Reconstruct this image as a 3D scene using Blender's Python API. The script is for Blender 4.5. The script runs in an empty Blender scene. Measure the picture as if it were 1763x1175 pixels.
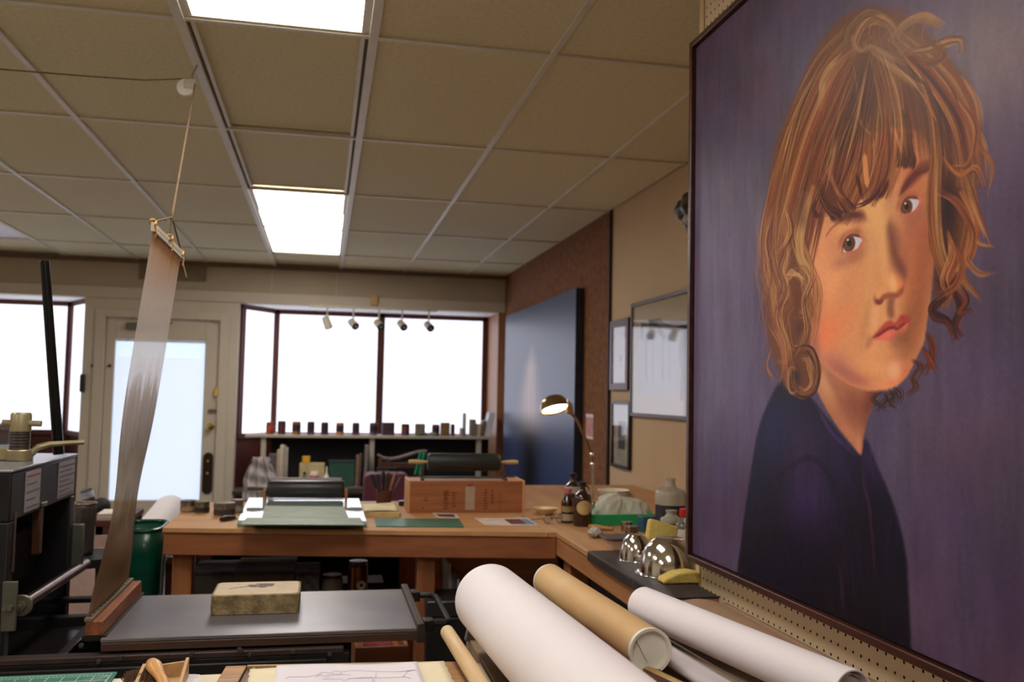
import bpy, bmesh, math, random
import numpy as np
from mathutils import Vector, Matrix
random.seed(5)
SC = bpy.context.scene; COL = SC.collection; PI = math.pi

# ---------------------------------------------------------------- camera
HC = 1.40; FPX = 1538.5; YAW, PITCH, ROLL = 0.20662, 0.059622, 0.019635
_cy, _sy, _cp, _sp, _cr, _sr = math.cos(YAW), math.sin(YAW), math.cos(PITCH), math.sin(PITCH), math.cos(ROLL), math.sin(ROLL)
FWD = np.array([_sy*_cp, _cy*_cp, _sp]); _R0 = np.array([_cy, -_sy, 0]); _U0 = np.cross(_R0, FWD)
RGT = _cr*_R0+_sr*_U0; UPV = -_sr*_R0+_cr*_U0
cd = bpy.data.cameras.new('camera'); cam = bpy.data.objects.new('camera', cd); COL.objects.link(cam)
cam.matrix_world = Matrix(((RGT[0], UPV[0], -FWD[0], 0), (RGT[1], UPV[1], -FWD[1], 0), (RGT[2], UPV[2], -FWD[2], HC), (0, 0, 0, 1)))
cd.sensor_width = 36; cd.lens = 36*FPX/1763; cd.clip_start = .02
cd.dof.use_dof = True; cd.dof.focus_distance = 1.75; cd.dof.aperture_fstop = 4.8
SC.camera = cam
# ---------------------------------------------------------------- light levels
PANEL = 9.0          # fluorescent diffusers
PAPER = 1.25         # daylight behind the papered windows
w = bpy.data.worlds.new('world'); SC.world = w; w.use_nodes = True
w.node_tree.nodes['Background'].inputs[0].default_value = (.75, .85, 1, 1); w.node_tree.nodes['Background'].inputs[1].default_value = .8
SC.view_settings.view_transform = 'Standard'; SC.view_settings.look = 'None'; SC.view_settings.gamma = 1; SC.view_settings.exposure = 0.26
SC.view_settings.use_curve_mapping = False
SC.cycles.max_bounces = 8; SC.cycles.diffuse_bounces = 5; SC.cycles.glossy_bounces = 4; SC.cycles.transparent_max_bounces = 8
SC.cycles.use_denoising = True; SC.cycles.sample_clamp_indirect = 6; SC.cycles.caustics_reflective = False; SC.cycles.caustics_refractive = False

# ---------------------------------------------------------------- helpers
def on(ax, v, x, y):
    "the point where the sight line through photo pixel x, y meets the plane X/Y/Z = v"
    d = FWD+RGT*(x-881.5)/FPX+UPV*(587.5-y)/FPX; k = 'XYZ'.index(ax); v0 = v-(HC if k == 2 else 0)
    return d*(v0/d[k])+np.array([0, 0, HC])
def lin(c): return tuple(((x/255+.055)/1.055)**2.4 if x > 10 else x/255/12.92 for x in c)
MATS = {}
def mat(name, c, rough=.6, metal=0, var=.12, scale=18, stretch=(1, 1, 1), c2=None, bump=0, bscale=None, emit=0, trans=0, spec=.5, ecol=None, alpha=1, tl=0, det=4, coat=0):
    if name in MATS: return MATS[name]
    m = bpy.data.materials.new(name); m.use_nodes = True; nt = m.node_tree; N = nt.nodes; L = nt.links
    b = N['Principled BSDF']; o = N['Material Output']
    tc = N.new('ShaderNodeTexCoord'); mp = N.new('ShaderNodeMapping'); L.new(tc.outputs['Object'], mp.inputs[0]); mp.inputs['Scale'].default_value = stretch
    nz = N.new('ShaderNodeTexNoise'); nz.inputs['Scale'].default_value = scale; nz.inputs['Detail'].default_value = det; L.new(mp.outputs[0], nz.inputs[0])
    cr = N.new('ShaderNodeValToRGB'); L.new(nz.outputs[0], cr.inputs[0])
    a = lin(c); bb = lin(c2) if c2 else tuple(min(1, x*(1+var)) for x in a); a2 = a if c2 else tuple(x*(1-var) for x in a)
    cr.color_ramp.elements[0].position = .35; cr.color_ramp.elements[1].position = .68
    cr.color_ramp.elements[0].color = (*a2, 1); cr.color_ramp.elements[1].color = (*bb, 1)
    L.new(cr.outputs[0], b.inputs['Base Color'])
    b.inputs['Roughness'].default_value = rough; b.inputs['Metallic'].default_value = metal; b.inputs['Specular IOR Level'].default_value = spec
    b.inputs['Coat Weight'].default_value = coat
    if trans: b.inputs['Transmission Weight'].default_value = trans; b.inputs['IOR'].default_value = 1.45
    if emit: b.inputs['Emission Strength'].default_value = emit; b.inputs['Emission Color'].default_value = (*(ecol or a), 1)
    if alpha < 1: b.inputs['Alpha'].default_value = alpha
    if bump:
        n2 = N.new('ShaderNodeTexNoise'); n2.inputs['Scale'].default_value = bscale or scale*3; n2.inputs['Detail'].default_value = 3; L.new(mp.outputs[0], n2.inputs[0])
        bp = N.new('ShaderNodeBump'); bp.inputs['Strength'].default_value = bump; bp.inputs['Distance'].default_value = .004; L.new(n2.outputs[0], bp.inputs['Height']); L.new(bp.outputs[0], b.inputs['Normal'])
    if tl:
        t = N.new('ShaderNodeBsdfTranslucent'); L.new(cr.outputs[0], t.inputs[0]); mx = N.new('ShaderNodeMixShader'); mx.inputs[0].default_value = tl
        L.new(b.outputs[0], mx.inputs[1]); L.new(t.outputs[0], mx.inputs[2]); L.new(mx.outputs[0], o.inputs[0])
    MATS[name] = m; return m
def wood(name, c, c2, ax='X', rough=.5, scale=6):
    st = {'X': (.7, 9, 9), 'Y': (9, .7, 9), 'Z': (9, 9, .7)}[ax]
    return mat(name, c, rough, c2=c2, scale=scale, stretch=st, bump=.08, det=5)
def smooth(me, ang=35):
    me.shade_smooth() if hasattr(me, 'shade_smooth') else None
    me.set_sharp_from_angle(angle=math.radians(ang))
def tag(o, label=None, cat=None, group=None, kind=None):
    if label: o['label'] = label
    if cat: o['category'] = cat
    if group: o['group'] = group
    if kind: o['kind'] = kind
    return o
def thing(name, label, cat, loc=(0, 0, 0), rot=0, group=None, parent=None):
    o = bpy.data.objects.new(name, None); o.empty_display_size = .05; COL.objects.link(o); o.location = loc
    o.rotation_euler = rot if isinstance(rot, (tuple, list)) else (0, 0, rot); tag(o, label, cat, group)
    return o
def wmat(o):
    m = Matrix.LocRotScale(o.location, o.rotation_euler, o.scale)
    return (wmat(o.parent) @ m) if o.parent else m
def obj(name, bm, m, parent=None, world=False, bevel=0, seg=2, ang=35, label=None, loc=None, rot=None):
    """world=True: the shape was drawn in room coordinates, move it under its parent; otherwise it is in the parent's own space"""
    me = bpy.data.meshes.new(name)
    if world and parent is not None: bmesh.ops.transform(bm, matrix=wmat(parent).inverted(), verts=bm.verts)
    bmesh.ops.recalc_face_normals(bm, faces=bm.faces)
    bm.to_mesh(me); bm.free(); smooth(me, ang)
    for x in (m if isinstance(m, (list, tuple)) else [m]): me.materials.append(x)
    o = bpy.data.objects.new(name, me); COL.objects.link(o)
    if parent is not None: o.parent = parent
    elif world is True or world == 'c':                       # top level: put the origin at the base of the shape
        v = np.array([q.co for q in me.vertices]); c = Vector(((v[:, 0].min()+v[:, 0].max())/2, (v[:, 1].min()+v[:, 1].max())/2, v[:, 2].min()))
        me.transform(Matrix.Translation(-c)); o.location = c
    if loc is not None: o.location = loc
    if rot is not None: o.rotation_euler = rot
    if bevel:
        b = o.modifiers.new('bevel', 'BEVEL'); b.width = bevel; b.segments = seg; b.limit_method = 'ANGLE'; b.angle_limit = .6; b.harden_normals = False
    if label: o['label'] = label
    return o
def B(): return bmesh.new()
def box(bm, x0, x1, y0, y1, z0, z1, mi=0):
    v = [bm.verts.new((x, y, z)) for x in (x0, x1) for y in (y0, y1) for z in (z0, z1)]
    for f in ((0, 1, 3, 2), (4, 6, 7, 5), (0, 4, 5, 1), (2, 3, 7, 6), (0, 2, 6, 4), (1, 5, 7, 3)): bm.faces.new([v[i] for i in f]).material_index = mi
    return bm
def hexa(bm, p):
    "eight corners: bottom ring of four, then top ring of four"
    v = [bm.verts.new(tuple(q)) for q in p]
    for f in ((3, 2, 1, 0), (4, 5, 6, 7), (0, 1, 5, 4), (1, 2, 6, 5), (2, 3, 7, 6), (3, 0, 4, 7)): bm.faces.new([v[i] for i in f])
    return bm
def frame_of(d):
    d = Vector(d).normalized(); u = d.cross(Vector((0, 0, 1))) if abs(d.z) < .95 else d.cross(Vector((0, 1, 0))); u.normalize(); return d, u, d.cross(u)
def tube(bm, pts, r, seg=12, caps=True, mi=0, flat=1.):
    pts = [Vector(p) for p in pts]; rs = r if isinstance(r, (list, tuple)) else [r]*len(pts); rings = []
    for i, p in enumerate(pts):
        d = (pts[min(i+1, len(pts)-1)]-pts[max(i-1, 0)]); d, u, v = frame_of(d)
        rings.append([bm.verts.new(p+(u*math.cos(2*PI*k/seg)+v*math.sin(2*PI*k/seg)*flat)*rs[i]) for k in range(seg)])
    for a, b in zip(rings, rings[1:]):
        for k in range(seg): bm.faces.new((a[k], a[(k+1) % seg], b[(k+1) % seg], b[k])).material_index = mi
    if caps: bm.faces.new(rings[0][::-1]).material_index = mi; bm.faces.new(rings[-1]).material_index = mi
    return bm
def cyl(bm, p0, p1, r0, r1=None, seg=24, mi=0): return tube(bm, [p0, p1], [r0, r0 if r1 is None else r1], seg, mi=mi)
def lathe(bm, prof, c=(0, 0, 0), seg=28, mi=0, sx=1, sy=1):
    rings = []
    for r, z in prof:
        rings.append([bm.verts.new((c[0]+sx*r*math.cos(2*PI*k/seg), c[1]+sy*r*math.sin(2*PI*k/seg), c[2]+z)) for k in range(seg)] if r > 1e-5 else [bm.verts.new((c[0], c[1], c[2]+z))])
    for a, b in zip(rings, rings[1:]):
        for k in range(seg):
            k2 = (k+1) % seg
            q = [a[0], b[k2], b[k]] if len(a) == 1 else ([a[k], a[k2], b[0]] if len(b) == 1 else [a[k], a[k2], b[k2], b[k]])
            if len(a) == 1 and len(b) == 1: continue
            bm.faces.new(q).material_index = mi
    return bm
def prism(bm, pts2, a0, a1, ax='Z', mi=0):
    "extrude an outline along an axis"
    f = {'Z': lambda p, h: (p[0], p[1], h), 'Y': lambda p, h: (p[0], h, p[1]), 'X': lambda p, h: (h, p[0], p[1])}[ax]
    A = [bm.verts.new(f(p, a0)) for p in pts2]; C = [bm.verts.new(f(p, a1)) for p in pts2]; n = len(pts2)
    bm.faces.new(A[::-1]).material_index = mi; bm.faces.new(C).material_index = mi
    for i in range(n): bm.faces.new((A[i], A[(i+1) % n], C[(i+1) % n], C[i])).material_index = mi
    return bm
def grid(bm, nx, ny, fn, mi=0):
    v = [[bm.verts.new(fn(i/nx, j/ny)) for j in range(ny+1)] for i in range(nx+1)]
    for i in range(nx):
        for j in range(ny): bm.faces.new((v[i][j], v[i+1][j], v[i+1][j+1], v[i][j+1])).material_index = mi
    return bm
def solid(o, t, off=0):
    s = o.modifiers.new('solid', 'SOLIDIFY'); s.thickness = t; s.offset = off; return o
def struct(name, bm, m, **k):
    o = obj(name, bm, m, world='c' if 'parent' not in k else True, **k); o['kind'] = 'structure'; return o
def rbox(bm, x0, x1, y0, y1, z0, z1, r, n=5):
    "box with rounded upright corners"
    pts = []
    for cx, cy, a in ((x1-r, y1-r, 0), (x0+r, y1-r, 90), (x0+r, y0+r, 180), (x1-r, y0+r, 270)):
        for k in range(n): t = math.radians(a+90*k/(n-1)); pts.append((cx+r*math.cos(t), cy+r*math.sin(t)))
    return prism(bm, pts, z0, z1)
def dup(o, parent=None):
    c = o.copy(); COL.objects.link(c); c.parent = parent
    for ch in list(o.children): dup(ch, c)
    return c
PAINT_GAIN = 1.0
# ---- portrait painted stroke by stroke onto the canvas plane (numpy, no image files)
PXC, PY0, PY1, PZ0, PZ1 = 0.965, 0.955, 2.232, 0.992, 2.352      # canvas plane X, near/far edge, bottom/top
PNU, PNV = 700, 850
def paint_portrait():
    U_ = np.linspace(PY1, PY0, PNU); V_ = np.linspace(PZ1, PZ0, PNV)
    YY, ZZ = np.meshgrid(U_, V_)
    P = np.stack([np.full_like(YY, PXC), YY, ZZ-HC], -1)
    w = P@FWD; GX = 881.5+FPX*(P@RGT)/w; GY = 587.5-FPX*(P@UPV)/w       # where each spot of the canvas shows in the photo
    C = np.zeros((PNV, PNU, 3)); rs = np.random.RandomState(7)
    def c3(c): return np.array(c, float)/255.
    def uv(p):
        q = on('X', PXC, p[0], p[1])
        return (PY1-q[1])/(PY1-PY0)*(PNU-1), (PZ1-q[2])/(PZ1-PZ0)*(PNV-1)
    def blur(m, r):
        r = int(r)
        if r < 1: return m
        for ax in (0, 1):
            for _ in range(2):
                pad = [(0, 0), (0, 0)]; pad[ax] = (r+1, r)
                cs = np.cumsum(np.pad(m, pad, mode='edge'), axis=ax)
                n = m.shape[ax]
                a = np.take(cs, range(2*r+1, 2*r+1+n), axis=ax); b = np.take(cs, range(0, n), axis=ax)
                m = (a-b)/(2*r+1)
        return m
    def spline(pts, n=8, closed=False):
        p = np.array(pts, float)
        if closed: q = np.vstack([p[-1], p, p[0], p[1]])
        else: q = np.vstack([2*p[0]-p[1], p, 2*p[-1]-p[-2]])
        out = []
        for i in range(len(q)-3):
            t = np.linspace(0, 1, n, endpoint=False)[:, None]
            a, b, c, d = q[i], q[i+1], q[i+2], q[i+3]
            out.append(.5*(2*b+(c-a)*t+(2*a-5*b+4*c-d)*t*t+(3*b-a-3*c+d)*t**3))
        if not closed: out.append(q[-2:-1])
        return np.vstack(out)
    def comp(m, col, sl=None):
        S = C if sl is None else C[sl]
        S += (c3(col)-S)*m[..., None]
    def pmask(pts, soft, smooth=True):
        s = spline(pts, 5, True) if smooth else np.array(pts, float)
        s = np.array([uv(p) for p in s])
        m = np.zeros((PNV, PNU))
        x0, y0 = s[:, 0], s[:, 1]; x1, y1 = np.roll(x0, -1), np.roll(y0, -1)
        xs = np.arange(PNU)
        for r in range(max(0, int(y0.min())), min(PNV, int(y0.max())+2)):
            k = (y0 <= r) != (y1 <= r)
            if not k.any(): continue
            xc = np.sort(x0[k]+(r-y0[k])/(y1[k]-y0[k])*(x1[k]-x0[k]))
            m[r] = (np.searchsorted(xc, xs) % 2)
        return blur(m, soft)
    def poly(pts, col, soft=1, al=1., clip=None, smooth=True):
        m = pmask(pts, soft, smooth)*al
        if clip is not None: m = m*clip
        comp(m, col)
    def blob(x, y, rx, ry, ang, col, al=1., clip=None, hard=1.):
        ca, sa = np.cos(np.radians(ang)), np.sin(np.radians(ang))
        dx, dy = GX-x, GY-y
        d = ((dx*ca+dy*sa)/rx)**2+((-dx*sa+dy*ca)/ry)**2
        m = np.exp(-d**hard)*al
        if clip is not None: m = m*clip
        comp(m, col)
    def stroke(pts, col, r=1.5, al=.8, taper=(.2, .2), clip=None, soft=0):
        s = spline(pts, 7)
        s = np.array([uv(p) for p in s])
        seg = np.hypot(*np.diff(s, axis=0).T); L = seg.sum()
        if L < 1: return
        cum = np.concatenate([[0], np.cumsum(seg)]); k = max(3, int(L/max(.8, r*.55)))
        t = np.linspace(0, L, k); x = np.interp(t, cum, s[:, 0]); y = np.interp(t, cum, s[:, 1])
        u = t/L; tap = np.minimum(1, np.minimum((u+.02)/max(taper[0], .001), (1.02-u)/max(taper[1], .001)))
        R_ = np.maximum(.45, r*tap); pad = int(r+3+3*soft)
        X0, X1 = int(x.min())-pad, int(x.max())+pad+1; Y0, Y1 = int(y.min())-pad, int(y.max())+pad+1
        X0, Y0 = max(X0, 0), max(Y0, 0); X1, Y1 = min(X1, PNU), min(Y1, PNV)
        if X1-X0 < 2 or Y1-Y0 < 2: return
        m = np.zeros((Y1-Y0, X1-X0))
        for xi, yi, ri, ti in zip(x-X0, y-Y0, R_, tap):
            a0, a1 = max(0, int(xi-ri-1)), min(m.shape[1], int(xi+ri+3)); b0, b1 = max(0, int(yi-ri-1)), min(m.shape[0], int(yi+ri+3))
            if a1 <= a0 or b1 <= b0: continue
            d = np.hypot(np.arange(a0, a1)[None, :]-xi, np.arange(b0, b1)[:, None]-yi)
            k_ = np.clip(ri+.6-d, 0, 1)*(.35+.65*ti)
            np.maximum(m[b0:b1, a0:a1], k_, out=m[b0:b1, a0:a1])
        sl = (slice(Y0, Y1), slice(X0, X1)); m = blur(m, soft)*al
        if clip is not None: m *= clip[sl]
        comp(m, col, sl)
    def lock(g, cols, n, spread, r=(1, 2.2), al=(.35, .8), wob=3, taper=(.25, .35), clip=None):
        g = np.array(g, float); d = np.gradient(g, axis=0); nn = np.stack([-d[:, 1], d[:, 0]], -1); nn /= np.hypot(*nn.T)[:, None]+1e-6
        for _ in range(n):
            o = rs.uniform(-1, 1)*spread; k = np.linspace(.6, 1.1, len(g))[:, None]
            q = g+nn*o*k+rs.normal(0, wob, g.shape)*.5
            a, b = 0, len(q)
            col = np.array(cols[rs.randint(len(cols))])+rs.normal(0, 7)
            stroke(q, np.clip(col, 0, 255), rs.uniform(*r), rs.uniform(*al), taper, clip)
    def noise(nx, ny, seed):
        r = np.random.RandomState(seed).rand(ny+3, nx+3)
        a = np.linspace(0, ny, PNV); b = np.linspace(0, nx, PNU)
        i, j = a.astype(int), b.astype(int); fa, fb = (a-i)[:, None], (b-j)[None]
        fa, fb = fa*fa*(3-2*fa), fb*fb*(3-2*fb)
        g = lambda p, q: r[np.ix_(i+p, j+q)]
        return (g(0, 0)*(1-fa)+g(1, 0)*fa)*(1-fb)+(g(0, 1)*(1-fa)+g(1, 1)*fa)*fb-.5
    # background; paler blobs at left and top right paint in reflected sheen
    C[:] = c3((94, 78, 104))
    G = [(1230, 150, 120, 170, (74, 60, 76)), (1240, 480, 90, 190, (92, 80, 110)), (1250, 330, 70, 80, (104, 92, 114)), (1250, 680, 70, 160, (104, 90, 122)),
         (1240, 880, 60, 120, (80, 64, 100)), (1700, 90, 150, 120, (118, 104, 110)), (1740, 420, 110, 200, (88, 68, 94)),
         (1640, 760, 90, 150, (102, 82, 108)), (1740, 1000, 150, 200, (76, 58, 88)), (1620, 980, 70, 140, (90, 68, 94)), (1900, 500, 120, 600, (84, 66, 90))]
    for x, y, rx, ry, c in G: blob(x, y, rx, ry, 0, c, .85)
    C += (noise(6, 8, 1)*.035+noise(70, 9, 2)*.03+noise(160, 30, 3)*.02+noise(25, 20, 5)*.025)[..., None]
    C[..., 2] += noise(14, 12, 6)*.05; C[..., 0] += noise(10, 14, 8)*.035
    # jumper
    body = [(1347, 655), (1325, 690), (1305, 745), (1292, 820), (1283, 880), (1276, 935), (1270, 1000), (1280, 1120), (1400, 1200), (1570, 1220), (1568, 1110), (1564, 1030), (1560, 965), (1548, 905), (1530, 850), (1508, 800), (1490, 757), (1478, 782), (1440, 740), (1400, 690), (1375, 660)]
    B = pmask(body, 2)
    comp(B, (34, 26, 44))
    blob(1335, 740, 40, 70, 15, (38, 38, 88), .85, B); blob(1300, 860, 14, 90, 5, (34, 34, 66), .6, B)
    blob(1385, 775, 40, 70, 0, (66, 42, 82), .8, B); blob(1395, 860, 45, 60, 0, (70, 44, 104), .75, B); blob(1445, 790, 20, 70, -25, (52, 36, 84), .7, B)
    blob(1500, 800, 14, 50, -18, (70, 42, 100), .8, B); blob(1520, 900, 26, 90, 0, (30, 26, 46), .6, B)
    blob(1360, 980, 60, 60, 0, (32, 26, 50), .7, B); blob(1470, 1090, 110, 70, 0, (28, 24, 34), .8, B); blob(1540, 960, 14, 120, 0, (26, 26, 48), .6, B)
    stroke([(1290, 960), (1300, 880), (1330, 830), (1375, 795), (1400, 790), (1425, 815), (1440, 860), (1448, 930)], (30, 20, 44), 4, .5, clip=B)
    stroke([(1484, 775), (1486, 830), (1496, 870), (1502, 930), (1506, 1000)], (92, 46, 76), 2.5, .5, clip=B)
    stroke([(1440, 960), (1448, 1000), (1452, 1060)], (84, 40, 66), 2.5, .4, clip=B); stroke([(1405, 700), (1432, 745), (1460, 772), (1478, 790)], (86, 50, 118), 3, .6, clip=B)
    for _ in range(260):
        x, y = rs.uniform(1275, 1560), rs.uniform(700, 1130); c = [(60, 40, 96), (36, 34, 78), (84, 46, 70), (24, 20, 32), (22, 18, 30)][rs.randint(5)]
        stroke([(x, y), (x+rs.uniform(-5, 8), y+40), (x+rs.uniform(-8, 12), y+90)], c, rs.uniform(1.5, 4), .14, clip=B)
    # hair behind the head
    DK, BR, MD, LT, GD, RD = (66, 36, 28), (104, 66, 42), (136, 92, 56), (176, 132, 86), (190, 150, 104), (132, 66, 40)
    H1 = [(1480, 18), (1445, 34), (1405, 85), (1378, 146), (1350, 211), (1334, 259), (1323, 323), (1314, 400), (1312, 470), (1318, 560), (1336, 630), (1358, 672), (1390, 676), (1408, 650), (1420, 560), (1560, 300), (1600, 330), (1612, 440), (1620, 520), (1650, 500), (1668, 420), (1680, 330), (1690, 250), (1668, 150), (1640, 110), (1600, 60), (1560, 28), (1520, 14)]
    poly(H1, (112, 72, 46), 5)
    HM = pmask(H1, 6)
    # neck
    neck = [(1396, 590), (1402, 655), (1415, 690), (1442, 735), (1470, 770), (1483, 783), (1487, 752), (1496, 715), (1512, 680), (1520, 640), (1480, 600)]
    N = pmask(neck, 1); comp(N, (176, 116, 86))
    blob(1422, 665, 16, 40, -28, (206, 154, 116), .8, N); blob(1470, 700, 24, 34, -20, (140, 84, 66), .8, N); blob(1500, 690, 14, 44, 12, (112, 62, 52), .85, N)
    blob(1462, 745, 9, 30, -30, (196, 134, 100), .6, N); blob(1478, 765, 5, 20, 0, (206, 144, 120), .6, N)
    stroke([(1420, 632), (1450, 690), (1478, 740)], (150, 96, 80), 6, .5, clip=N, soft=4)
    # face
    face = [(1392, 400), (1398, 470), (1396, 540), (1396, 595), (1405, 615), (1430, 640), (1458, 660), (1485, 671), (1512, 674), (1535, 670), (1552, 658), (1566, 640), (1580, 612), (1591, 588), (1596, 550), (1603, 505), (1609, 440), (1611, 380), (1608, 310), (1600, 250), (1560, 220), (1480, 240), (1420, 300)]
    Fm = pmask(face, 1); comp(Fm, (196, 148, 100))
    b = lambda x, y, rx, ry, a, c, al, h=1.: blob(x, y, rx, ry, a, c, al, Fm, h)
    b(1500, 365, 40, 45, -20, (208, 172, 116), .9); b(1420, 350, 22, 40, 0, (192, 140, 104), .7); b(1572, 300, 22, 45, 0, (172, 106, 74), .85)
    b(1585, 440, 24, 95, 4, (168, 108, 76), .9); b(1572, 390, 20, 26, 0, (156, 102, 80), .7); b(1600, 400, 9, 90, 2, (146, 92, 72), .7)
    b(1430, 480, 30, 60, 0, (212, 160, 112), .8); b(1425, 560, 30, 34, 20, (210, 134, 92), .75); b(1408, 560, 12, 60, 0, (178, 120, 104), .7)
    b(1455, 540, 22, 36, 10, (206, 138, 92), .6); b(1470, 600, 30, 34, 20, (200, 148, 106), .6); b(1440, 625, 26, 20, 35, (180, 122, 106), .75); b(1478, 655, 26, 12, 15, (166, 104, 86), .7)
    b(1580, 530, 16, 60, 6, (150, 104, 68), .9); b(1562, 590, 16, 30, 10, (146, 102, 68), .85); b(1572, 500, 10, 36, 0, (176, 112, 72), .6)
    b(1510, 630, 30, 22, 10, (212, 162, 110), .7); b(1540, 625, 12, 22, 10, (216, 168, 128), .85); b(1560, 640, 10, 18, 20, (196, 118, 90), .7); b(1520, 662, 22, 9, 0, (214, 150, 108), .7); b(1545, 655, 16, 7, -20, (206, 128, 92), .6)
    b(1498, 500, 10, 60, 4, (198, 160, 108), .6); b(1507, 545, 9, 34, 8, (212, 172, 124), .7); b(1489, 560, 7, 44, 10, (182, 138, 92), .6); b(1525, 545, 9, 16, 0, (206, 166, 120), .6)
    b(1586, 470, 17, 120, 4, (150, 96, 66), .75); b(1560, 440, 12, 60, 8, (160, 104, 76), .7); b(1562, 560, 14, 40, 8, (134, 92, 62), .7)
    b(1456, 500, 14, 44, 14, (190, 140, 100), .5); b(1448, 452, 18, 10, -25, (168, 118, 92), .7); b(1412, 500, 10, 60, 0, (208, 148, 106), .6); b(1420, 580, 22, 26, 20, (216, 128, 84), .55); b(1402, 590, 8, 40, -8, (150, 100, 92), .7)
    b(1452, 640, 30, 12, 32, (152, 100, 90), .7); b(1500, 600, 14, 24, 20, (212, 158, 112), .6); b(1548, 612, 20, 12, -30, (158, 106, 76), .5); b(1540, 640, 10, 14, 0, (226, 176, 134), .7)
    b(1478, 400, 10, 26, 0, (176, 126, 92), .5); b(1500, 420, 9, 50, 0, (204, 166, 112), .6); b(1430, 420, 8, 40, 0, (196, 138, 104), .5)
    # nose
    stroke([(1530, 380), (1533, 410), (1540, 445), (1549, 465), (1557, 478)], (120, 78, 62), 9, .6, clip=Fm, soft=6); stroke([(1531, 372), (1534, 405), (1543, 445), (1556, 472), (1556, 492)], (92, 58, 50), 5, .6, clip=Fm, soft=3)
    b(1545, 410, 9, 26, -10, (128, 84, 72), .55); b(1520, 420, 9, 60, -4, (210, 174, 118), .7); b(1510, 470, 12, 30, 0, (192, 152, 100), .5); b(1538, 488, 8, 17, -8, (226, 180, 124), .95); b(1549, 490, 5, 14, 0, (206, 134, 86), .7)
    b(1520, 502, 10, 8, 0, (204, 156, 104), .6)
    stroke([(1505, 505), (1507, 518), (1514, 520), (1522, 512), (1533, 509), (1543, 509), (1553, 500), (1558, 486)], (136, 78, 56), 3.2, .8, clip=Fm, soft=1); stroke([(1508, 518), (1515, 521), (1520, 516)], (110, 58, 46), 2.4, .7, clip=Fm)
    stroke([(1537, 514), (1534, 530), (1536, 546)], (122, 82, 62), 6.5, .8, clip=Fm, soft=2); stroke([(1543, 514), (1542, 530), (1544, 545)], (206, 154, 116), 3, .6, clip=Fm, soft=2)
    # mouth
    poly([(1502, 582), (1511, 570), (1524, 556), (1533, 551), (1541, 556), (1552, 543), (1560, 544), (1567, 551), (1562, 562), (1545, 572), (1525, 578), (1510, 583)], (166, 78, 66), 1, .95)
    poly([(1504, 582), (1518, 575), (1530, 567), (1545, 563), (1556, 557), (1564, 556), (1558, 571), (1546, 581), (1532, 587), (1518, 586)], (200, 112, 92), 1, .9)
    blob(1530, 577, 12, 5, -22, (216, 132, 108), .7); blob(1556, 549, 8, 5, 0, (150, 56, 52), .6)
    stroke([(1500, 583), (1514, 576), (1527, 567), (1538, 564), (1545, 566), (1556, 558), (1567, 552)], (116, 50, 48), 1.8, .85); stroke([(1502, 583), (1496, 590), (1492, 598)], (150, 104, 78), 4, .6, soft=3)
    stroke([(1535, 590), (1545, 586), (1557, 573)], (130, 90, 64), 7, .7, clip=Fm, soft=5)
    # eyes
    def eye(cx, cy, s, ang, icx, icy):
        ca, sa = np.cos(np.radians(ang)), np.sin(np.radians(ang))
        T = lambda u, v: (cx+s*(u*ca-v*sa), cy+s*(u*sa+v*ca))
        blob(cx, cy+3*s, 30*s, 24*s, ang, (150, 106, 84), .55, Fm)
        poly([T(-23, 4), T(-14, -9), T(0, -15), T(12, -11), T(22, 0), T(14, 9), T(2, 13), T(-12, 11)], (196, 130, 106), 1, .7)
        E_ = pmask([T(-19, 4), T(-10, -8), T(2, -13), T(12, -9), T(19, 0), T(11, 7), T(1, 11), T(-10, 10)], 0); comp(E_, (196, 200, 204))
        blob(T(14, -2)[0], T(14, -2)[1], 6*s, 12*s, 0, (170, 180, 192), .6, E_)
        blob(icx, icy, 10.5*s, 14.5*s, 10, (70, 50, 34), 1, E_, 6); blob(icx-2*s, icy+2*s, 7*s, 10*s, 10, (112, 92, 48), .8, E_, 2); blob(icx+4*s, icy, 4*s, 10*s, 10, (104, 60, 36), .7, E_, 2)
        blob(icx, icy-1*s, 4*s, 5.5*s, 0, (24, 16, 12), 1, E_, 4); blob(icx-2.5*s, icy-7*s, 2*s, 2.2*s, 0, (226, 222, 214), .9, E_, 3)
        stroke([T(-23, 6), T(-11, -9), T(2, -15), T(13, -11), T(21, -2)], (84, 50, 40), 1.7, .85); stroke([T(-20, 6), T(-10, 11), T(2, 13), T(12, 9), T(20, 1)], (190, 104, 86), 1.5, .8)
        stroke([T(-25, -2), T(-12, -16), T(2, -22), T(14, -18), T(24, -8)], (142, 86, 64), 3.4, .65, soft=2); stroke([T(-18, 18), T(-2, 22), T(12, 17)], (150, 102, 78), 6, .6, soft=4); stroke([T(18, 0), T(21, -2), T(23, 4)], (200, 110, 96), 1.6, .8)
    eye(1467, 421, 1.0, -28, 1462, 420); eye(1567, 355, .95, -32, 1561, 357)
    blob(1456, 392, 20, 9, -25, (206, 160, 112), .7, Fm); blob(1476, 380, 16, 7, -5, (142, 92, 72), .5, Fm); blob(1572, 326, 12, 8, -40, (186, 120, 84), .6, Fm)
    stroke([(1420, 412), (1428, 398), (1440, 386), (1452, 380)], (146, 96, 66), 2, .6); stroke([(1436, 388), (1450, 375), (1468, 370), (1484, 371), (1493, 380)], (104, 64, 56), 6, .85, (.3, .25), soft=2); stroke([(1443, 381), (1462, 371), (1484, 371)], (84, 48, 44), 3, .7)
    stroke([(1545, 344), (1552, 330), (1566, 312), (1582, 295), (1596, 287), (1607, 292)], (110, 62, 48), 7, .9, (.4, .2), soft=2); stroke([(1548, 338), (1564, 314), (1582, 296), (1604, 290)], (88, 46, 38), 3.5, .7)
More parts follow.
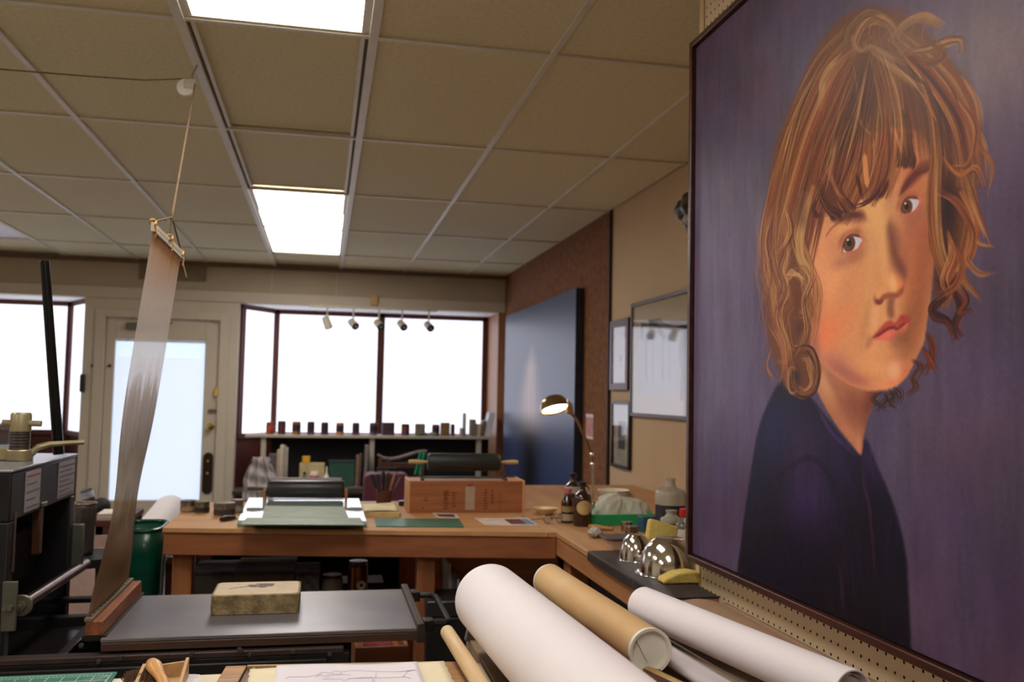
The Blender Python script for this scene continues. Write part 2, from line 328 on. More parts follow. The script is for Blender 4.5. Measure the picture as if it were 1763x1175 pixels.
    b(1500, 345, 24, 12, -30, (190, 150, 104), .4); b(1534, 340, 8, 28, 18, (170, 126, 96), .5)
    # hair: right side masses
    poly([(1598, 240), (1604, 300), (1608, 380), (1610, 460), (1608, 500), (1622, 520), (1645, 470), (1650, 400), (1655, 320), (1650, 240), (1620, 200)], (96, 56, 40), 4, .95)
    blob(1632, 360, 15, 50, 0, (44, 24, 24), .9); blob(1622, 450, 9, 50, 0, (66, 30, 32), .8)
    lock([(1600, 170), (1612, 250), (1606, 340), (1612, 420), (1632, 480), (1650, 510)], [BR, MD, LT, RD, GD], 40, 12)
    lock([(1620, 200), (1650, 280), (1672, 350), (1662, 430), (1640, 480), (1625, 530)], [BR, RD, MD, LT], 45, 10)
    lock([(1655, 330), (1680, 380), (1672, 430), (1655, 470), (1668, 500)], [LT, MD, GD, RD], 30, 6)
    lock([(1612, 480), (1640, 500), (1655, 530), (1645, 560), (1655, 580)], [DK, (84, 40, 36), RD], 22, 6)
    lock([(1650, 470), (1628, 510), (1606, 530), (1612, 545), (1632, 555), (1645, 585)], [DK, (60, 30, 30), RD], 26, 5)
    lock([(1655, 490), (1664, 520), (1650, 540), (1675, 533)], [RD, DK], 8, 3)
    lock([(1594, 575), (1604, 590), (1606, 615), (1590, 645)], [DK, RD, (84, 50, 44)], 16, 6); lock([(1572, 620), (1586, 632), (1574, 652), (1578, 668), (1564, 682)], [DK, (70, 44, 36), BR], 16, 7, (.5, 1.2), (.4, .8), 4); lock([(1590, 600), (1600, 620), (1612, 640)], [RD, DK], 8, 4)
    [lock(g_, [DK, (60, 44, 36), (84, 58, 44)], 9, 6, (.45, 1.1), (.45, .8), 4) for g_ in ([(1516, 672), (1504, 688), (1512, 700), (1508, 708)], [(1530, 672), (1540, 682), (1534, 694), (1545, 700)], [(1540, 668), (1550, 678), (1546, 692)], [(1522, 674), (1528, 686), (1518, 698), (1526, 704)])]
    for g in ([(1668, 330), (1688, 380), (1702, 425)], [(1668, 400), (1685, 420), (1712, 424)], [(1660, 440), (1685, 470), (1715, 470)], [(1650, 460), (1665, 490), (1690, 520)], [(1640, 180), (1690, 240), (1702, 310)], [(1655, 130), (1684, 180), (1688, 240)], [(1670, 240), (1706, 280), (1700, 340)]):
        lock(g, [LT, MD, RD], 7, 4, (.8, 1.5), (.3, .6))
    # hair: crown
    lock([(1500, 60), (1440, 110), (1395, 200), (1360, 300), (1335, 400), (1330, 480)], [BR, MD, RD, LT], 90, 26)
    lock([(1470, 40), (1410, 110), (1375, 190), (1350, 280), (1338, 350)], [MD, GD, BR], 40, 12)
    lock([(1490, 80), (1450, 150), (1425, 240), (1405, 330), (1385, 420), (1370, 480)], [BR, RD, DK, MD], 80, 24)
    lock([(1500, 70), (1495, 150), (1480, 230), (1460, 300), (1445, 350), (1432, 372)], [BR, DK, MD, (120, 82, 54)], 90, 30)
    lock([(1505, 70), (1530, 140), (1535, 210), (1525, 280), (1505, 330)], [BR, MD, (120, 82, 54), RD, LT], 80, 28)
    lock([(1520, 60), (1570, 120), (1592, 200), (1605, 290)], [BR, MD, RD, (116, 84, 58)], 70, 26)
    lock([(1530, 50), (1590, 100), (1640, 160), (1662, 240), (1670, 320)], [BR, MD, RD, LT], 70, 26)
    lock([(1560, 90), (1600, 140), (1640, 200), (1655, 280)], [DK, BR, RD], 40, 18)
    lock([(1470, 100), (1478, 60), (1500, 30), (1530, 40), (1545, 70)], [BR, MD, GD], 34, 8); lock([(1455, 90), (1462, 50), (1490, 22), (1515, 22)], [BR, (120, 92, 66)], 26, 7)
    lock([(1530, 70), (1560, 40), (1590, 30), (1625, 45)], [MD, LT, (150, 110, 80)], 20, 7); lock([(1560, 90), (1600, 84), (1630, 72), (1652, 70), (1655, 90)], [MD, LT, BR], 24, 6); lock([(1600, 70), (1625, 95), (1600, 110), (1570, 96)], [MD, BR], 14, 6)
    lock([(1500, 90), (1540, 120), (1575, 145), (1600, 152)], [LT, GD, MD], 14, 6, (.8, 1.6)); lock([(1465, 62), (1480, 85), (1500, 80), (1525, 92), (1560, 110)], [LT, GD], 8, 5, (.8, 1.5))
    # fringe
    for g, n, s in (([(1470, 180), (1445, 260), (1415, 330), (1402, 368)], 40, 12), ([(1490, 200), (1465, 280), (1440, 345), (1432, 374)], 60, 18), ([(1500, 220), (1490, 280), (1476, 320), (1455, 358)], 50, 14), ([(1500, 230), (1500, 280), (1490, 320), (1484, 344)], 26, 8),
                    ([(1520, 200), (1522, 270), (1510, 320), (1495, 350)], 50, 12), ([(1535, 210), (1538, 270), (1530, 310), (1518, 340)], 36, 9), ([(1555, 190), (1560, 240), (1556, 270), (1552, 286)], 44, 13)):
        lock(g, [BR, MD, (124, 80, 50), DK, (150, 106, 66)], n, s, (1, 2.4), (.5, .9), 2, (.2, .25))
    for g in ([(1424, 300), (1428, 335), (1436, 364), (1441, 381)], [(1410, 310), (1416, 340), (1430, 362), (1448, 374)], [(1440, 300), (1446, 335), (1458, 354), (1466, 364)], [(1546, 230), (1550, 262), (1553, 278), (1550, 289)], [(1564, 230), (1566, 262), (1568, 276), (1563, 289)]): lock(g, [DK, (60, 34, 26), BR], 26, 9, (.9, 1.9), (.45, .75), 2, (.75, .12))
    for g in ([(1475, 300), (1480, 322), (1484, 342)], [(1520, 310), (1508, 335), (1490, 350), (1470, 358)], [(1530, 310), (1522, 330), (1510, 346)], [(1405, 345), (1400, 360), (1408, 372), (1414, 366)]): lock(g, [DK, (84, 44, 32)], 7, 3, (.9, 1.6), (.6, .9), 1)
    stroke([(1488, 262), (1490, 290), (1494, 325)], (206, 156, 96), 4, .75); lock([(1440, 240), (1430, 290), (1422, 330)], [LT, GD], 9, 5, (.6, 1.2)); lock([(1470, 110), (1478, 170), (1480, 210), (1500, 232)], [LT, GD], 5, 2, (.5, 1), (.5, .8)); lock([(1450, 92), (1420, 130), (1412, 190)], [GD, LT], 10, 5, (.6, 1.3))
    lock([(1425, 290), (1440, 330), (1450, 345)], [LT, (160, 116, 84)], 10, 4, (.6, 1.2)); lock([(1535, 215), (1545, 245), (1548, 262)], [LT, MD], 14, 7)
    # left curls
    lock([(1350, 260), (1332, 340), (1322, 420), (1330, 480), (1350, 520), (1345, 560)], [MD, LT, BR, RD], 70, 15)
    lock([(1385, 330), (1372, 400), (1385, 450), (1402, 500), (1396, 560), (1385, 600)], [BR, MD, LT, (160, 112, 68)], 60, 13); lock([(1400, 320), (1380, 390), (1378, 440), (1398, 480), (1402, 540)], [GD, LT, MD], 26, 7)
    blob(1372, 512, 9, 18, 10, (112, 54, 38), .7); blob(1377, 562, 10, 18, 20, (92, 50, 38), .7); blob(1368, 650, 10, 18, 0, (52, 34, 34), .9); blob(1340, 520, 12, 50, 0, (120, 78, 60), .5)
    def ring(cx, cy, rx, ry, a0, a1, cols, n, s, **k):
        t = np.radians(np.linspace(a0, a1, 8)); lock([(cx+rx*np.cos(q), cy+ry*np.sin(q)) for q in t], cols, n, s, **k)
    ring(1368, 505, 19, 34, -170, 10, [LT, GD, MD, (176, 116, 88)], 12, 7, r=(.5, 1.3), wob=5); ring(1372, 560, 21, 42, 60, 260, [LT, MD, BR], 16, 8, r=(.5, 1.4), wob=5); ring(1380, 500, 14, 44, -80, 110, [MD, LT, BR], 14, 7, r=(.5, 1.3), wob=5); ring(1352, 540, 14, 30, 100, 300, [MD, LT, RD], 10, 5, r=(.5, 1.2), wob=4); ring(1390, 540, 10, 36, -90, 90, [MD, (160, 112, 68), BR], 12, 6, r=(.5, 1.2), wob=4); ring(1345, 600, 12, 26, -60, 120, [MD, LT], 8, 5, r=(.5, 1.1), wob=4)
    ring(1384, 640, 23, 40, -160, 200, [BR, MD, (150, 102, 74), DK], 44, 6, r=(.8, 1.8)); ring(1384, 645, 14, 28, -100, 130, [LT, MD, (150, 104, 80)], 16, 3, r=(.6, 1.3)); ring(1366, 655, 11, 24, 60, 300, [LT, MD], 10, 3, r=(.6, 1.2))
    lock([(1350, 380), (1355, 440), (1345, 480), (1332, 500)], [LT, MD, GD], 16, 6, (.7, 1.5)); lock([(1328, 470), (1335, 540), (1352, 590), (1357, 640)], [MD, RD, LT], 26, 8); lock([(1326, 560), (1345, 600), (1350, 640), (1345, 665)], [(176, 112, 90), MD], 12, 5, (.7, 1.4))
    for i in range(26):
        x = rs.uniform(1300, 1322); y = rs.uniform(360, 590); lock([(x+8, y-20), (x, y+20), (x+rs.uniform(-4, 8), y+60), (x+rs.uniform(0, 16), y+90)], [(150, 104, 88), (160, 118, 92), (134, 90, 84)], 1, 2, (.6, 1.1), (.25, .5))
    HT = np.clip(pmask([(1485, 20), (1405, 85), (1350, 211), (1330, 300), (1335, 380), (1395, 390), (1450, 370), (1500, 345), (1560, 285), (1600, 300), (1660, 330), (1690, 260), (1665, 150), (1600, 60), (1540, 20)], 6), 0, 1)
    for x, y, rx, ry, a, c, al in ((1492, 150, 26, 60, 0, (70, 42, 32), .5), (1460, 200, 18, 80, 12, (78, 46, 34), .45), (1440, 300, 14, 60, 12, (84, 48, 36), .4), (1560, 160, 30, 50, -30, (84, 46, 36), .4), (1600, 200, 26, 60, -10, (84, 50, 38), .4), (1395, 260, 14, 70, 16, (96, 56, 38), .35), (1380, 380, 12, 50, 0, (80, 50, 38), .45), (1640, 240, 20, 60, -10, (90, 54, 42), .4),
        (1500, 100, 70, 60, 0, (112, 84, 66), .35), (1560, 60, 60, 40, 0, (128, 104, 84), .4), (1445, 160, 12, 70, 18, (150, 100, 58), .35), (1360, 240, 12, 70, 14, (150, 92, 50), .35), (1520, 240, 16, 40, 0, (150, 104, 66), .4), (1556, 250, 12, 36, 0, (150, 110, 72), .4), (1440, 345, 20, 18, 20, (128, 84, 56), .3)): blob(x, y, rx, ry, a, c, al, HT)
    for g, n_, s_ in (([(1482, 100), (1455, 170), (1425, 250), (1400, 330)], 16, 30), ([(1500, 95), (1482, 190), (1466, 270), (1448, 340)], 16, 22), ([(1510, 100), (1530, 170), (1535, 240), (1520, 310)], 16, 22), ([(1430, 90), (1385, 170), (1355, 260), (1338, 350)], 18, 16), ([(1545, 90), (1600, 150), (1640, 220), (1655, 300)], 18, 30), ([(1580, 120), (1606, 190), (1614, 260), (1612, 330)], 14, 14)):
        lock(g, [(84, 50, 36), (70, 40, 30), (164, 118, 74), (186, 142, 92), (150, 84, 46)], n_, s_, (.5, 1.3), (.35, .75), 3)
    for g in ([(1652, 170), (1680, 220), (1668, 280), (1640, 290)], [(1622, 270), (1650, 300), (1680, 290), (1694, 320)], [(1618, 330), (1650, 350), (1676, 400), (1668, 450)], [(1632, 400), (1640, 440), (1625, 480), (1636, 510)], [(1640, 420), (1655, 450), (1645, 490), (1612, 512)]):
        lock(g, [(196, 146, 96), (164, 104, 62), (120, 62, 42), (84, 44, 36)], 12, 6, (.6, 1.4), (.4, .8), 3)
    for g in ([(1342, 400), (1325, 450), (1340, 500), (1326, 545)], [(1336, 350), (1318, 410), (1326, 470), (1316, 520)], [(1362, 420), (1346, 460), (1352, 500), (1340, 540), (1350, 590)], [(1396, 440), (1400, 480), (1386, 520), (1392, 570), (1380, 605)], [(1330, 600), (1322, 630), (1336, 660)], [(1352, 350), (1360, 400), (1340, 440)]):
        lock(g, [(200, 152, 104), (168, 116, 78), (122, 76, 56), (92, 52, 42)], 10, 6, (.6, 1.4), (.4, .8), 3)
    for i in range(40):
        a = rs.uniform(1450, 1640); lock([(a, 90), (a+rs.uniform(-20, 20), 50), (a+rs.uniform(-10, 40), 24)], [MD, (140, 110, 84)], 1, 2, (.5, 1), (.2, .4))
    C[:] += (noise(200, 260, 11)*.02)[..., None]
    L_ = C.mean(2, keepdims=True); C[:] = np.clip(C*(1+Fm[..., None]*(np.array([1.07, 1.0, 1.02])-1)), 0, 1); cool = np.clip((C[..., 2]-C[..., 0])*14+.5, 0, 1)[..., None]; C[:] = L_+(C-L_)*(1.0-.22*cool)
    C[:] = np.clip(C+.24*(C-.38), .015, 1)
    return np.clip(C, .01, 1), U_, V_
# ---------------------------------------------------------------- materials shared
TILE = mat('ceiling_tile', (222, 212, 176), .95, scale=60, var=.06, bump=.15, bscale=220)
BAR = mat('grid_bar', (214, 206, 186), .45, var=.04)
CREAM = mat('cream_paint', (196, 168, 132), .8, var=.03, scale=3)
OFFW = mat('off_white_paint', (196, 184, 166), .6, var=.03, scale=4)
BURLAP = mat('brown_burlap', (104, 62, 34), .95, scale=26, c2=(132, 84, 48), bump=.4, bscale=160)
REDW = wood('red_brown_wood', (70, 26, 16), (98, 42, 26), 'Z', .5)
PAPERL = mat('backlit_paper', (226, 228, 236), .9, var=.03, scale=2.5, emit=PAPER, ecol=(.84, .86, 1.0))
PANELM = mat('light_diffuser', (250, 246, 236), .5, var=.01, emit=PANEL, ecol=(1, .945, .885))
BLACK = mat('black_iron', (26, 25, 27), .42, .3, scale=20, c2=(38, 36, 38))
STEEL = mat('grey_steel', (126, 124, 128), .4, .75, scale=7, c2=(150, 146, 146))
CHROME = mat('polished_steel', (214, 212, 208), .12, 1, var=.03)
BRASS = mat('brass', (190, 158, 84), .25, 1, var=.06)
DARKM = mat('dark_gunmetal', (52, 48, 48), .35, .8)
WHITEP = mat('white_paper', (240, 234, 238), .7, var=.015, scale=5)
BENCH = wood('bench_pine', (186, 134, 84), (206, 156, 104), 'X', .55, 3)
BENCHY = wood('bench_pine_side', (182, 132, 86), (200, 150, 102), 'Y', .55, 3)
FIRX = wood('fir_apron', (136, 80, 46), (160, 98, 60), 'X', .5, 3)
FIRZ = wood('fir_leg', (140, 84, 48), (168, 106, 64), 'Z', .5, 3)
ROPE = mat('rope', (112, 88, 62), .9)
GREENF = mat('green_cloth', (34, 128, 92), .9)
# ---------------------------------------------------------------- room shell
CZ = 2.567; YB = 8.66; XR = 1.75; XL = -4.14; YF = -2.6; SOF = 2.205
struct('floor', box(B(), XL-.1, XR+.1, YF-.1, 9.6, -.1, 0), mat('floor_vinyl', (132, 122, 116), .5, scale=9, c2=(148, 138, 130)))
ceil = struct('ceiling', box(B(), XL-.1, XR+.1, YF-.1, 9.6, CZ+.035, CZ+.12), mat('ceiling_deck', (150, 140, 124), .9))
PALE = mat('pale_wall', (226, 214, 190), .85, var=.02)
struct('wall_left', box(B(), XL-.1, XL, YF, 9.6, 0, CZ+.03), PALE)
struct('wall_front', box(B(), XL, XR, YF-.1, YF, 0, CZ+.03), PALE)
struct('wall_right', box(B(), XR, XR+.12, YF, 5.33, 0, CZ+.03), CREAM)
struct('wall_right_burlap', box(B(), XR-.012, XR+.12, 5.335, YB, 0, CZ+.03), BURLAP)
struct('trim_burlap', box(B(), XR-.02, XR+.01, 5.325, 5.345, 0, CZ), mat('dark_edge', (48, 26, 18), .6))
# columns and rows of the suspended ceiling
CXS = [.127+.6096*k for k in range(-7, 3)]; CYS = [2.924+1.2192*j for j in range(-5, 5)]
XS = [XL]+CXS[1:] + [XR]; YS = [YF]+[y for y in CYS if y > YF+.1]+[YB]
LX0, LX1 = CXS[6], CXS[7]          # the strip that holds the lamps
SX0, SX1 = CXS[2], CXS[3]
lit = {(6, -1), (6, 2), (6, 3), (6, -3), (2, 3), (2, -1), (2, -3), (2, 1)}
tile_me = None
def inlit(xa, ya):
    for (k, j) in lit:
        if abs(xa-CXS[k]) < .02 and abs(ya-(2.924+1.2192*j)) < .02: return True
    return False
tiles = {}
for xa, xb in zip(XS, XS[1:]):
    for ya, yb in zip(YS, YS[1:]):
        if inlit(xa, ya): continue
        wx, wy = round(xb-xa, 3), round(yb-ya, 3)
        dz = .022 if abs(xa-LX0) < .02 or abs(xa-SX0) < .02 else .006
        if (wx, wy) not in tiles:
            bm = box(B(), -wx/2+.013, wx/2-.013, -wy/2+.013, wy/2-.013, 0, .012); o = obj('ceiling_tile', bm, TILE, ceil); tiles[(wx, wy)] = o.data
        else:
            o = bpy.data.objects.new('ceiling_tile', tiles[(wx, wy)]); COL.objects.link(o); o.parent = ceil
        o.location = Vector(((xa+xb)/2, (ya+yb)/2, CZ+dz))-ceil.location
for x in XS[1:-1]:
    wdt = .016 if (abs(x-LX0) < .02 or abs(x-LX1) < .02) else .0125
    obj('grid_bar', box(B(), x-wdt, x+wdt, YF, YB, CZ-.004, CZ+.02), BAR, ceil, True, bevel=.002)
for y in YS[1:-1]:
    for xa, xb in zip(XS, XS[1:]):
        obj('grid_bar', box(B(), xa+.0125, xb-.0125, y-.0115, y+.0115, CZ-.002, CZ+.012), BAR, ceil, True)
for s, x in ((1, LX0), (-1, LX1)):      # second inner lip along the lamp strip
    a, b_ = sorted((x+s*.028, x+s*.042))
    obj('inner_lip', box(B(), a, b_, 2.2, 6.0, CZ+.004, CZ+.03), BAR, ceil, True)
    a, b_ = sorted((x+s*.016, x+s*.028)); obj('recess_side', box(B(), a, b_, 1.5, 8.0, CZ+.018, CZ+.034), mat('recess_grey', (120, 108, 84), .8), ceil, True)
names = {(6, -1): 'bright ceiling light panel nearest the camera, cut by the top of the picture', (6, 2): 'bright ceiling light panel in the middle of the room, upper one of the pair',
         (6, 3): 'bright ceiling light panel closest to the back wall, lower one of the pair', (2, 3): 'dim unlit ceiling light panel at the far left edge near the left bay window', (6, -3): 'ceiling light panel above and behind the camera, outside the picture', (2, -1): 'left row ceiling light panel level with the nearest one, outside the picture', (2, -3): 'left row ceiling light panel farthest behind the camera', (2, 1): 'left row ceiling light panel in the middle of the room, just outside the picture'}
for (k, j) in sorted(lit):
    x0, y0 = CXS[k], 2.924+1.2192*j; x1, y1 = x0+.6096, y0+1.2192
    t = thing('ceiling_light', names[(k, j)], 'light', ((x0+x1)/2, (y0+y1)/2, CZ-.001), group='fluorescent ceiling panels')
    t.location.z = CZ
    hw, hl = .3048, .6096
    bm = B()
    for a in ((-hw+.017, hw-.017, -hl+.012, -hl+.03), (-hw+.017, hw-.017, hl-.03, hl-.012), (-hw+.017, -hw+.034, -hl+.03, hl-.03), (hw-.034, hw-.017, -hl+.03, hl-.03)): box(bm, *a, .002, .024)
    obj('frame', bm, BAR, t); obj('diffuser', box(B(), -hw+.034, hw-.034, -hl+.028, hl-.028, .008, .014), PANELM if (k, j) != (2, 3) else mat('unlit_diffuser', (236, 234, 240), .4, var=.01), t)
# ---------------------------------------------------------------- back wall, bays, door
BX0, BX1 = -2.13, -.79           # the off-white door surround between the bays
DX0, DX1 = -1.945, -.955
bm = B()
box(bm, BX0, DX0, YB, YB+.14, 0, SOF); box(bm, DX1, BX1, YB, YB+.14, 0, SOF); box(bm, DX0, DX1, YB, YB+.14, 2.03, SOF)
struct('wall_back', bm, OFFW)
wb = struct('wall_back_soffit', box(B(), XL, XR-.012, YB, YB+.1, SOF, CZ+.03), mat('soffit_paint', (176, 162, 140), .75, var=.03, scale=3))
struct('trim_1', box(B(), XL, XR-.012, YB-.018, YB, SOF, SOF+.10), OFFW, bevel=.004)
struct('trim_2', box(B(), XL, XR-.012, YB-.03, YB, CZ-.035, CZ+.0), mat('dark_cornice', (112, 88, 66), .7))
for px in (468, 580):
    p = on('Y', YB, px, 480); struct('trim_seam', box(B(), p[0]-.004, p[0]+.004, YB-.006, YB, SOF+.1, CZ-.04), OFFW)
a, b_ = on('Y', YB, 240, 455), on('Y', YB, 355, 490)
v = thing('air_vent', 'taupe wall vent above the front door', 'vent', ((a[0]+b_[0])/2, YB, a[2]-.12))
hw = (b_[0]-a[0])/2; bm = B(); box(bm, -hw, hw, -.012, -.002, -.02, .12); obj('frame', bm, mat('vent_taupe', (132, 114, 96), .7), v)
for i in range(7): obj('slat', box(B(), -hw+.02, hw-.02, -.017, -.012, -.008+i*.017, .0+i*.017), mat('vent_taupe', (0, 0, 0)), v)
struct('ceiling_bay', box(B(), XL, XR, YB+.1, 9.5, SOF, SOF+.02), mat('bay_white', (226, 224, 224), .7))
YW = 9.25; SIL = .965
def bay(n, xs, sides):
    "papered bay window: window_n > panes, mullions"
    wn = struct('window_%d' % n, box(B(), xs[0], xs[-1], YW-.05, YW+.03, SIL-.03, SIL+.015), REDW)
    for xa, xb in zip(xs, xs[1:]): obj('paper_pane', box(B(), xa+.02, xb-.02, YW+.006, YW+.012, SIL, SOF-.04), PAPERL, wn, True)
    for x in xs: obj('mullion', box(B(), x-.036, x+.036, YW-.03, YW+.03, SIL, SOF), REDW, wn, True, bevel=.004)
    obj('head_rail', box(B(), xs[0], xs[-1], YW-.03, YW+.03, SOF-.045, SOF), REDW, wn, True)
    for (xa, ya, xb, yb) in sides:      # slanting side pane from the room corner to the outer corner
        d = Vector((xb-xa, yb-ya, 0)); L = d.length; d.normalize(); nrm = Vector((-d.y, d.x, 0))
        def slab(t0, t1, n0, n1, z0, z1):
            p = [Vector((xa, ya, 0))+d*t+nrm*q for t, q in ((t0, n0), (t1, n0), (t1, n1), (t0, n1))]
            return hexa(B(), [(q.x, q.y, z0) for q in p]+[(q.x, q.y, z1) for q in p])
        obj('side_paper_pane', slab(.03, L-.02, 0, .006, SIL, SOF-.04), PAPERL, wn, True)
        obj('mullion', slab(0, .06, -.02, .03, SIL, SOF), REDW, wn, True); obj('head_rail', slab(0, L, -.02, .03, SOF-.045, SOF), REDW, wn, True)
        obj('sill', slab(0, L, -.03, .03, SIL-.03, SIL+.015), REDW, wn, True)
        struct('wall_bay_side', slab(0, L, 0, .1, 0, SIL-.03), REDW)
    struct('wall_bay_back', box(B(), xs[0], xs[-1], YW+.0, YW+.12, 0, SIL-.03), REDW)
bay(1, [XL, -3.3, -2.387], [(-2.387, YW, BX0, YB+.14)])
bay(2, [-.485, .563, 1.655], [(BX1, YB+.14, -.485, YW)])
struct('wall_bay_end', box(B(), 1.675, XR+.12, YB+.0, YW+.1, 0, SOF), wood('bay_end_wood', (150, 104, 72), (168, 122, 88), 'Z'))
# door
door = struct('door_1', box(B(), DX0+.012, DX1-.012, YB+.02, YB+.025, .005, .01), OFFW)
gx0, gx1, gz0, gz1 = -1.865, -1.085, .375, 1.845
for nm, a in (('stile', (DX0+.003, gx0, .01, 2.027)), ('stile', (gx1, DX1-.003, .01, 2.027)), ('top_rail', (gx0, gx1, gz1, 2.027)), ('bottom_rail', (gx0, gx1, .01, gz0))):
    obj(nm, box(B(), a[0], a[1], YB+.02, YB+.065, a[2], a[3]), OFFW, door, True, bevel=.003)
obj('door_pane', box(B(), gx0, gx1, YB+.075, YB+.08, gz0, gz1), mat('daylight_pane', (200, 220, 240), .3, emit=.62, ecol=(.62, .84, 1.0), var=.005, scale=3), door, True)
bm = B(); z = gz0+.01
while z < gz1-.03:
    t = .0088 if z < 1.66 else .0062
    hexa(bm, [(gx0+.01, YB+.05, z), (gx1-.01, YB+.05, z), (gx1-.01, YB+.051, z), (gx0+.01, YB+.051, z), (gx0+.01, YB+.046, z+2*t), (gx1-.01, YB+.046, z+2*t), (gx1-.01, YB+.047, z+2*t), (gx0+.01, YB+.047, z+2*t)]); z += .0195
o = obj('blind_slats', bm, mat('blind_white', (226, 228, 238), .7, tl=.3, emit=.48, ecol=(.84, .86, 1), var=.005, spec=.1), door, True); o['kind'] = 'stuff'  # slat emission stands in for daylight coming through the blind
obj('blind_head_rail', box(B(), gx0, gx1, YB+.03, YB+.06, gz1-.03, gz1), mat('blind_rail', (226, 232, 240), .5), door, True)
struct('trim_3', box(B(), DX0-.09, DX0, YB-.02, YB, 0, 2.1), OFFW, bevel=.004); struct('trim_4', box(B(), DX1, DX1+.09, YB-.02, YB, 0, 2.1), OFFW, bevel=.004); struct('trim_5', box(B(), DX0, DX1, YB-.02, YB, 2.03, 2.1), OFFW, bevel=.004)
kb = on('Y', YB, 362, 735)
obj('door_knob', lathe(B(), [(.0, 0), (.032, 0), (.032, .008), (.012, .012), (.012, .035), (.028, .045), (.03, .06), (.018, .072), (0, .074)]), BRASS, door, loc=Vector((kb[0], YB+.02, kb[2]))-door.location, rot=(PI/2, 0, 0), label='round brass door knob')
bm = B(); rbox(bm, -.045, .045, -.19, .19, 0, .01, .044, 7)
pl = obj('handle_plate', bm, mat('bronze_plate', (46, 36, 28), .4, .6), door, rot=(PI/2, 0, 0), loc=Vector((-1.018, YB+.02, .62))-door.location, label='dark oval handle plate with brass studs')
for dz in (.11, 0): obj('stud', lathe(B(), [(0, 0), (.014, 0), (.011, .012), (0, .016)]), BRASS, pl, loc=(0, dz, .01))
bm = B(); box(bm, -.11, .11, -.05, 0, -.03, .03); cyl(bm, (.05, -.05, .0), (.3, -.12, .03), .008)
obj('door_closer', bm, mat('closer_grey', (104, 104, 96), .5, .4), door, loc=Vector((-1.66, YB+.02, 1.955))-door.location, bevel=.006)
p = on('Y', YB, 370, 708); obj('deadbolt', box(B(), -.06, .05, -.02, 0, -.015, .015), mat('grey_lock', (110, 104, 96), .4, .5), door, loc=Vector((p[0], YB+.02, p[2]))-door.location)
for q in ((160, 630), (188, 630)):
    p = on('Y', YB, *q); tag(obj('wall_hook', lathe(B(), [(0, 0), (.014, 0), (.014, .01), (.006, .02), (.008, .03), (0, .034)], seg=14), DARKM, loc=(p[0], YB-.0 if q[0] < 165 else YB+.02, p[2]), rot=(PI/2, 0, 0)), 'small dark hook %s the left edge of the front door' % ('on the trim outside' if q[0] < 165 else 'just inside'), 'hook', 'hooks beside the front door')
p = on('Y', YB, 374, 675); bm = B(); box(bm, -.025, .025, -.022, 0, -.04, .04)
tag(obj('wall_switch', bm, mat('old_ivory', (196, 168, 100), .5), loc=(p[0], YB-.0, p[2]), bevel=.004), 'yellowed ivory box above the door latch', 'switch')
p = on('Y', YB, 137, 660); tag(obj('door_latch', box(B(), -.02, .02, -.05, 0, -.08, .08), DARKM, loc=(p[0]-.0+.03, YB, p[2]), bevel=.006), 'dark metal latch at the left edge of the door surround', 'latch')
# wire garland over the door
pts = [on('Y', YB-.01, x, y) for x, y in ((180, 547), (192, 545), (203, 539), (215, 545), (230, 548), (242, 545), (306, 546), (320, 544), (336, 551), (349, 550), (357, 546), (367, 554), (378, 557))]
tag(obj('wire_garland', tube(B(), pts, .004, 6), mat('garland_wire', (120, 100, 76), .6), world=True), 'thin swagged wire garland hung across the top of the front door', 'garland')
p = on('Y', YB, 352, 552); q = on('Y', YB, 380, 556)
# ---------------------------------------------------------------- pegboard partition and the portrait
PGX = 1.0
def pegboard(y0, y1, z0, z1):
    n = int(round((y1-y0)/.0254)); m = int(round((z1-z0)/.0254)); c = .0254; r = .0031; V = []; Fc = []; mi = []
    corner = [(-.5, -.5), (0, -.5), (.5, -.5), (.5, 0), (.5, .5), (0, .5), (-.5, .5), (-.5, 0)]
    ang = [math.atan2(b, a) for a, b in corner]
    for i in range(n):
        for j in range(m):
            cy, cz = y0+(i+.5)*c, z0+(j+.5)*c; b = len(V)
            V += [(0, cy+p[0]*c, cz+p[1]*c) for p in corner]+[(0, cy+r*math.cos(t), cz+r*math.sin(t)) for t in ang]+[(.006, cy+r*math.cos(t), cz+r*math.sin(t)) for t in ang]
            for k in range(8):
                k2 = (k+1) % 8; Fc.append((b+k, b+8+k, b+8+k2, b+k2)); mi.append(0); Fc.append((b+8+k, b+16+k, b+16+k2, b+8+k2)); mi.append(1)
    me = bpy.data.meshes.new('pegboard_holes'); me.from_pydata(V, [], Fc); me.materials.append(PEG); me.materials.append(PEGD); me.polygons.foreach_set('material_index', mi); me.validate()
    return me
PEG = mat('pegboard_cream', (206, 184, 148), .65, var=.02, scale=5); PEGD = mat('hole_dark', (40, 28, 20), .9)
part = struct('wall_pegboard', box(B(), PGX+.012, PGX+.06, YF, 2.275, 0, CZ), mat('peg_back', (36, 28, 22), .9))
o = bpy.data.objects.new('pegboard_sheet', pegboard(2.255-.0254*52, 2.255, .86, .86+.0254*67)); COL.objects.link(o); o.parent = part; o.location = Vector((PGX, 0, 0))-part.location
obj('lower_sheet', box(B(), PGX, PGX+.012, YF, 2.255, 0, .86), PEG, part, True); obj('near_sheet', box(B(), PGX, PGX+.012, YF, 2.255-.0254*52, .86, CZ), PEG, part, True)
obj('end_post', box(B(), PGX-.004, PGX+.062, 2.257, 2.285, 0, CZ), mat('post_cream', (208, 180, 140), .6, var=.03), part, True, bevel=.002)
C_, U_, V_ = paint_portrait()
nv, nu = C_.shape[:2]
co = np.zeros((nv, nu, 3)); co[..., 1] = U_[None, :]; co[..., 2] = V_[:, None]
base = np.array([0, (PY0+PY1)/2, PZ0]); co -= base; co[..., 0] = 0
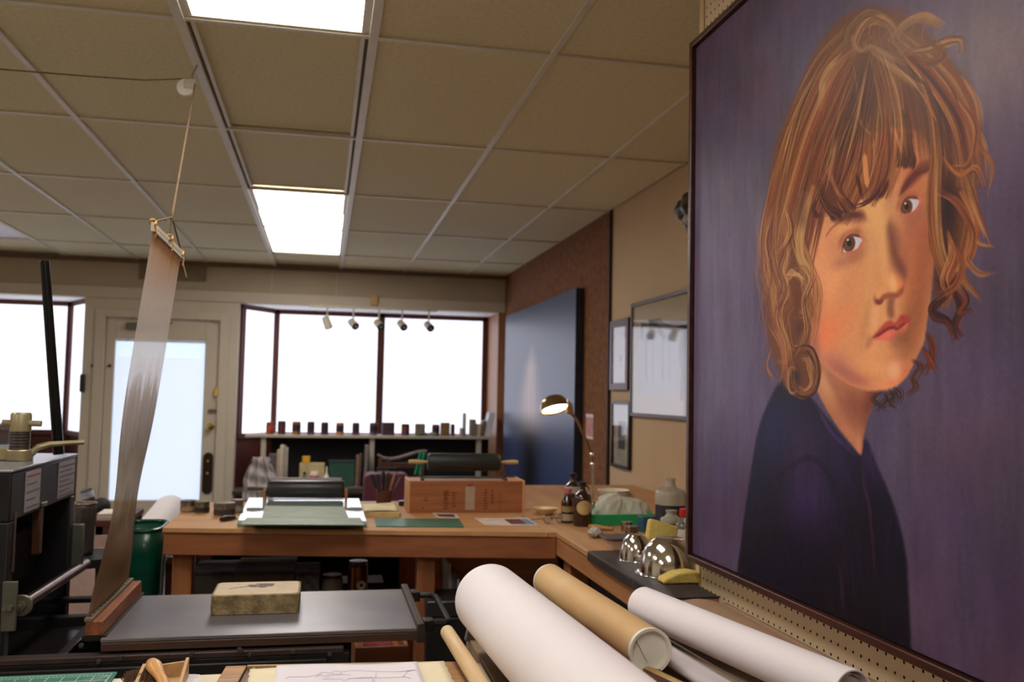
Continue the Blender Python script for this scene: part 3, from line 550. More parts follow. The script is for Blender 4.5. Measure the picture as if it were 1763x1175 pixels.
idx = np.arange(nv*nu).reshape(nv, nu); q = np.stack([idx[:-1, :-1], idx[1:, :-1], idx[1:, 1:], idx[:-1, 1:]], -1).reshape(-1)
me = bpy.data.meshes.new('painted_canvas'); nf = (nv-1)*(nu-1)
me.vertices.add(nv*nu); me.vertices.foreach_set('co', co.reshape(-1)); me.loops.add(nf*4); me.loops.foreach_set('vertex_index', q); me.polygons.add(nf); me.polygons.foreach_set('loop_start', np.arange(nf)*4)
me.update(calc_edges=True); me.validate()
at_ = me.color_attributes.new('paint', 'FLOAT_COLOR', 'POINT'); lc = np.where(C_ <= .04045, C_/12.92, ((C_+.055)/1.055)**2.4)*PAINT_GAIN
at_.data.foreach_set('color', np.concatenate([np.clip(lc, 0, 1), np.ones((nv, nu, 1))], -1).reshape(-1).astype(np.float32))
pm = bpy.data.materials.new('oil_paint'); pm.use_nodes = True; nt = pm.node_tree; b = nt.nodes['Principled BSDF']
an = nt.nodes.new('ShaderNodeVertexColor'); an.layer_name = 'paint'; nt.links.new(an.outputs[0], b.inputs['Base Color']); b.inputs['Roughness'].default_value = .42; b.inputs['Specular IOR Level'].default_value = .22
tc = nt.nodes.new('ShaderNodeTexCoord'); mp = nt.nodes.new('ShaderNodeMapping'); mp.inputs['Scale'].default_value = (1, 3.5, 1); nz = nt.nodes.new('ShaderNodeTexNoise'); nz.inputs['Scale'].default_value = 120
bp = nt.nodes.new('ShaderNodeBump'); bp.inputs['Strength'].default_value = .25; bp.inputs['Distance'].default_value = .001
nt.links.new(tc.outputs['Object'], mp.inputs[0]); nt.links.new(mp.outputs[0], nz.inputs[0]); nt.links.new(nz.outputs[0], bp.inputs['Height']); nt.links.new(bp.outputs[0], b.inputs['Normal'])
me.materials.append(pm)
pt = thing('portrait_painting', 'large oil portrait of a person with tousled brown hair in a dark blue jumper', 'painting', (PXC, (PY0+PY1)/2, PZ0))
co_ = bpy.data.objects.new('painted_canvas', me); COL.objects.link(co_); co_.parent = pt
obj('stretcher', box(B(), PXC+.002, PGX-.003, PY0, PY1, PZ0, PZ1), mat('raw_canvas', (190, 176, 150), .9), pt, True)
FRM = wood('dark_walnut_frame', (52, 24, 18), (78, 38, 28), 'Y', .35)
for nm, a in (('frame_side', (PY1+.004, PY1+.022, PZ0-.02, PZ1+.02)), ('frame_side', (PY0-.022, PY0-.004, PZ0-.02, PZ1+.02)), ('frame_rail', (PY0-.004, PY1+.004, PZ1+.004, PZ1+.02)), ('frame_rail', (PY0-.004, PY1+.004, PZ0-.02, PZ0-.004))):
    obj(nm, box(B(), PXC-.012, PGX-.003, *a), FRM, pt, True, bevel=.002)
obj('shadow_gap', box(B(), PXC+.006, PXC+.01, PY0-.005, PY1+.005, PZ0-.005, PZ1+.005), mat('gap_black', (14, 10, 12), .8), pt, True)
def V3(*a): return Vector(a)
# ---------------------------------------------------------------- lithographic press on the left
BZ = .80; BXa, BXb, BYa, BYb = -.50, .256, 2.315, 2.775
pr = thing('printing_press', 'black iron hand printing press with a long grey steel bed', 'press', (-.6, 2.55, 0))
def P(name, bm, m, **k): return obj(name, bm, m, k.pop('parent', pr), True, **k)
BEDM = mat('bed_steel', (112, 110, 118), .36, .55, scale=4, c2=(138, 132, 134), bump=.1, bscale=25, det=8)
P('bed_plate', box(B(), BXa, BXb, BYa, BYb, BZ-.010, BZ), BEDM, bevel=.002)
P('bed_board', box(B(), BXa+.002, BXb, BYa-.002, BYb, BZ-.030, BZ-.0105), wood('bed_board_brown', (66, 44, 34), (84, 58, 44), 'X', .5), bevel=.002)
P('bed_end_bar', hexa(B(), [(BXb-.005, BYa-.01, BZ-.035), (BXb+.022, BYa-.01, BZ-.035), (BXb+.022, BYb+.01, BZ-.035), (BXb-.005, BYb+.01, BZ-.035), (BXb-.005, BYa-.01, BZ+.014), (BXb+.015, BYa-.01, BZ+.014), (BXb+.015, BYb+.01, BZ+.014), (BXb-.005, BYb+.01, BZ+.014)]), mat('worn_iron', (72, 58, 54), .5, .5), bevel=.003)
h = P('bed_handle', tube(B(), [(BXb+.018, BYb-.06, BZ-.006), (BXb+.075, BYb-.065, BZ-.006), (BXb+.09, BYb-.085, BZ-.006), (BXb+.09, BYa+.085, BZ-.006), (BXb+.075, BYa+.065, BZ-.006), (BXb+.018, BYa+.06, BZ-.006)], .0085, 10), BLACK, label='black U-shaped pull handle at the end of the bed')
for y in (BYb-.06, BYa+.06): P('handle_block', box(B(), BXb+.018, BXb+.045, y-.02, y+.02, BZ-.022, BZ+.008), BLACK, bevel=.003)
for y, n_ in ((BYa-.015, 'side_rail'), (BYb-.02, 'side_rail')): P(n_, box(B(), -1.35, .085, y, y+.035, BZ-.14, BZ-.05), BLACK, bevel=.003)
P('front_rail_cap', box(B(), -1.35, .07, BYa-.018, BYa+.022, BZ-.050, BZ-.036), mat('worn_iron', (0, 0, 0)), bevel=.002)
P('side_panel', box(B(), -1.35, .03, BYa-.03, BYa-.016, .30, BZ-.06), mat('press_black', (14, 13, 15), .5, .2), bevel=.003)
P('side_panel', box(B(), -1.35, .03, BYb+.016, BYb+.03, .30, BZ-.06), mat('press_black', (0, 0, 0)), bevel=.003)
for x in (-1.25, -.02):
    for y in (BYa+.01, BYb-.05): P('leg', box(B(), x-.03, x+.03, y-.0, y+.045, 0, BZ-.14), BLACK, bevel=.004)
for px, py in ((415, 1121), (430, 1128), (505, 1123), (568, 1127), (330, 1127), (207, 1133), (140, 1112), (170, 1140), (412, 1119)):
    p = on('Y', BYa-.03, px, py); obj('bolt_head', lathe(B(), [(0, .006), (.005, .005), (.0065, 0)], seg=8), mat('bolt_grey', (96, 92, 90), .35, .8), pr, loc=Vector((p[0], BYa-.03, p[2]))-pr.location, rot=(PI/2, 0, 0))
# uprights, top beam, screw
bx = -.72
UPL = mat('upright_iron', (20, 20, 24), .45, .2, scale=12, c2=(30, 30, 34))
P('top_beam', box(B(), -1.12, bx, 2.345, 2.915, 1.072, 1.19), UPL, bevel=.004)
P('beam_plate', box(B(), -1.125, bx+.003, 2.342, 2.918, 1.19, 1.197), mat('beam_top_steel', (150, 148, 160), .25, .6, scale=9, c2=(176, 174, 182)), bevel=.002)
P('upright', box(B(), -1.12, bx, 2.345, 2.385, .30, 1.072), UPL, bevel=.004); P('upright', box(B(), -1.12, bx, 2.875, 2.915, .30, 1.072), UPL, bevel=.004)
P('upright_edge', box(B(), bx, bx+.003, 2.378, 2.386, .95, 1.09), mat('rust_edge', (80, 58, 48), .6))
LBL = mat('label_white', (150, 144, 150), .6, var=.03)
INK = mat('print_ink', (112, 106, 116), .7); REDI = mat('red_ink', (150, 60, 60), .7)
for (pa, pb, nr, red) in (((45, 800), (70, 842), 5, 1), ((101, 790), (128, 822), 7, 0)):
    y0 = on('X', bx, pa[0], 800)[1]; y1 = on('X', bx, pb[0], 800)[1]; lb = P('label', box(B(), bx, bx+.002, y0, y1, 1.082, 1.182), LBL, label='white instruction label on the beam')
    for i in range(nr):
        z = 1.172-.09*i/(nr-.4); e = random.uniform(.1, .3)*(y1-y0)
        obj('text_line', box(B(), bx+.002, bx+.0026, y0+.008, y1-.006-(e if i % 2 else 0), z-.0035, z), REDI if red and i == 0 else INK, lb, True)
# inner mechanism seen under the beam
P('scraper_box', box(B(), -1.0, -.80, 2.42, 2.84, .86, 1.0), mat('press_black', (0, 0, 0)), bevel=.006)
p = on('Y', 2.6, 64, 870); q = on('Y', 2.6, 66, 955)
P('copper_post', box(B(), p[0]-.008, p[0]+.012, 2.59, 2.62, q[2], p[2]), mat('rust_orange', (84, 50, 34), .5, .3), bevel=.003)
P('clamp_white', box(B(), p[0]-.002, p[0]+.02, 2.585, 2.62, p[2]-.004, p[2]+.008), mat('zinc', (120, 118, 104), .4, .6), bevel=.002)
p = on('Y', 2.5, 35, 790)
sx, sy = -.792, 2.63
P('screw_collar', lathe(B(), [(0, 0), (.034, 0), (.034, .03), (.0, .03)], (sx, sy, 1.197)), mat('dull_brass', (170, 160, 124), .4, .7), bevel=.003)
P('screw', lathe(B(), [(0, 0)]+[(.0235+(.0014 if i % 2 else 0), .004*i) for i in range(14)]+[(0, .056)], (sx, sy, 1.225), 20), mat('screw_bronze', (66, 58, 50), .45, .5))
P('screw_head', lathe(B(), [(0, .03), (.026, .03), (.026, .074), (.023, .080), (0, .080)], (sx, sy, 1.245), 20), mat('dull_brass', (0, 0, 0)))
P('cross_pin', cyl(B(), (sx-.044, sy-.005, 1.298), (sx+.052, sy-.005, 1.296), .008), mat('dull_brass', (0, 0, 0)))
P('collar_lug', box(B(), sx-.055, sx-.02, sy-.02, sy+.02, 1.197, 1.232), mat('dull_brass', (0, 0, 0)), bevel=.004)
P('collar_arm', tube(B(), [(sx+.028, sy, 1.215), (sx+.045, sy, 1.232), (sx+.07, sy+.01, 1.24), (sx+.115, sy+.03, 1.243), (sx+.15, sy+.04, 1.245)], [.010, .0095, .008, .007, .007], 10), mat('dull_brass', (0, 0, 0)))
a, b_ = on('Y', 2.72, 101, 783), on('Y', 2.72, 77, 449)
P('pressure_lever', tube(B(), [a, b_], [.0145, .0125], 16), mat('lever_black', (20, 20, 22), .25, .6), label='long black pressure lever standing up from the beam', bevel=.002)
# drive rod with washers and plate
rx = -.70; a, b_ = on('X', rx, 37, 1043), on('X', rx, 148, 971)
P('drive_rod', tube(B(), [a, b_], [.015, .015], 18), mat('rod_brown', (104, 80, 78), .32, .7, scale=9, c2=(84, 56, 48)), bevel=.003)
d = (Vector(a)-Vector(b_)).normalized(); a = Vector(a)
P('washer', cyl(B(), a+d*-.004, a+d*.006, .026), mat('zinc', (0, 0, 0)), bevel=.002); P('nut', cyl(B(), a+d*.006, a+d*.018, .013, seg=6), mat('zinc', (0, 0, 0))); P('stud', cyl(B(), a+d*.018, a+d*.026, .006, seg=12), mat('zinc', (0, 0, 0)))
pa, pb = on('Y', 2.325, 6, 1002), on('Y', 2.325, 27, 1087)
P('bracket_plate', box(B(), pa[0], pb[0], 2.320, 2.330, pb[2], pa[2]), mat('plate_greygreen', (96, 98, 86), .5, .4), bevel=.002)
for k in (-.010, .006): q = on('Y', 2.32, 16+k*500, 1046); P('plate_bolt', cyl(B(), (q[0], 2.320, q[2]), (q[0], 2.306, q[2]), .006, seg=8), mat('zinc', (0, 0, 0)))
P('tray_plate', hexa(B(), [(-.98, 2.36, .70), (-.62, 2.36, .70), (-.62, 2.72, .70), (-.98, 2.72, .70), (-.98, 2.36, .71), (-.62, 2.36, .735), (-.62, 2.72, .735), (-.98, 2.72, .71)]), mat('shiny_dark_plate', (62, 54, 58), .25, .7), bevel=.004)
P('cross_bar', box(B(), -.60, -.575, 2.34, 2.76, .745, .765), DARKM, bevel=.003)
P('far_guide', box(B(), -.95, BXa, BYb-.01, BYb+.02, .785, .80), DARKM, bevel=.003)
q = on('Y', 2.93, 128, 965); P('rear_bracket', box(B(), q[0]-.02, q[0]+.025, 2.92, 2.935, .86, .985), mat('plate_greygreen', (0, 0, 0)), bevel=.004)
# litho stone
a, b_ = on('Z', BZ, 362, 1060), on('Z', BZ, 515, 1058)
w_ = float(b_[0]-a[0]); y0 = float(a[1]+b_[1])/2
ls = thing('litho_stone', 'thick yellow-grey limestone printing block lying on the steel press bed', 'stone', ((a[0]+b_[0])/2, y0+.075, BZ))
bm = rbox(B(), -w_/2, w_/2, -.075, .095, 0, .052, .018, 6); bmesh.ops.subdivide_edges(bm, edges=[e for e in bm.edges if abs(e.verts[0].co.z-e.verts[1].co.z) > .01], cuts=4)
for v_ in bm.verts:
    if 0.001 < v_.co.z < .05: v_.co.x += random.uniform(-.0018, .0018); v_.co.y += random.uniform(-.0018, .0018)
STN = mat('limestone', (172, 152, 112), .85, scale=45, c2=(122, 106, 74), bump=.9, bscale=140, det=8)
obj('stone_block', bm, STN, ls, bevel=.004, seg=3, ang=50)
bm = rbox(B(), -w_/2+.006, w_/2-.006, -.068, .089, .0518, .0527, .016, 6); obj('ground_face', bm, mat('ground_face', (196, 178, 148), .7, scale=20, c2=(208, 190, 160)), ls)
bm = B(); rr = random.Random(3)
for cx, cy, s in ((-.008, .03, .02), (.02, .035, .024), (.008, .055, .018), (.03, .055, .016), (-.02, .045, .012), (.012, .015, .012), (-.055, .062, .004)):
    pts = [(cx+s*rr.uniform(.7, 1.1)*math.cos(t), cy+s*.62*rr.uniform(.6, 1.1)*math.sin(t)) for t in np.linspace(0, 2*PI, 13)[:-1]]; prism(bm, pts, .0527, .0529+.0001*s*100)
tube(bm, [(-.075, .0, .0528), (-.055, .018, .0528), (-.04, .022, .0528), (-.02, .036, .0528)], .0008, 4)
obj('ink_drawing', bm, mat('stone_ink', (110, 98, 98), .8, var=.2), ls, label='faint grey ink image')
# ---------------------------------------------------------------- tympan sheet hung from the ceiling
t0, t1 = Vector(on('Y', 2.37, 263, 397)), Vector(on('Y', 2.74, 311, 443))
tp = thing('tympan_sheet', 'tall translucent stained plastic tympan sheet with a wooden bar, hung from the ceiling rope', 'sheet', (-.50, 2.55, BZ))
def PT(name, bm, m, **k): return obj(name, bm, m, k.pop('parent', tp), True, **k)
y0, y1 = 2.33, 2.80
PT('bottom_bar', hexa(B(), [(-.538, y0, BZ+.004), (-.498, y0, BZ+.004), (-.498, y1, BZ+.004), (-.538, y1, BZ+.004), (-.538, y0, BZ+.038), (-.50, y0, BZ+.038), (-.50, y1, BZ+.038), (-.538, y1, BZ+.038)]), wood('bar_red_oak', (120, 62, 36), (156, 98, 60), 'Y', .6, 10), bevel=.002)
PT('bar_foot', box(B(), -.545, -.49, y0+.0, y1, BZ-.008, BZ+.004), BLACK)
PT('clamp_strip', box(B(), -.541, -.522, y0-.002, y1+.002, BZ+.038, BZ+.046), mat('strip_grey', (120, 106, 84), .6), bevel=.001)
for i in range(14): obj('tack', lathe(B(), [(0, .003), (.004, .0015), (.0045, 0)], seg=8), mat('bolt_grey', (0, 0, 0)), tp, loc=Vector((-.531, y0+.02+i*.033, BZ+.046))-tp.location)
def sheet(u, v):
    a = Vector((-.535, y0+.004+u*(y1-y0-.01), BZ+.042)); b = t0.lerp(t1, u)
    p = a.lerp(b, v); p.x += (.016-.028*u)*math.exp(-((v-.27)/.17)**2)*min(1, v*8) + .014*math.sin(PI*min(1, v*5))*math.sin(PI*u)*1.2*(1 if v < .2 else math.exp(-(v-.2)*14))
    return p
m = bpy.data.materials.new('stained_glare_plastic'); m.use_nodes = True; nt = m.node_tree; N, L = nt.nodes, nt.links; out = N['Material Output']; pb_ = N['Principled BSDF']
tc = N.new('ShaderNodeTexCoord'); sp = N.new('ShaderNodeSeparateXYZ'); L.new(tc.outputs['Object'], sp.inputs[0])
nz = N.new('ShaderNodeTexNoise'); nz.inputs['Scale'].default_value = 5; mp = N.new('ShaderNodeMapping'); mp.inputs['Scale'].default_value = (1, 4, .8); L.new(tc.outputs['Object'], mp.inputs[0]); L.new(mp.outputs[0], nz.inputs[0]); nz.inputs['Detail'].default_value = 6
ad = N.new('ShaderNodeMath'); ad.operation = 'MULTIPLY_ADD'; ad.inputs[1].default_value = .22; L.new(nz.outputs[0], ad.inputs[0]); L.new(sp.outputs[2], ad.inputs[2])
mr = N.new('ShaderNodeMapRange'); mr.inputs['From Min'].default_value = .10; mr.inputs['From Max'].default_value = 1.10; L.new(ad.outputs[0], mr.inputs[0])
def ramp(stops):
    r = N.new('ShaderNodeValToRGB'); e = r.color_ramp.elements
    while len(e) < len(stops): e.new(.5)
    for el, (p_, c_) in zip(e, stops): el.position = p_; el.color = (*c_, 1)
    L.new(mr.outputs[0], r.inputs[0]); return r
colr = ramp([(0, lin((176, 150, 114))), (.12, lin((140, 112, 82))), (.24, lin((132, 106, 80))), (.34, lin((184, 168, 138))), (.44, lin((160, 142, 110))), (.68, lin((246, 244, 250))), (.84, lin((240, 230, 226))), (1, lin((206, 148, 78)))])  # white middle stops carry the window's glare; the browns are stains
opr = ramp([(0, (.97,)*3), (.26, (.96,)*3), (.36, (.95,)*3), (.58, (.97,)*3), (.64, (.58,)*3), (.82, (.66,)*3), (.96, (.95,)*3), (1, (.97,)*3)])
L.new(colr.outputs[0], pb_.inputs['Base Color']); pb_.inputs['Roughness'].default_value = .5; pb_.inputs['Specular IOR Level'].default_value = .25
tl = N.new('ShaderNodeBsdfTranslucent'); L.new(colr.outputs[0], tl.inputs[0]); tr = N.new('ShaderNodeBsdfTransparent'); tr.inputs[0].default_value = (*lin((238, 228, 212)), 1)
m1 = N.new('ShaderNodeMixShader'); tfr = ramp([(0, (.2,)*3), (.56, (.22,)*3), (.66, (.85,)*3), (.84, (.8,)*3), (.94, (.35,)*3), (1, (.3,)*3)]); L.new(tfr.outputs[0], m1.inputs[0]); L.new(pb_.outputs[0], m1.inputs[1]); L.new(tl.outputs[0], m1.inputs[2])
m2 = N.new('ShaderNodeMixShader'); L.new(opr.outputs[0], m2.inputs[0]); L.new(tr.outputs[0], m2.inputs[1]); L.new(m1.outputs[0], m2.inputs[2]); L.new(m2.outputs[0], out.inputs[0])
PT('plastic_sheet', grid(B(), 16, 60, sheet), m, ang=180)
dd = (t1-t0).normalized()
PT('top_strip', hexa(B(), [t0+Vector((-.004, -.008, -.004)), t0+Vector((.004, -.008, -.004)), t1+Vector((.004, .006, -.004)), t1+Vector((-.004, .006, -.004)), t0+Vector((-.004, -.008, .020)), t0+Vector((.004, -.008, .020)), t1+Vector((.004, .006, .020)), t1+Vector((-.004, .006, .020))]), mat('perforated_strip', (198, 184, 158), .5, var=.06), bevel=.001)
for i in range(15):
    p = t0+dd*(.02+i*.0255)+Vector((.0041, 0, .009)); obj('punch_hole', cyl(B(), (-.0005, 0, 0), (.0005, 0, 0), .0033, seg=8), mat('hole_dark', (0, 0, 0)), tp, loc=p-tp.location)
PT('clamp_rod', tube(B(), [t0+Vector((.006, -.004, -.006)), t1+Vector((.006, .004, -.006))], .003, 8), mat('thin_black_rod', (50, 46, 40), .4))
for p in (t0+Vector((0, 0, .02)), (t0+t1)/2+Vector((.005, 0, .02)), t1+Vector((0, 0, .012))):
    bm = B(); tube(bm, [p+V3(.006*math.cos(a)*1.2, .006*math.sin(a*2), .008*math.sin(a)) for a in np.linspace(0, 2*PI, 11)], .003, 6); tube(bm, [p+V3(.006, 0, 0), p+V3(.008, .002, -.02), p+V3(.006, .0, -.036)], .0022, 6)
    PT('rope_knot', bm, mat('knot_tan', (190, 150, 90), .9))
PT('loose_cord', tube(B(), [t1+V3(.002, .004, -.002), t1+V3(.008, .02, -.03), t1+V3(.014, .03, -.055)], .002, 6), mat('knot_tan', (0, 0, 0)))
kn = Vector(on('Y', 2.56, 296, 374)); pu = Vector(on('Y', 3.30, 320, 151))
pul = thing('pulley', 'small white pulley wheel hanging under the ceiling grid', 'pulley', (pu.x, pu.y, pu.z))
bm = lathe(B(), [(0, -.007), (.030, -.007), (.032, -.004), (.026, 0), (.032, .004), (.030, .007), (0, .007)]); bmesh.ops.rotate(bm, verts=bm.verts, matrix=Matrix.Rotation(PI/2, 3, 'X')); obj('wheel', bm, mat('pulley_white', (198, 194, 178), .5), pul)
bm = B(); box(bm, -.005, .035, -.011, -.008, -.004, .03); box(bm, -.005, .035, .008, .011, -.004, .03); cyl(bm, (0, -.012, 0), (0, .012, 0), .004, seg=10); hk = Vector((-.4826, pu.y+.03, CZ-.004))-pu; tube(bm, [(.02, 0, .025), tuple(hk*.6), tuple(hk)], .003, 8)
obj('bracket', bm, mat('bracket_grey', (170, 162, 144), .5, .3), pul)
rp = [Vector(on('Y', 3.26, -40, 116)), Vector(on('Y', 3.28, 60, 124)), Vector(on('Y', 3.29, 160, 132)), Vector(on('Y', 3.30, 250, 138)), pu+V3(-.02, 0, .030), pu+V3(.01, -.002, .033), pu+V3(.032, -.01, .012), kn]
rp.insert(0, Vector((XL+.5, 3.22, CZ-.06)))
r_ = thing('hanging_rope', 'brown cord running along the ceiling, over the pulley and down to the tympan', 'rope', tuple(kn))
obj('cord', tube(B(), rp, .0028, 8), ROPE, r_, True)
bm = B(); tube(bm, [kn+V3(0, 0, .012), kn, kn+V3(0, 0, -.012)], [.003, .006, .003], 8)
for p in (t0+V3(0, 0, .022), (t0+t1)/2+V3(.005, 0, .026), t1+V3(0, 0, .018)): tube(bm, [kn, p], .0024, 6)
obj('bridle', bm, ROPE, r_, True)
# ---------------------------------------------------------------- pine workbench across the middle
WZ = .90
wbn = thing('workbench', 'long pine workbench with a reddish front beam across the room', 'workbench', (.15, 3.75, 0))
def W(name, bm, m, **k): return obj(name, bm, m, k.pop('parent', wbn), True, **k)
fl, fr = on('Z', WZ, 280, 909), on('Z', WZ, 943.5, 917)
def yb(x): return fl[1]+(x-fl[0])*(fr[1]-fl[1])/(fr[0]-fl[0])   # the front edge, very slightly askew
BXL, BXR = float(fl[0]), float(fr[0]); YK = 4.16; SX = .848
W('bench_top', hexa(B(), [(BXL, yb(BXL), WZ-.018), (BXR, yb(BXR), WZ-.018), (BXR, YK, WZ-.018), (BXL, YK, WZ-.018), (BXL, yb(BXL), WZ), (BXR, yb(BXR), WZ), (BXR, YK, WZ), (BXL, YK, WZ)]), BENCH, bevel=.002)
def slant(x0, x1, dy0, dy1, z0, z1): return hexa(B(), [(x0, yb(x0)+dy0, z0), (x1, yb(x1)+dy0, z0), (x1, yb(x1)+dy1, z0), (x0, yb(x0)+dy1, z0), (x0, yb(x0)+dy0, z1), (x1, yb(x1)+dy0, z1), (x1, yb(x1)+dy1, z1), (x0, yb(x0)+dy1, z1)])
W('front_beam', slant(BXL+.004, SX+.003, .006, .045, WZ-.098, WZ-.019), FIRX, bevel=.003)
W('side_beam', box(B(), BXL+.006, BXL+.045, yb(BXL)+.05, YK, WZ-.098, WZ-.019), wood('fir_side', (126, 70, 38), (148, 86, 50), 'Y'), bevel=.003)
for xa, xb in ((on('Y', 3.42, 293, 1000)[0], on('Y', 3.42, 327, 1000)[0]), (on('Y', 3.33, 717, 1000)[0], on('Y', 3.33, 748, 1000)[0])):
    W('leg', box(B(), xa, xb, yb(xa)+.046, yb(xa)+.125, 0, WZ-.02), FIRZ, bevel=.003); W('leg', box(B(), xa, xb, YK-.10, YK-.02, 0, WZ-.02), FIRZ, bevel=.003)
SHZ = .52
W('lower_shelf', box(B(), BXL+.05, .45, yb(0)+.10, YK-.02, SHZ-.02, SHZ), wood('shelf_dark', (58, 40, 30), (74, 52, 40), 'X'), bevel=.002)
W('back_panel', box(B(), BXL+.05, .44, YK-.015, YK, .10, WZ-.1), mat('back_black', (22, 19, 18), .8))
W('stub_panel', box(B(), .44, 1.45, 3.70, 3.73, .02, WZ-.1), wood('cabinet_brown', (214, 140, 90), (232, 164, 110), 'X'))
# side bench along the right wall with a black rubber mat
sb = thing('side_bench', 'tan wooden side bench running along the right wall', 'workbench', (1.3, 3.2, 0))
SX = .848
obj('bench_top', box(B(), SX, XR-.004, 2.31, fr[1]+.0, WZ-.018, WZ), BENCHY, sb, True, bevel=.002); obj('bench_top', box(B(), BXR+.002, XR-.016, fr[1]+.002, 4.86, WZ-.018, WZ-.0005), BENCHY, sb, True)
obj('bench_end', box(B(), SX, PGX-.016, 2.11, 2.3095, WZ-.018, WZ), BENCHY, sb, True)
obj('edge_beam', box(B(), SX+.004, SX+.04, 2.11, fr[1]+.05, WZ-.085, WZ-.019), wood('side_edge', (168, 112, 70), (186, 132, 88), 'Y'), sb, True, bevel=.003)
obj('side_panel', box(B(), SX+.09, SX+.12, 2.31, fr[1]+.3, .05, WZ-.085), mat('dark_under', (34, 24, 20), .8), sb, True)  # dark panel stands in for the shade under the bench
obj('bench_leg', box(B(), SX+.02, SX+.09, fr[1]-.12, fr[1]-.04, 0, WZ-.085), FIRZ, sb, True, bevel=.003)
obj('bench_leg', box(B(), SX+.02, SX+.09, 2.33, 2.41, 0, WZ-.085), FIRZ, sb, True, bevel=.003)
mq = on('Z', WZ, 1014, 952)
bm = B(); box(bm, SX-.006, 1.56, 2.305, float(mq[1]), WZ+.0004, WZ+.006); box(bm, SX-.006, PGX-.016, 2.108, 2.3049, WZ+.0004, WZ+.006); box(bm, SX-.007, SX-.003, 2.108, 2.3049, WZ-.022, WZ+.003); box(bm, SX-.007, SX-.003, 2.305, float(mq[1]), WZ-.024, WZ+.003)
tag(obj('rubber_mat', bm, mat('mat_black', (44, 39, 40), .5, scale=14, c2=(66, 58, 56), bump=.2), world=True, bevel=.001), 'black rubber mat draped over the near end of the side bench', 'mat')

def put(px, py, z=WZ): p = on('Z', z, px, py); return float(p[0]), float(p[1])
def width(px0, px1, y, py=880): return float(on('Y', y, px1, py)[0]-on('Y', y, px0, py)[0])
def bottle(name, label, px, py, r, h, mb, mc=None, cap_h=.018, neck=.35, nh=.22, group=None, shoulder=.14, labels=(), seg=28, z=WZ, fill=None, cat='bottle', mlabel=None):
    x, y = put(px, py, z); t = thing(name, label, cat, (x, y+r, z), group=group); rn = r*neck; hs = h*(1-nh)
    prof = [(0, 0), (r*.92, 0), (r, r*.1), (r, hs*(1-shoulder*1.6)), (r*.93, hs*(1-shoulder*.8)), (r*.7, hs*(1-shoulder*.25)), (rn*1.25, hs*1.03), (rn, hs*1.08), (rn, h)]
    if not mc: prof += [(rn*1.15, h), (rn*1.15, h+.004), (0, h+.004)]
    else: prof += [(0, h)]
    obj('bottle_body', lathe(B(), prof, seg=seg), mb, t, ang=60)
    if mc: obj('cap', lathe(B(), [(0, h-.002), (rn*1.25, h-.002), (rn*1.3, h+.002), (rn*1.25, h+cap_h), (0, h+cap_h)], seg=20), mc, t, bevel=.001)
    for (z0, z1, m_, kind) in labels:
        if kind == 'band': obj('label', lathe(B(), [(r+.0008, z0), (r+.0012, z0), (r+.0012, z1), (r+.0008, z1)], seg=seg), m_, t)
        else:
            pts = [(math.cos(a), math.sin(a)) for a in np.linspace(0, 2*PI, 21)[:-1]]; bm = B(); c0 = (z0+z1)/2; vs = []
            cen = bm.verts.new((0, -(r+.0015), c0)); A0 = -PI/2-.08
            for u, v in pts: a = A0+u*.85; vs.append(bm.verts.new(((r+.0015)*math.cos(a), (r+.0015)*math.sin(a), c0+v*(z1-z0)/2)))
            for k in range(20): bm.faces.new((cen, vs[k], vs[(k+1) % 20]))
            cen.co = ((r+.0015)*math.cos(A0), (r+.0015)*math.sin(A0), c0); bmesh.ops.subdivide_edges(bm, edges=[e for e in bm.edges if cen in e.verts], cuts=3)
            for v_ in bm.verts: l_ = math.hypot(v_.co.x, v_.co.y); v_.co.x *= (r+.0015)/l_; v_.co.y *= (r+.0015)/l_
            obj('label', bm, m_, t, ang=180)
    return t
AMB = mat('amber_glass', (46, 22, 14), .12, spec=.6, c2=(58, 28, 18), coat=.3)
CRM = mat('label_cream', (196, 164, 112), .6, var=.08, scale=30)
t = bottle('glass_jug', 'large dark amber jug with an oval cream label near the lamp', 1007, 908, .036, .158, AMB, DARKM, .01, .3, .18, labels=[(.045, .10, CRM, 'oval')])
obj('ring_handle', tube(B(), [(.012+.012*math.cos(a), 0, .140+.012*math.sin(a)) for a in np.linspace(-1.9, 1.9, 9)], .003, 8), AMB, t)
t = bottle('glass_jug', 'dark bottle with a white capped shoulder, behind the oval label jug', 990, 893, .036, .168, AMB, DARKM, .012, .32, .16, labels=[(.10, .128, mat('dusty_white', (176, 160, 146), .8), 'band')])
t = bottle('glass_bottle', 'dark bottle with orange and green striped labels, left of the amber jug', 980, 902, .026, .115, AMB, mat('pink_cap', (176, 104, 104), .5), .02, .5, .14, labels=[(.010, .036, mat('pale_label', (172, 150, 116), .7), 'band'), (.044, .066, mat('orange_label', (196, 92, 50), .6, c2=(90, 150, 100), scale=40), 'band')])
PLAS = mat('milky_plastic', (216, 208, 186), .35, trans=.55, spec=.4); LIQ = mat('dark_liquid', (46, 46, 56), .2, c2=(54, 54, 62))
def jug(name, label, px, py, r, h, frac, cap=None, m=None, cat='bottle', group=None, neck=.3, nh=.16):
    t = bottle(name, label, px, py, r, h, m or PLAS, cap, .018, neck, nh, cat=cat, group=group, shoulder=.07)
    obj('liquid', lathe(B(), [(0, .002), (r+.0006, .002), (r+.0006, h*frac), (0, h*frac)], seg=28), LIQ, t); return t
jug('plastic_jug', 'large translucent plastic jug half full of dark liquid', 1164, 925, .056, .200, .55)
jug('squat_bottle', 'squat translucent bottle of dark liquid beside the large jug', 1163, 940, .038, .110, .66, neck=.45)
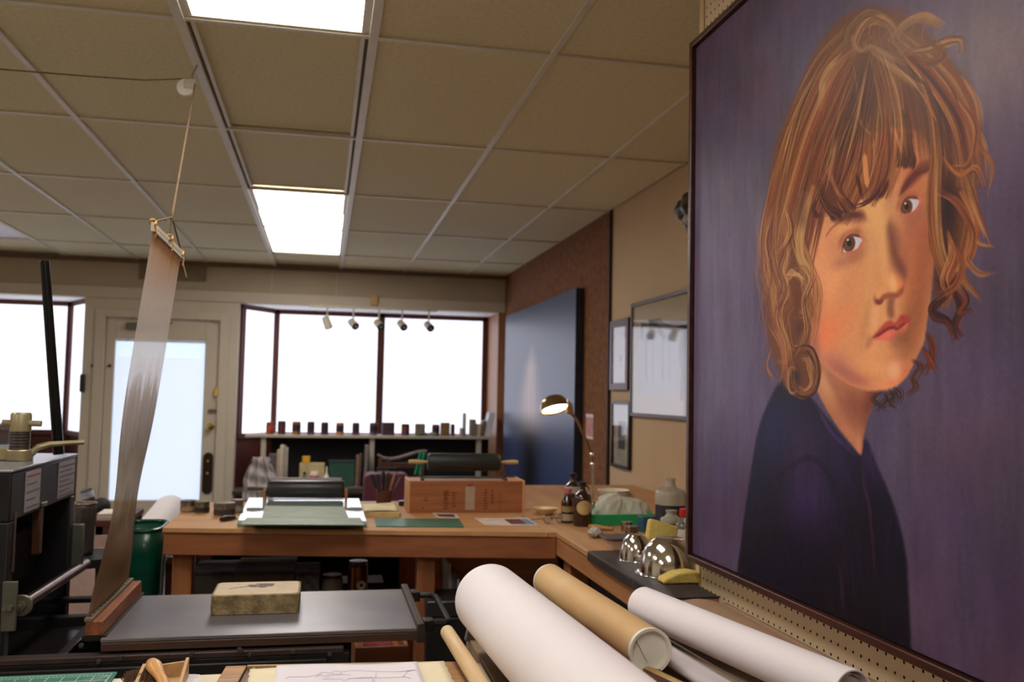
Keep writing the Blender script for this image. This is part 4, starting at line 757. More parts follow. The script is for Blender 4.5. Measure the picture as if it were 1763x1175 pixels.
t = bottle('solvent_bottle', 'clear bottle with a bright red cap and a white label', 1184, 945, .031, .105, mat('clear_grey', (150, 138, 124), .2, trans=.5), mat('red_cap', (204, 24, 30), .35), .022, .42, .2, labels=[(.004, .062, mat('label_paper', (208, 200, 188), .7), 'band')])
bottle('plastic_jar', 'white screw-top jar beside the red capped bottle, against the painting edge', 1201, 950, .031, .088, mat('jar_white', (190, 180, 164), .45), mat('jar_cap', (204, 196, 178), .4), .014, .8, .12)
# bag of cups on a green tray
a, b_ = put(1018, 905), put(1118, 906); ty = 3.34
x0, x1 = float(on('Y', ty, 1017, 890)[0]), float(on('Y', ty, 1128, 890)[0])
t = thing('green_tray', 'bright green plastic tray under the white plastic bag', 'tray', ((x0+x1)/2, ty, WZ))
W_ = (x1-x0)/2; bm = B(); box(bm, -W_, W_, 0, .26, 0, .008); box(bm, -W_, W_, 0, .008, .008, .042); box(bm, -W_, W_, .252, .26, .008, .042); box(bm, -W_, -W_+.008, .008, .252, .008, .042); box(bm, W_-.008, W_, .008, .252, .008, .042)
obj('tray_body', bm, mat('tray_green', (38, 160, 96), .4), t, bevel=.002)
cx, cy = (x0+x1)/2+.012, ty+.10; rr = random.Random(8)
def bag(u, v):
    a = 2*PI*u; h = .105*v; r = (.118-.045*v+.014*math.sin(3*a+2)+.007*math.sin(9*a+6*v)+.004*math.sin(17*a-9*v))*(1 if v < .86 else max(.02, (1-v)/.14)**.5)
    r *= .62+.5*abs(math.cos(a)); return (r*math.cos(a)*.98, r*math.sin(a)*.8, .010+h*(1.0-.18*(1+math.cos(a))*.5)+.003*math.sin(7*a))
tb = tag(obj('plastic_bag', grid(B(), 72, 18, bag), mat('bag_white', (236, 232, 216), .4, tl=.35, c2=(244, 240, 226), bump=.5, bscale=18), loc=(cx+.005, cy, WZ+.0), ang=180), 'crumpled white plastic bag lying in the green tray', 'bag')
cxp = on('Y', ty+.2, 1060, 870); st = thing('cup_stack', 'stack of white paper bowls leaning behind the plastic bag', 'bowls', (float(cxp[0]), ty+.17, WZ+.008))
for i in range(6): obj('paper_bowl', lathe(B(), [(0, .002), (.042, .002), (.062, .036), (.066, .036), (.066, .038), (.061, .038), (.04, .004), (0, .004)], (-.006*i+.01, 0, .034+.008*i), 24), mat('bowl_white', (220, 208, 188), .7), st)
obj('box_base', box(B(), -.05, .05, -.05, .05, 0, .034), mat('bowl_white', (0, 0, 0)), st)
# shiny tins, tubs, small tools in front of the tray
TIN = mat('tin_shiny', (170, 158, 146), .18, 1, var=.08)
for px, py, r, h, l in ((1082, 917, .021, .036, 'small shiny steel tin with a lid, in front of the green tray'), (1091, 930, .024, .044, 'taller shiny steel tin just in front of the small one')):
    x, y = put(px, py); t = thing('steel_tin', l, 'tin', (x, y+r, WZ)); obj('tin_body', lathe(B(), [(0, 0), (r, 0), (r, h*.8), (r*.96, h*.8), (0, h*.8)]), TIN, t); obj('tin_lid', lathe(B(), [(0, h*.8), (r*1.04, h*.8), (r*1.04, h), (0, h+.001)]), TIN, t, bevel=.001)
x, y = put(1080, 948); t = thing('plastic_tub', 'low pale pink plastic tub with knives resting in it', 'tub', (x, y+.045, WZ))
bm = rbox(B(), -.062, .062, -.045, .06, 0, .034, .018); 
for v_ in bm.verts:
    if v_.co.z < .01: v_.co.x *= .82; v_.co.y *= .82
obj('tub_body', bm, mat('tub_pink', (200, 176, 160), .5), t, bevel=.002); bm = rbox(B(), -.066, .066, -.049, .064, .030, .037, .02); obj('tub_rim', bm, mat('rim_dark', (90, 78, 74), .3, .4), t, bevel=.001)
for px, py, q, c, nm, l, an in ((1035, 914, (.045, .010, .008), (178, 128, 66), 'scraper', 'short wooden tool handle lying beside the tub', -.7), (1115, 915, (.036, .024, .028), (44, 92, 110), 'blue_box', 'small dark teal box behind the steel tins', .1), (1047, 903, (.026, .014, .014), (96, 130, 160), 'ink_tube', 'small blue paint tube in front of the green tray', .3), (1026, 926, (.022, .016, .016), (184, 180, 170), 'crumpled_rag', 'small grey-white rag at the edge of the side bench', .4), (1135, 908, (.03, .02, .012), (60, 62, 74), 'dark_box', 'flat dark box beside the large jug', 0)):
    x, y = put(px, py); bm = rbox(B(), -q[0], q[0], -q[1], q[1], 0, 2*q[2], min(q[0], q[1])*.4)
    if nm == 'crumpled_rag':
        bm.free(); bm = B(); bmesh.ops.create_icosphere(bm, subdivisions=3, radius=1)
        for v_ in bm.verts: s_ = 1+.16*math.sin(5*v_.co.x+3*v_.co.z)+.1*math.sin(9*v_.co.y); v_.co = Vector((v_.co.x*.03*s_, v_.co.y*.025*s_, max(0, (v_.co.z*.5+.5)*.034*s_)))
    if nm == 'scraper':
        bm.free(); bm = B(); tube(bm, [(-.05, 0, .011), (-.03, 0, .012), (.02, 0, .010), (.05, 0, .011)], [.007, .010, .008, .006], 12)
    if nm == 'ink_tube':
        bm.free(); bm = B(); tube(bm, [(-.03, 0, .008), (.0, 0, .012), (.024, 0, .012), (.027, 0, .012), (.034, 0, .012)], [.012, .012, .012, .006, .006], 12)
    tag(obj(nm, bm, mat(nm, c, .5), loc=(x, y, WZ), rot=(0, 0, an), bevel=.002), l, {'scraper': 'tool', 'blue_box': 'box', 'ink_tube': 'tube', 'crumpled_rag': 'rag', 'dark_box': 'box'}[nm])
x, y = put(1046, 928); bm = B(); box(bm, -.045, .02, -.01, .01, .004, .012); hexa(bm, [(.02, -.008, .006), (.02, .008, .006), (.09, .004, .006), (.09, -.002, .006), (.02, -.008, .009), (.02, .008, .009), (.09, .004, .008), (.09, -.002, .008)])
tag(obj('palette_knife', bm, mat('knife_dark', (50, 42, 38), .4, .3), loc=(x, y, WZ+.0), rot=(0, 0, -.5)), 'dark handled knife lying at the rim of the pink tub', 'knife')
# steel bowls upside down and the yellow sponges
def dome(r, h, n=16): return [(r*1.14, 0), (r*1.14, .003), (r*1.01, .004)]+[(r*math.cos(t)**.78, h*math.sin(t)) for t in np.linspace(.04, 1.14, n)]+[(r*.49, h*.925), (r*.47, h*.935), (0, h*.925)]
for px, py, r, h, l in ((1105, 974, .051, .082, 'smaller shiny steel bowl upside down on the black mat'), (1172, 1003, .084, .106, 'larger shiny steel bowl upside down next to the painting edge')):
    x, y = put(px, py); t = thing('steel_bowl', l, 'bowl', (x, y+r, WZ+.006), group='steel bowls upside down'); obj('bowl_shell', lathe(B(), dome(r, h), seg=48), CHROME, t, ang=60)
SPO = mat('sponge_yellow', (214, 184, 96), .95, scale=70, c2=(226, 200, 116), bump=.6, bscale=160)
x, y = put(1146, 970); bm = rbox(B(), -.050, .050, -.012, .014, 0, .098, .008)
tag(obj('sponge', bm, SPO, loc=(x+.016, y+.10, WZ+.012), rot=(-.35, .28, -.05), bevel=.004), 'yellow rectangular sponge propped upright between the two steel bowls', 'sponge')
x, y = put(1172, 1012); bm = B(); pts = [(-.048, 0), (.06, 0), (.062, .026), (.03, .032), (-.01, .028), (-.046, .012)]; prism(bm, pts, -.02, .03, 'Y')
tag(obj('sponge', bm, SPO, loc=(x+.004, y+.03, WZ+.0065), bevel=.005), 'yellow wedge sponge lying in front of the larger steel bowl', 'sponge')
# shallow dish, glasses
x, y = put(943, 888); t = thing('shallow_dish', 'cream shallow dish on the bench near the dark bottles', 'dish', (x, y+.045, WZ)); obj('dish_body', lathe(B(), [(0, 0), (.028, 0), (.030, .004), (.050, .020), (.052, .026), (.047, .025), (.03, .008), (0, .006)]), mat('dish_cream', (206, 178, 138), .4), t); obj('dish_mark', lathe(B(), [(0, .0065), (.02, .0068), (.021, .0064)]), mat('dish_brown', (120, 80, 50), .6), t)
x, y = put(956, 903); t = thing('spectacles', 'thin wire spectacles lying on the corner of the bench', 'glasses', (x, y+.02, WZ), .3)
GL = mat('thin_wire', (110, 100, 90), .2, 1)
for s in (-1, 1):
    obj('rim', tube(B(), [(s*.028+.02*math.cos(a), .0, .018+.016*math.sin(a)) for a in np.linspace(0, 2*PI, 17)], .0014, 6, caps=False), GL, t); obj('temple_arm', tube(B(), [(s*.05, 0, .02), (s*.05, .05, .012), (s*.044, .10, .003)], .0014, 6), GL, t)
    obj('lens', lathe(B(), [(0, 0), (.019, 0), (.019, .001), (0, .001)], seg=20), mat('lens_glass', (230, 235, 235), .05, trans=.95), t, loc=(s*.028, 0, .018), rot=(PI/2, 0, 0))
obj('bridge', tube(B(), [(-.009, 0, .022), (0, -.001, .025), (.009, 0, .022)], .0014, 6), GL, t)
# ---- things on the pine bench
def cyl_tin(px, py, r, h, l, m):
    x, y = put(px, py); t = thing('ink_tin', l, 'tin', (x, y+r, WZ), group='round ink tins at the left end of the bench')
    obj('tin_body', lathe(B(), [(0, 0), (r, 0), (r, h*.62), (r*.97, h*.64), (0, h*.64)]), m, t, bevel=.001); obj('tin_lid', lathe(B(), [(0, h*.64), (r*1.03, h*.64), (r*1.03, h), (r*.9, h*1.01), (0, h*.97)]), m, t, bevel=.001)
    obj('paint_band', lathe(B(), [(r+.0006, h*.12), (r+.001, h*.12), (r+.001, h*.5), (r+.0006, h*.5)]), mat('band_'+l.split()[0], {'leftmost': (150, 128, 96), 'dark': (34, 28, 28), 'wide': (48, 40, 40), 'pale': (150, 140, 128)}[l.split()[0]], .6), t)
TG = mat('tin_grey', (118, 106, 92), .35, .8, c2=(134, 122, 106)); 
cyl_tin(322, 883, .030, .046, 'leftmost ink tin on the bench with a tan band', TG); cyl_tin(346, 885, .028, .046, 'dark banded ink tin, second from the left', TG)
cyl_tin(384, 890, .040, .050, 'wide dark lidded ink tin in front, left of the glass slab', TG); cyl_tin(407, 884, .024, .052, 'pale ink tin touching the glass slab corner', TG)
x, y = put(400, 896); t = thing('scraper', 'black handled scraper lying left of the glass slab', 'scraper', (x-.0, y, WZ), .9)
obj('handle', tube(B(), [(-.06, 0, .009), (-.035, 0, .011), (0, 0, .009), (.015, 0, .008)], [.008, .011, .008, .006], 12), mat('handle_black', (34, 32, 34), .4), t); obj('blade', hexa(B(), [(.012, -.008, .006), (.07, -.014, .004), (.07, .014, .004), (.012, .008, .006), (.012, -.008, .008), (.07, -.014, .0055), (.07, .014, .0055), (.012, .008, .008)]), STEEL, t)
# glass slab
ga, gb, gc, gd = on('Z', WZ, 408, 908), on('Z', WZ, 631, 909), on('Z', WZ, 618, 868), on('Z', WZ, 428, 867)
gz = .024
t = thing('glass_slab', 'thick pale green glass inking slab reflecting the window', 'glass slab', (float(ga[0]+gb[0])/2, 3.75, WZ))
GZ = [(float(q[0]), float(q[1])) for q in (ga, gb, gc, gd)]
obj('glass_plate', hexa(B(), [(*q, WZ+.012) for q in GZ]+[(*q, WZ+gz) for q in GZ]), mat('slab_glass', (186, 204, 194), .06, spec=.9, coat=1, c2=(178, 196, 186)), t, True, bevel=.0015)
obj('backing_sheet', hexa(B(), [(*q, WZ+.001) for q in GZ]+[(*q, WZ+.0115) for q in GZ]), mat('slab_back', (120, 132, 122), .6), t, True, bevel=.001)
ia = [on('Z', WZ+gz, *q) for q in ((451, 893), (600, 893), (592, 874), (456, 873))]
ib = [on('Z', WZ+gz, *q) for q in ((414, 905), (628, 906), (620, 893.5), (425, 893.5))]
obj('front_reflection', hexa(B(), [(float(q[0]), float(q[1]), WZ+gz+.0002) for q in ib]+[(float(q[0]), float(q[1]), WZ+gz+.004) for q in ib]), mat('olive_reflection', (128, 140, 118), .5, spec=.25), t, True, bevel=.001)  # olive sheet imitates the slab's darker reflection along its front
obj('cradle_reflection', hexa(B(), [(float(q[0]), float(q[1]), WZ+gz+.0002) for q in ia]+[(float(q[0]), float(q[1]), WZ+gz+.004) for q in ia]), mat('olive_reflection', (0, 0, 0)), t, True, bevel=.001)  # olive sheet imitates the dark cradle mirrored in the glass
# inking rollers
def roller(name, label, L, r, m_r, m_stand, m_handle, t, zc, hl=.055, stand='wood'):
    obj('roller_drum', tube(B(), [(-L/2, 0, zc), (-L/2+.004, 0, zc), (-L/2+.012, 0, zc), (0, 0, zc), (L/2-.012, 0, zc), (L/2-.004, 0, zc), (L/2, 0, zc)], [r*.8, r*.93, r, r, r, r*.93, r*.8], 32), m_r, t)
    for s in (-1, 1):
        obj('handle', tube(B(), [(s*(L/2), 0, zc), (s*(L/2+.012), 0, zc), (s*(L/2+.03), 0, zc), (s*(L/2+.03+hl*.6), 0, zc+.001), (s*(L/2+.03+hl), 0, zc)], [.006, .006, .0085, .0095, .0075], 14), m_handle, t, bevel=.001)
RUB = mat('roller_black', (30, 28, 28), .38, scale=30, c2=(40, 36, 34), bump=.1)
ya = 4.05; xa = float(on('Y', ya, 460, 850)[0]); xb = float(on('Y', ya, 592, 850)[0]); zc = float(on('Y', ya, 525, 842)[2]); L_ = xb-xa
t = thing('inking_roller', 'black leather inking roller on a tan wooden cradle behind the glass slab', 'roller', ((xa+xb)/2, ya, WZ), -.03)
roller('', '', L_, .037, RUB, None, mat('handle_dark', (70, 56, 50), .5), t, zc-WZ)
CR = wood('cradle_wood', (150, 98, 54), (170, 116, 68), 'X')
obj('cradle_rail', box(B(), -L_/2-.018, L_/2+.018, -.030, -.018, 0, .022), CR, t, bevel=.001); obj('cradle_rail', box(B(), -L_/2-.018, L_/2+.018, .018, .030, 0, .022), CR, t, bevel=.001)
for s in (-1, 1): obj('cradle_end', box(B(), s*(L_/2+.010)-.006, s*(L_/2+.010)+.006, -.030, .030, 0.0, zc-WZ-.0), CR, t, bevel=.001)
obj('metal_strip', box(B(), -L_/2+.012, L_/2-.012, .036, .040, zc-WZ+.022, zc-WZ+.045), mat('strip_silver', (186, 180, 184), .4, .1), t); obj('base_strip', box(B(), -L_/2, L_/2, -.012, .012, .0, .026), mat('strip_silver', (0, 0, 0)), t)
# wooden crate with stamps and the second roller on it
cy_ = 3.74; x0, x1 = float(on('Y', cy_, 706, 850)[0]), float(on('Y', cy_, 899, 850)[0]); zt = float(on('Y', cy_, 800, 829)[2]); hh = zt-WZ
bxw = (x1-x0)/2; cr_ = thing('wooden_box', 'long stained wooden box with faded stamped print and a white paper label', 'box', ((x0+x1)/2, cy_, WZ), -.02)
BXM = wood('box_cedar', (146, 86, 50), (170, 108, 66), 'X', .55, 4)
obj('front_board', box(B(), -bxw, bxw, 0, .014, 0, hh), BXM, cr_, bevel=.001); obj('back_board', box(B(), -bxw, bxw, .176, .19, 0, hh), BXM, cr_, bevel=.001)
for s in (-1, 1): obj('end_board', box(B(), *(sorted((s*bxw, s*(bxw+.010)))), -.002, .192, 0, hh+.002), wood('box_end', (196, 142, 92), (208, 158, 108), 'Z'), cr_, bevel=.001)
obj('lid_board', box(B(), -bxw+.001, bxw-.001, .015, .175, hh-.014, hh-.002), wood('box_lid', (190, 132, 82), (204, 150, 100), 'X'), cr_)
obj('paper_label', box(B(), -.006, .034, -.0012, -.0002, .012, hh-.022), mat('old_label', (176, 152, 132), .8, var=.06, scale=40), cr_)
STP = mat('stamp_ink', (112, 60, 32), .8); rr = random.Random(2)
for i, (u, wdt, zz, n) in enumerate(((.14, .02, .085, 2), (.32, .030, .05, 7), (.32, .03, .09, 4), (.39, .026, .06, 6), (.67, .022, .05, 8), (.73, .018, .07, 6), (.80, .006, .05, 7), (.12, .014, .03, 3), (.53, .03, .112, 1))):
    for k in range(n):
        x = -bxw+2*bxw*u; z = zz-.035+.011*k if n > 1 else zz; 
        if z > hh-.006 or z < .008: continue
        q = rr.uniform(.4, 1)*wdt/2; obj('stamp_mark', box(B(), x-q, x+q*rr.uniform(.3, 1), -.0007, -.0001, z, z+.005), STP, cr_)
ry = cy_+.06; xa, xb = float(on('Y', ry, 736, 800)[0]), float(on('Y', ry, 860, 800)[0]); zc = float(on('Y', ry, 798, 796)[2]); L_ = xb-xa
t = thing('inking_roller', 'black inking roller with pale wooden handles in a stand on top of the wooden box', 'roller', ((xa+xb)/2, ry, zt), -.02)
roller('', '', L_, .038, mat('roller_black2', (36, 38, 36), .5, scale=60, bump=.1), None, mat('handle_pale', (206, 172, 122), .5), t, zc-zt, .05)
for s in (-1, 1): obj('stand_post', box(B(), s*(L_/2+.022)-.006, s*(L_/2+.022)+.006, -.008, .008, 0, zc-zt-.009), mat('post_brown', (74, 50, 40), .5), t, bevel=.001); obj('stand_foot', box(B(), s*(L_/2+.022)-.007, s*(L_/2+.022)+.007, -.035, .035, 0, .008), mat('post_brown', (0, 0, 0)), t, bevel=.001)
obj('stand_rail', box(B(), -L_/2-.016, L_/2+.016, -.006, .006, .006, .014), mat('rail_grey', (92, 92, 84), .4, .5), t, bevel=.001)
# flat papers and the green mat
def sheetq(name, pxs, h, m, label, cat, bev=.0008, z=WZ, parent=None):
    Q = [on('Z', z, *q) for q in pxs]; o = obj(name, hexa(B(), [(float(q[0]), float(q[1]), z+.0004) for q in Q]+[(float(q[0]), float(q[1]), z+h) for q in Q]), m, parent, 'c' if parent is None else True, bevel=bev if h > .003 else 0)
    if parent is None: tag(o, label, cat)
    return o
sheetq('cutting_mat', ((648, 908), (799, 909), (790, 895), (644, 894)), .004, mat('mat_green_plain', (40, 104, 84), .35, c2=(58, 118, 100), scale=5), 'plain green cutting mat lying right of the glass slab', 'mat')
t = thing('paper_pad', 'curled block of cream note sheets behind the green mat', 'paper', (.27, 3.69, WZ))
Q = [on('Z', WZ, *q) for q in ((626, 890), (688, 891), (684, 879), (624, 878))]
for k in range(3):
    dz, sh = .004+.0062*k, .002*k; qq = [(float(q[0])+sh*(-1)**k, float(q[1]), WZ+.0062*k+.0005) for q in Q]; obj('sheet_stack', hexa(B(), qq+[(x, y, z+.0056) for x, y, z in qq]), mat('pad_cream', (206, 180, 124), .7), t, True, bevel=.0008)
def top(u, v): x = float(Q[0][0])*(1-u)+float(Q[1][0])*u; y = float(Q[0][1])*(1-v)+float(Q[3][1])*v; return (x, y, WZ+.0215+.008*u*u*v+.003*math.sin(3*u))
solid(obj('top_sheet', grid(B(), 10, 6, top), mat('pad_top', (232, 214, 168), .7), t, True, ang=180), .0008)
t = thing('postcard', 'small postcard with a dark picture lying below the wooden box', 'card', (.48, 3.62, WZ)); sheetq('card', ((752, 892), (790, 893), (787, 886), (744, 884)), .002, mat('card_white', (222, 206, 196), .6), '', '', parent=t); sheetq('picture', ((757, 890), (784, 891), (781, 886.5), (751, 886)), .0009, mat('card_dark', (96, 70, 66), .6, c2=(60, 52, 54), scale=40), '', '', z=WZ+.0021, parent=t)
t = thing('leaflet', 'open white leaflet with a dark red picture at the right end of the bench', 'leaflet', (.72, 3.42, WZ)); sheetq('page', ((835, 905), (882, 906), (868, 893), (817, 893)), .0015, mat('card_white', (0, 0, 0)), '', '', parent=t); sheetq('page', ((883, 906), (927, 905), (908, 892), (869, 893)), .0016, mat('page_grey', (206, 200, 200), .6), '', '', parent=t)
sheetq('picture', ((880, 903), (907, 903), (894, 894.5), (868, 895)), .0009, mat('pic_maroon', (116, 44, 48), .6, var=.3, scale=60), '', '', z=WZ+.0017, parent=t); sheetq('picture', ((908, 903), (922, 903), (906, 894.5), (895, 894.5)), .0009, mat('pic_blue', (110, 140, 176), .6, var=.2, scale=60), '', '', z=WZ+.0017, parent=t)
# pot of brushes and knives
x, y = put(661, 872); t = thing('tool_pot', 'brown pot with a smooth rim holding palette knives and brushes', 'pot', (x, y+.03, WZ)); obj('pot_wall', lathe(B(), [(0, 0), (.030, 0), (.033, .02), (.036, .068), (.033, .068), (.030, .01), (0, .008)]), mat('pot_brown', (92, 48, 34), .5, scale=30, c2=(70, 36, 28)), t)
for i, (dx, dy, ln, l, m_, r_) in enumerate(((-.055, .01, .135, 'black handled tool leaning furthest left out of the brown pot', (28, 28, 32), .008), (-.036, -.012, .14, 'black handled tool with a thick end, leaning left in the brown pot', (34, 32, 36), .0085), (-.004, .01, .15, 'black handled tool standing upright in the brown pot', (26, 28, 32), .009), (.018, -.01, .145, 'black handled tool just right of centre in the brown pot', (40, 36, 36), .008), (.046, .006, .135, 'brush with a tan wooden handle leaning right in the brown pot', (176, 116, 66), .006), (.07, -.006, .125, 'thin grey rod leaning furthest right in the brown pot', (112, 104, 100), .003))):
    p0 = Vector((dx*.25, dy, .014)); p1 = Vector((dx, dy*1.4, ln)); mid = p0.lerp(p1, .5)
    tag(obj(['palette_knife', 'palette_knife', 'scraper', 'scraper', 'brush', 'rod'][i], tube(B(), [p0, mid, p0.lerp(p1, .62), p0.lerp(p1, .85), p1], [r_*.35, r_*.35, r_*.9, r_, r_*.7], 10), mat('tool_%d' % i, m_, .4), loc=t.location), l, 'tool', 'tools in the brown pot')
x, y = put(694, 872); tag(obj('black_box', box(B(), -.018, .018, 0, .04, 0, .022), mat('black_plastic', (22, 20, 22), .3), loc=(x, y, WZ), bevel=.003), 'small black box between the note sheets and the wooden box', 'box')
# desk lamp
LY = 3.85
t = thing('desk_lamp', 'shiny metal gooseneck desk lamp with a lit domed shade', 'lamp', (float(on('Y', LY, 1021, 860)[0]), LY, WZ))
lx, lz = t.location.x, WZ
obj('base', lathe(B(), [(0, 0), (.06, 0), (.06, .01), (.02, .02), (.008, .03), (0, .03)]), CHROME, t)
pt_ = [on('Y', LY, *q) for q in ((1021, 862), (1020, 800), (1019, 783), (1012, 765), (1003, 745), (994, 725), (984, 713), (975, 709))]
obj('stem', tube(B(), [pt_[0], pt_[1]], .0045, 12), CHROME, t, True); obj('arm', tube(B(), pt_[1:], .0065, 12), mat('arm_bronze', (150, 118, 82), .3, .9), t, True)
for q in (pt_[1], pt_[2]):
    bm = B(); bmesh.ops.create_uvsphere(bm, u_segments=16, v_segments=10, radius=.011); bmesh.ops.translate(bm, verts=bm.verts, vec=Vector(q)); obj('ball_joint', bm, CHROME, t, True)
hc = Vector(on('Y', LY-.02, 955, 702)); sh_ = [(.012, .052), (.03, .050), (.048, .040), (.060, .022), (.066, .0), (.069, -.012), (.066, -.012), (.057, .018), (.045, .034), (.028, .044), (0, .046)]
hd = obj('lamp_shade', lathe(B(), [(0, .055)]+sh_, seg=36), mat('shade_nickel', (172, 146, 112), .22, .95), t, loc=hc-t.location, rot=(-.38, -.16, 0), ang=60)
hn = obj('shade_neck', tube(B(), [hc+Vector((.050, .01, .018)), hc+Vector((.072, .012, .006)), Vector(pt_[-2])], [.020, .016, .009], 16), mat('shade_nickel', (0, 0, 0)), t, True)
bu = obj('bulb', lathe(B(), [(0, .0), (.050, -.001), (.056, .002), (.05, .012), (0, .03)], seg=28), mat('bulb_warm', (255, 236, 200), .5, emit=14, ecol=(1, .88, .66)), t, loc=hc-t.location+Vector((.001, -.003, -.006)), rot=(-.38, -.16, 0))
# ---------------------------------------------------------------- things on and against the right wall
def wx(x, *q): p = on('X', x, *q); return float(p[1]), float(p[2])
bl0, bl1 = 1.675, 1.735
yF, zT = wx(bl0, 871, 545); yN, _ = wx(bl0, 992, 491); zBt = .42
t = thing('blue_painting', 'tall blue-grey canvas with a pale drip fading to black, leaning on the brown burlap wall', 'painting', (bl1, (yF+yN)/2, zBt))
obj('stretcher', box(B(), bl0+.001, bl1, yN, yF, zBt, zT), mat('edge_navy', (36, 38, 52), .6), t, True, bevel=.002)
ny, nz_ = 150, 190; Y_ = np.linspace(yN, yF, ny); Z_ = np.linspace(zBt, zT, nz_); YY, ZZ = np.meshgrid(Y_, Z_); rs = np.random.RandomState(4)
h = (ZZ-zBt)/(zT-zBt); u = (YY-yN)/(yF-yN)                       # u: 0 at the near edge
base = np.array(lin((76, 86, 112)))[None, None]*np.ones((*YY.shape, 3)); low = np.array(lin((46, 60, 104))); base = base*(h[..., None])+low*(1-h[..., None])
wv = np.cumsum(rs.normal(0, 1, ny)); wv = (wv-wv.mean())/wv.std()
cx = .55; sp_ = np.clip((.80-h)/.35, 0, 1); wd = .04+.12*sp_; mk = np.exp(-((u-cx+.01*np.sin(9*h))/wd)**2)*np.clip((.82-h)/.12, 0, 1)
pale = np.array(lin((190, 170, 170))); dark = np.array(lin((20, 20, 26))); k = np.clip((h-.37)/.13, 0, 1)[..., None]
drip = pale*k+dark*(1-k); sp2 = (np.sin(u*140+rs.normal(0, .4, ny)[None])*.5+.5); drip = drip*(1-.35*sp2[..., None])+.35*sp2[..., None]*dark*(1-k)+.2*sp2[..., None]*base*k
colr_ = base*(1-mk[..., None])+drip*mk[..., None]; colr_ *= (1+.05*rs.normal(0, 1, ny)[None, :, None]*.5)
me = bpy.data.meshes.new('painted_face'); V = np.stack([np.zeros_like(YY), YY-t.location.y, ZZ-zBt], -1).reshape(-1, 3); id_ = np.arange(nz_*ny).reshape(nz_, ny)
me.from_pydata(V.tolist(), [], np.stack([id_[:-1, :-1], id_[1:, :-1], id_[1:, 1:], id_[:-1, 1:]], -1).reshape(-1, 4).tolist())
ca = me.color_attributes.new('paint', 'FLOAT_COLOR', 'POINT'); ca.data.foreach_set('color', np.concatenate([np.clip(colr_, 0, 1), np.ones((*YY.shape, 1))], -1).reshape(-1).astype(np.float32))
m = pm.copy(); m.name = 'oil_paint_blue'; m.node_tree.nodes['Principled BSDF'].inputs['Roughness'].default_value = .34; me.materials.append(m)
o = bpy.data.objects.new('painted_face', me); COL.objects.link(o); o.parent = t; o.location = (bl0-bl1, 0, 0)
st_ = thing('canvas_stand', 'low dark block under the blue canvas', 'stand', (1.68, (yF+yN)/2, 0)); obj('stand_block', box(B(), 1.62, 1.737, yN+.1, yF-.1, 0, zBt-.001), mat('dark_under', (0, 0, 0)), st_, True); obj('stand_lip', box(B(), 1.60, 1.62, yN+.1, yF-.1, zBt-.03, zBt+.01), mat('dark_under', (0, 0, 0)), st_, True)
def framed(name, label, ya, za, yb_, zb_, bw, fm, matm, inner, dep=.022, glass=True, group=None):
    "ya far, yb_ near; za top, zb_ bottom"
    t = thing(name, label, 'picture', (XR, (ya+yb_)/2, zb_), group=group); x0 = XR-dep
    for nm, a in (('frame_side', (ya-bw, ya, zb_, za)), ('frame_side', (yb_, yb_+bw, zb_, za)), ('frame_rail', (yb_+bw, ya-bw, za-bw, za)), ('frame_rail', (yb_+bw, ya-bw, zb_, zb_+bw))): obj(nm, box(B(), x0, XR-.001, *a), fm, t, True, bevel=.002)
    obj('mount', box(B(), XR-.008, XR-.001, yb_+bw, ya-bw, zb_+bw, za-bw), matm, t, True)
    H = za-zb_-2*bw; W2 = ya-yb_-2*bw
    for (u0, u1, v0, v1, m_, nm) in inner: obj(nm, box(B(), XR-.0088, XR-.0081, ya-bw-W2*u1, ya-bw-W2*u0, zb_+bw+H*v0, zb_+bw+H*v1), m_, t, True)
    if glass:
        g = bpy.data.materials.get('picture_glass')
        if not g:
            g = bpy.data.materials.new('picture_glass'); g.use_nodes = True; nt = g.node_tree; nt.nodes.remove(nt.nodes['Principled BSDF']); tr = nt.nodes.new('ShaderNodeBsdfTransparent'); gl = nt.nodes.new('ShaderNodeBsdfGlossy'); gl.inputs['Roughness'].default_value = .04
            fr_ = nt.nodes.new('ShaderNodeFresnel'); fr_.inputs[0].default_value = 1.16; mx = nt.nodes.new('ShaderNodeMixShader'); mx.inputs[0].default_value = .16; nt.links.new(tr.outputs[0], mx.inputs[1]); nt.links.new(gl.outputs[0], mx.inputs[2]); nt.links.new(mx.outputs[0], nt.nodes['Material Output'].inputs[0])
        obj('glass', box(B(), x0+.004, x0+.006, yb_+bw, ya-bw, zb_+bw, za-bw), g, t, True)
    return t
PUR = wood('frame_purple_brown', (76, 48, 50), (98, 66, 66), 'Z', .4); BLK = mat('frame_black', (28, 20, 20), .35); GRY = mat('frame_bronze_grey', (86, 72, 68), .4, .3)
PW = mat('picture_white', (214, 208, 216), .8, var=.02); GREYM = mat('etching_grey', (120, 112, 110), .8)
a = wx(XR, 1056, 556); b_ = wx(XR, 1087, 545); c = wx(XR, 1087, 672)
framed('framed_print', 'small print with a wide purple-brown frame, above the black framed one', a[0], (a[1]+b_[1])/2, b_[0], c[1], .042, PUR, PW, [(.42, .60, .38, .50, GREYM, 'printed_mark')])
a = wx(XR, 1058, 691); b_ = wx(XR, 1089, 690); c = wx(XR, 1090, 811)
framed('framed_print', 'small print in a thin black frame, lowest on the cream wall', a[0], a[1], b_[0], c[1], .018, BLK, mat('mount_warm', (200, 184, 168), .8), [(.0, 1, .70, 1, PW, 'upper_sheet'), (.30, .72, .26, .72, mat('picture_dark_green', (66, 78, 74), .8, c2=(104, 104, 92), scale=40), 'picture')])
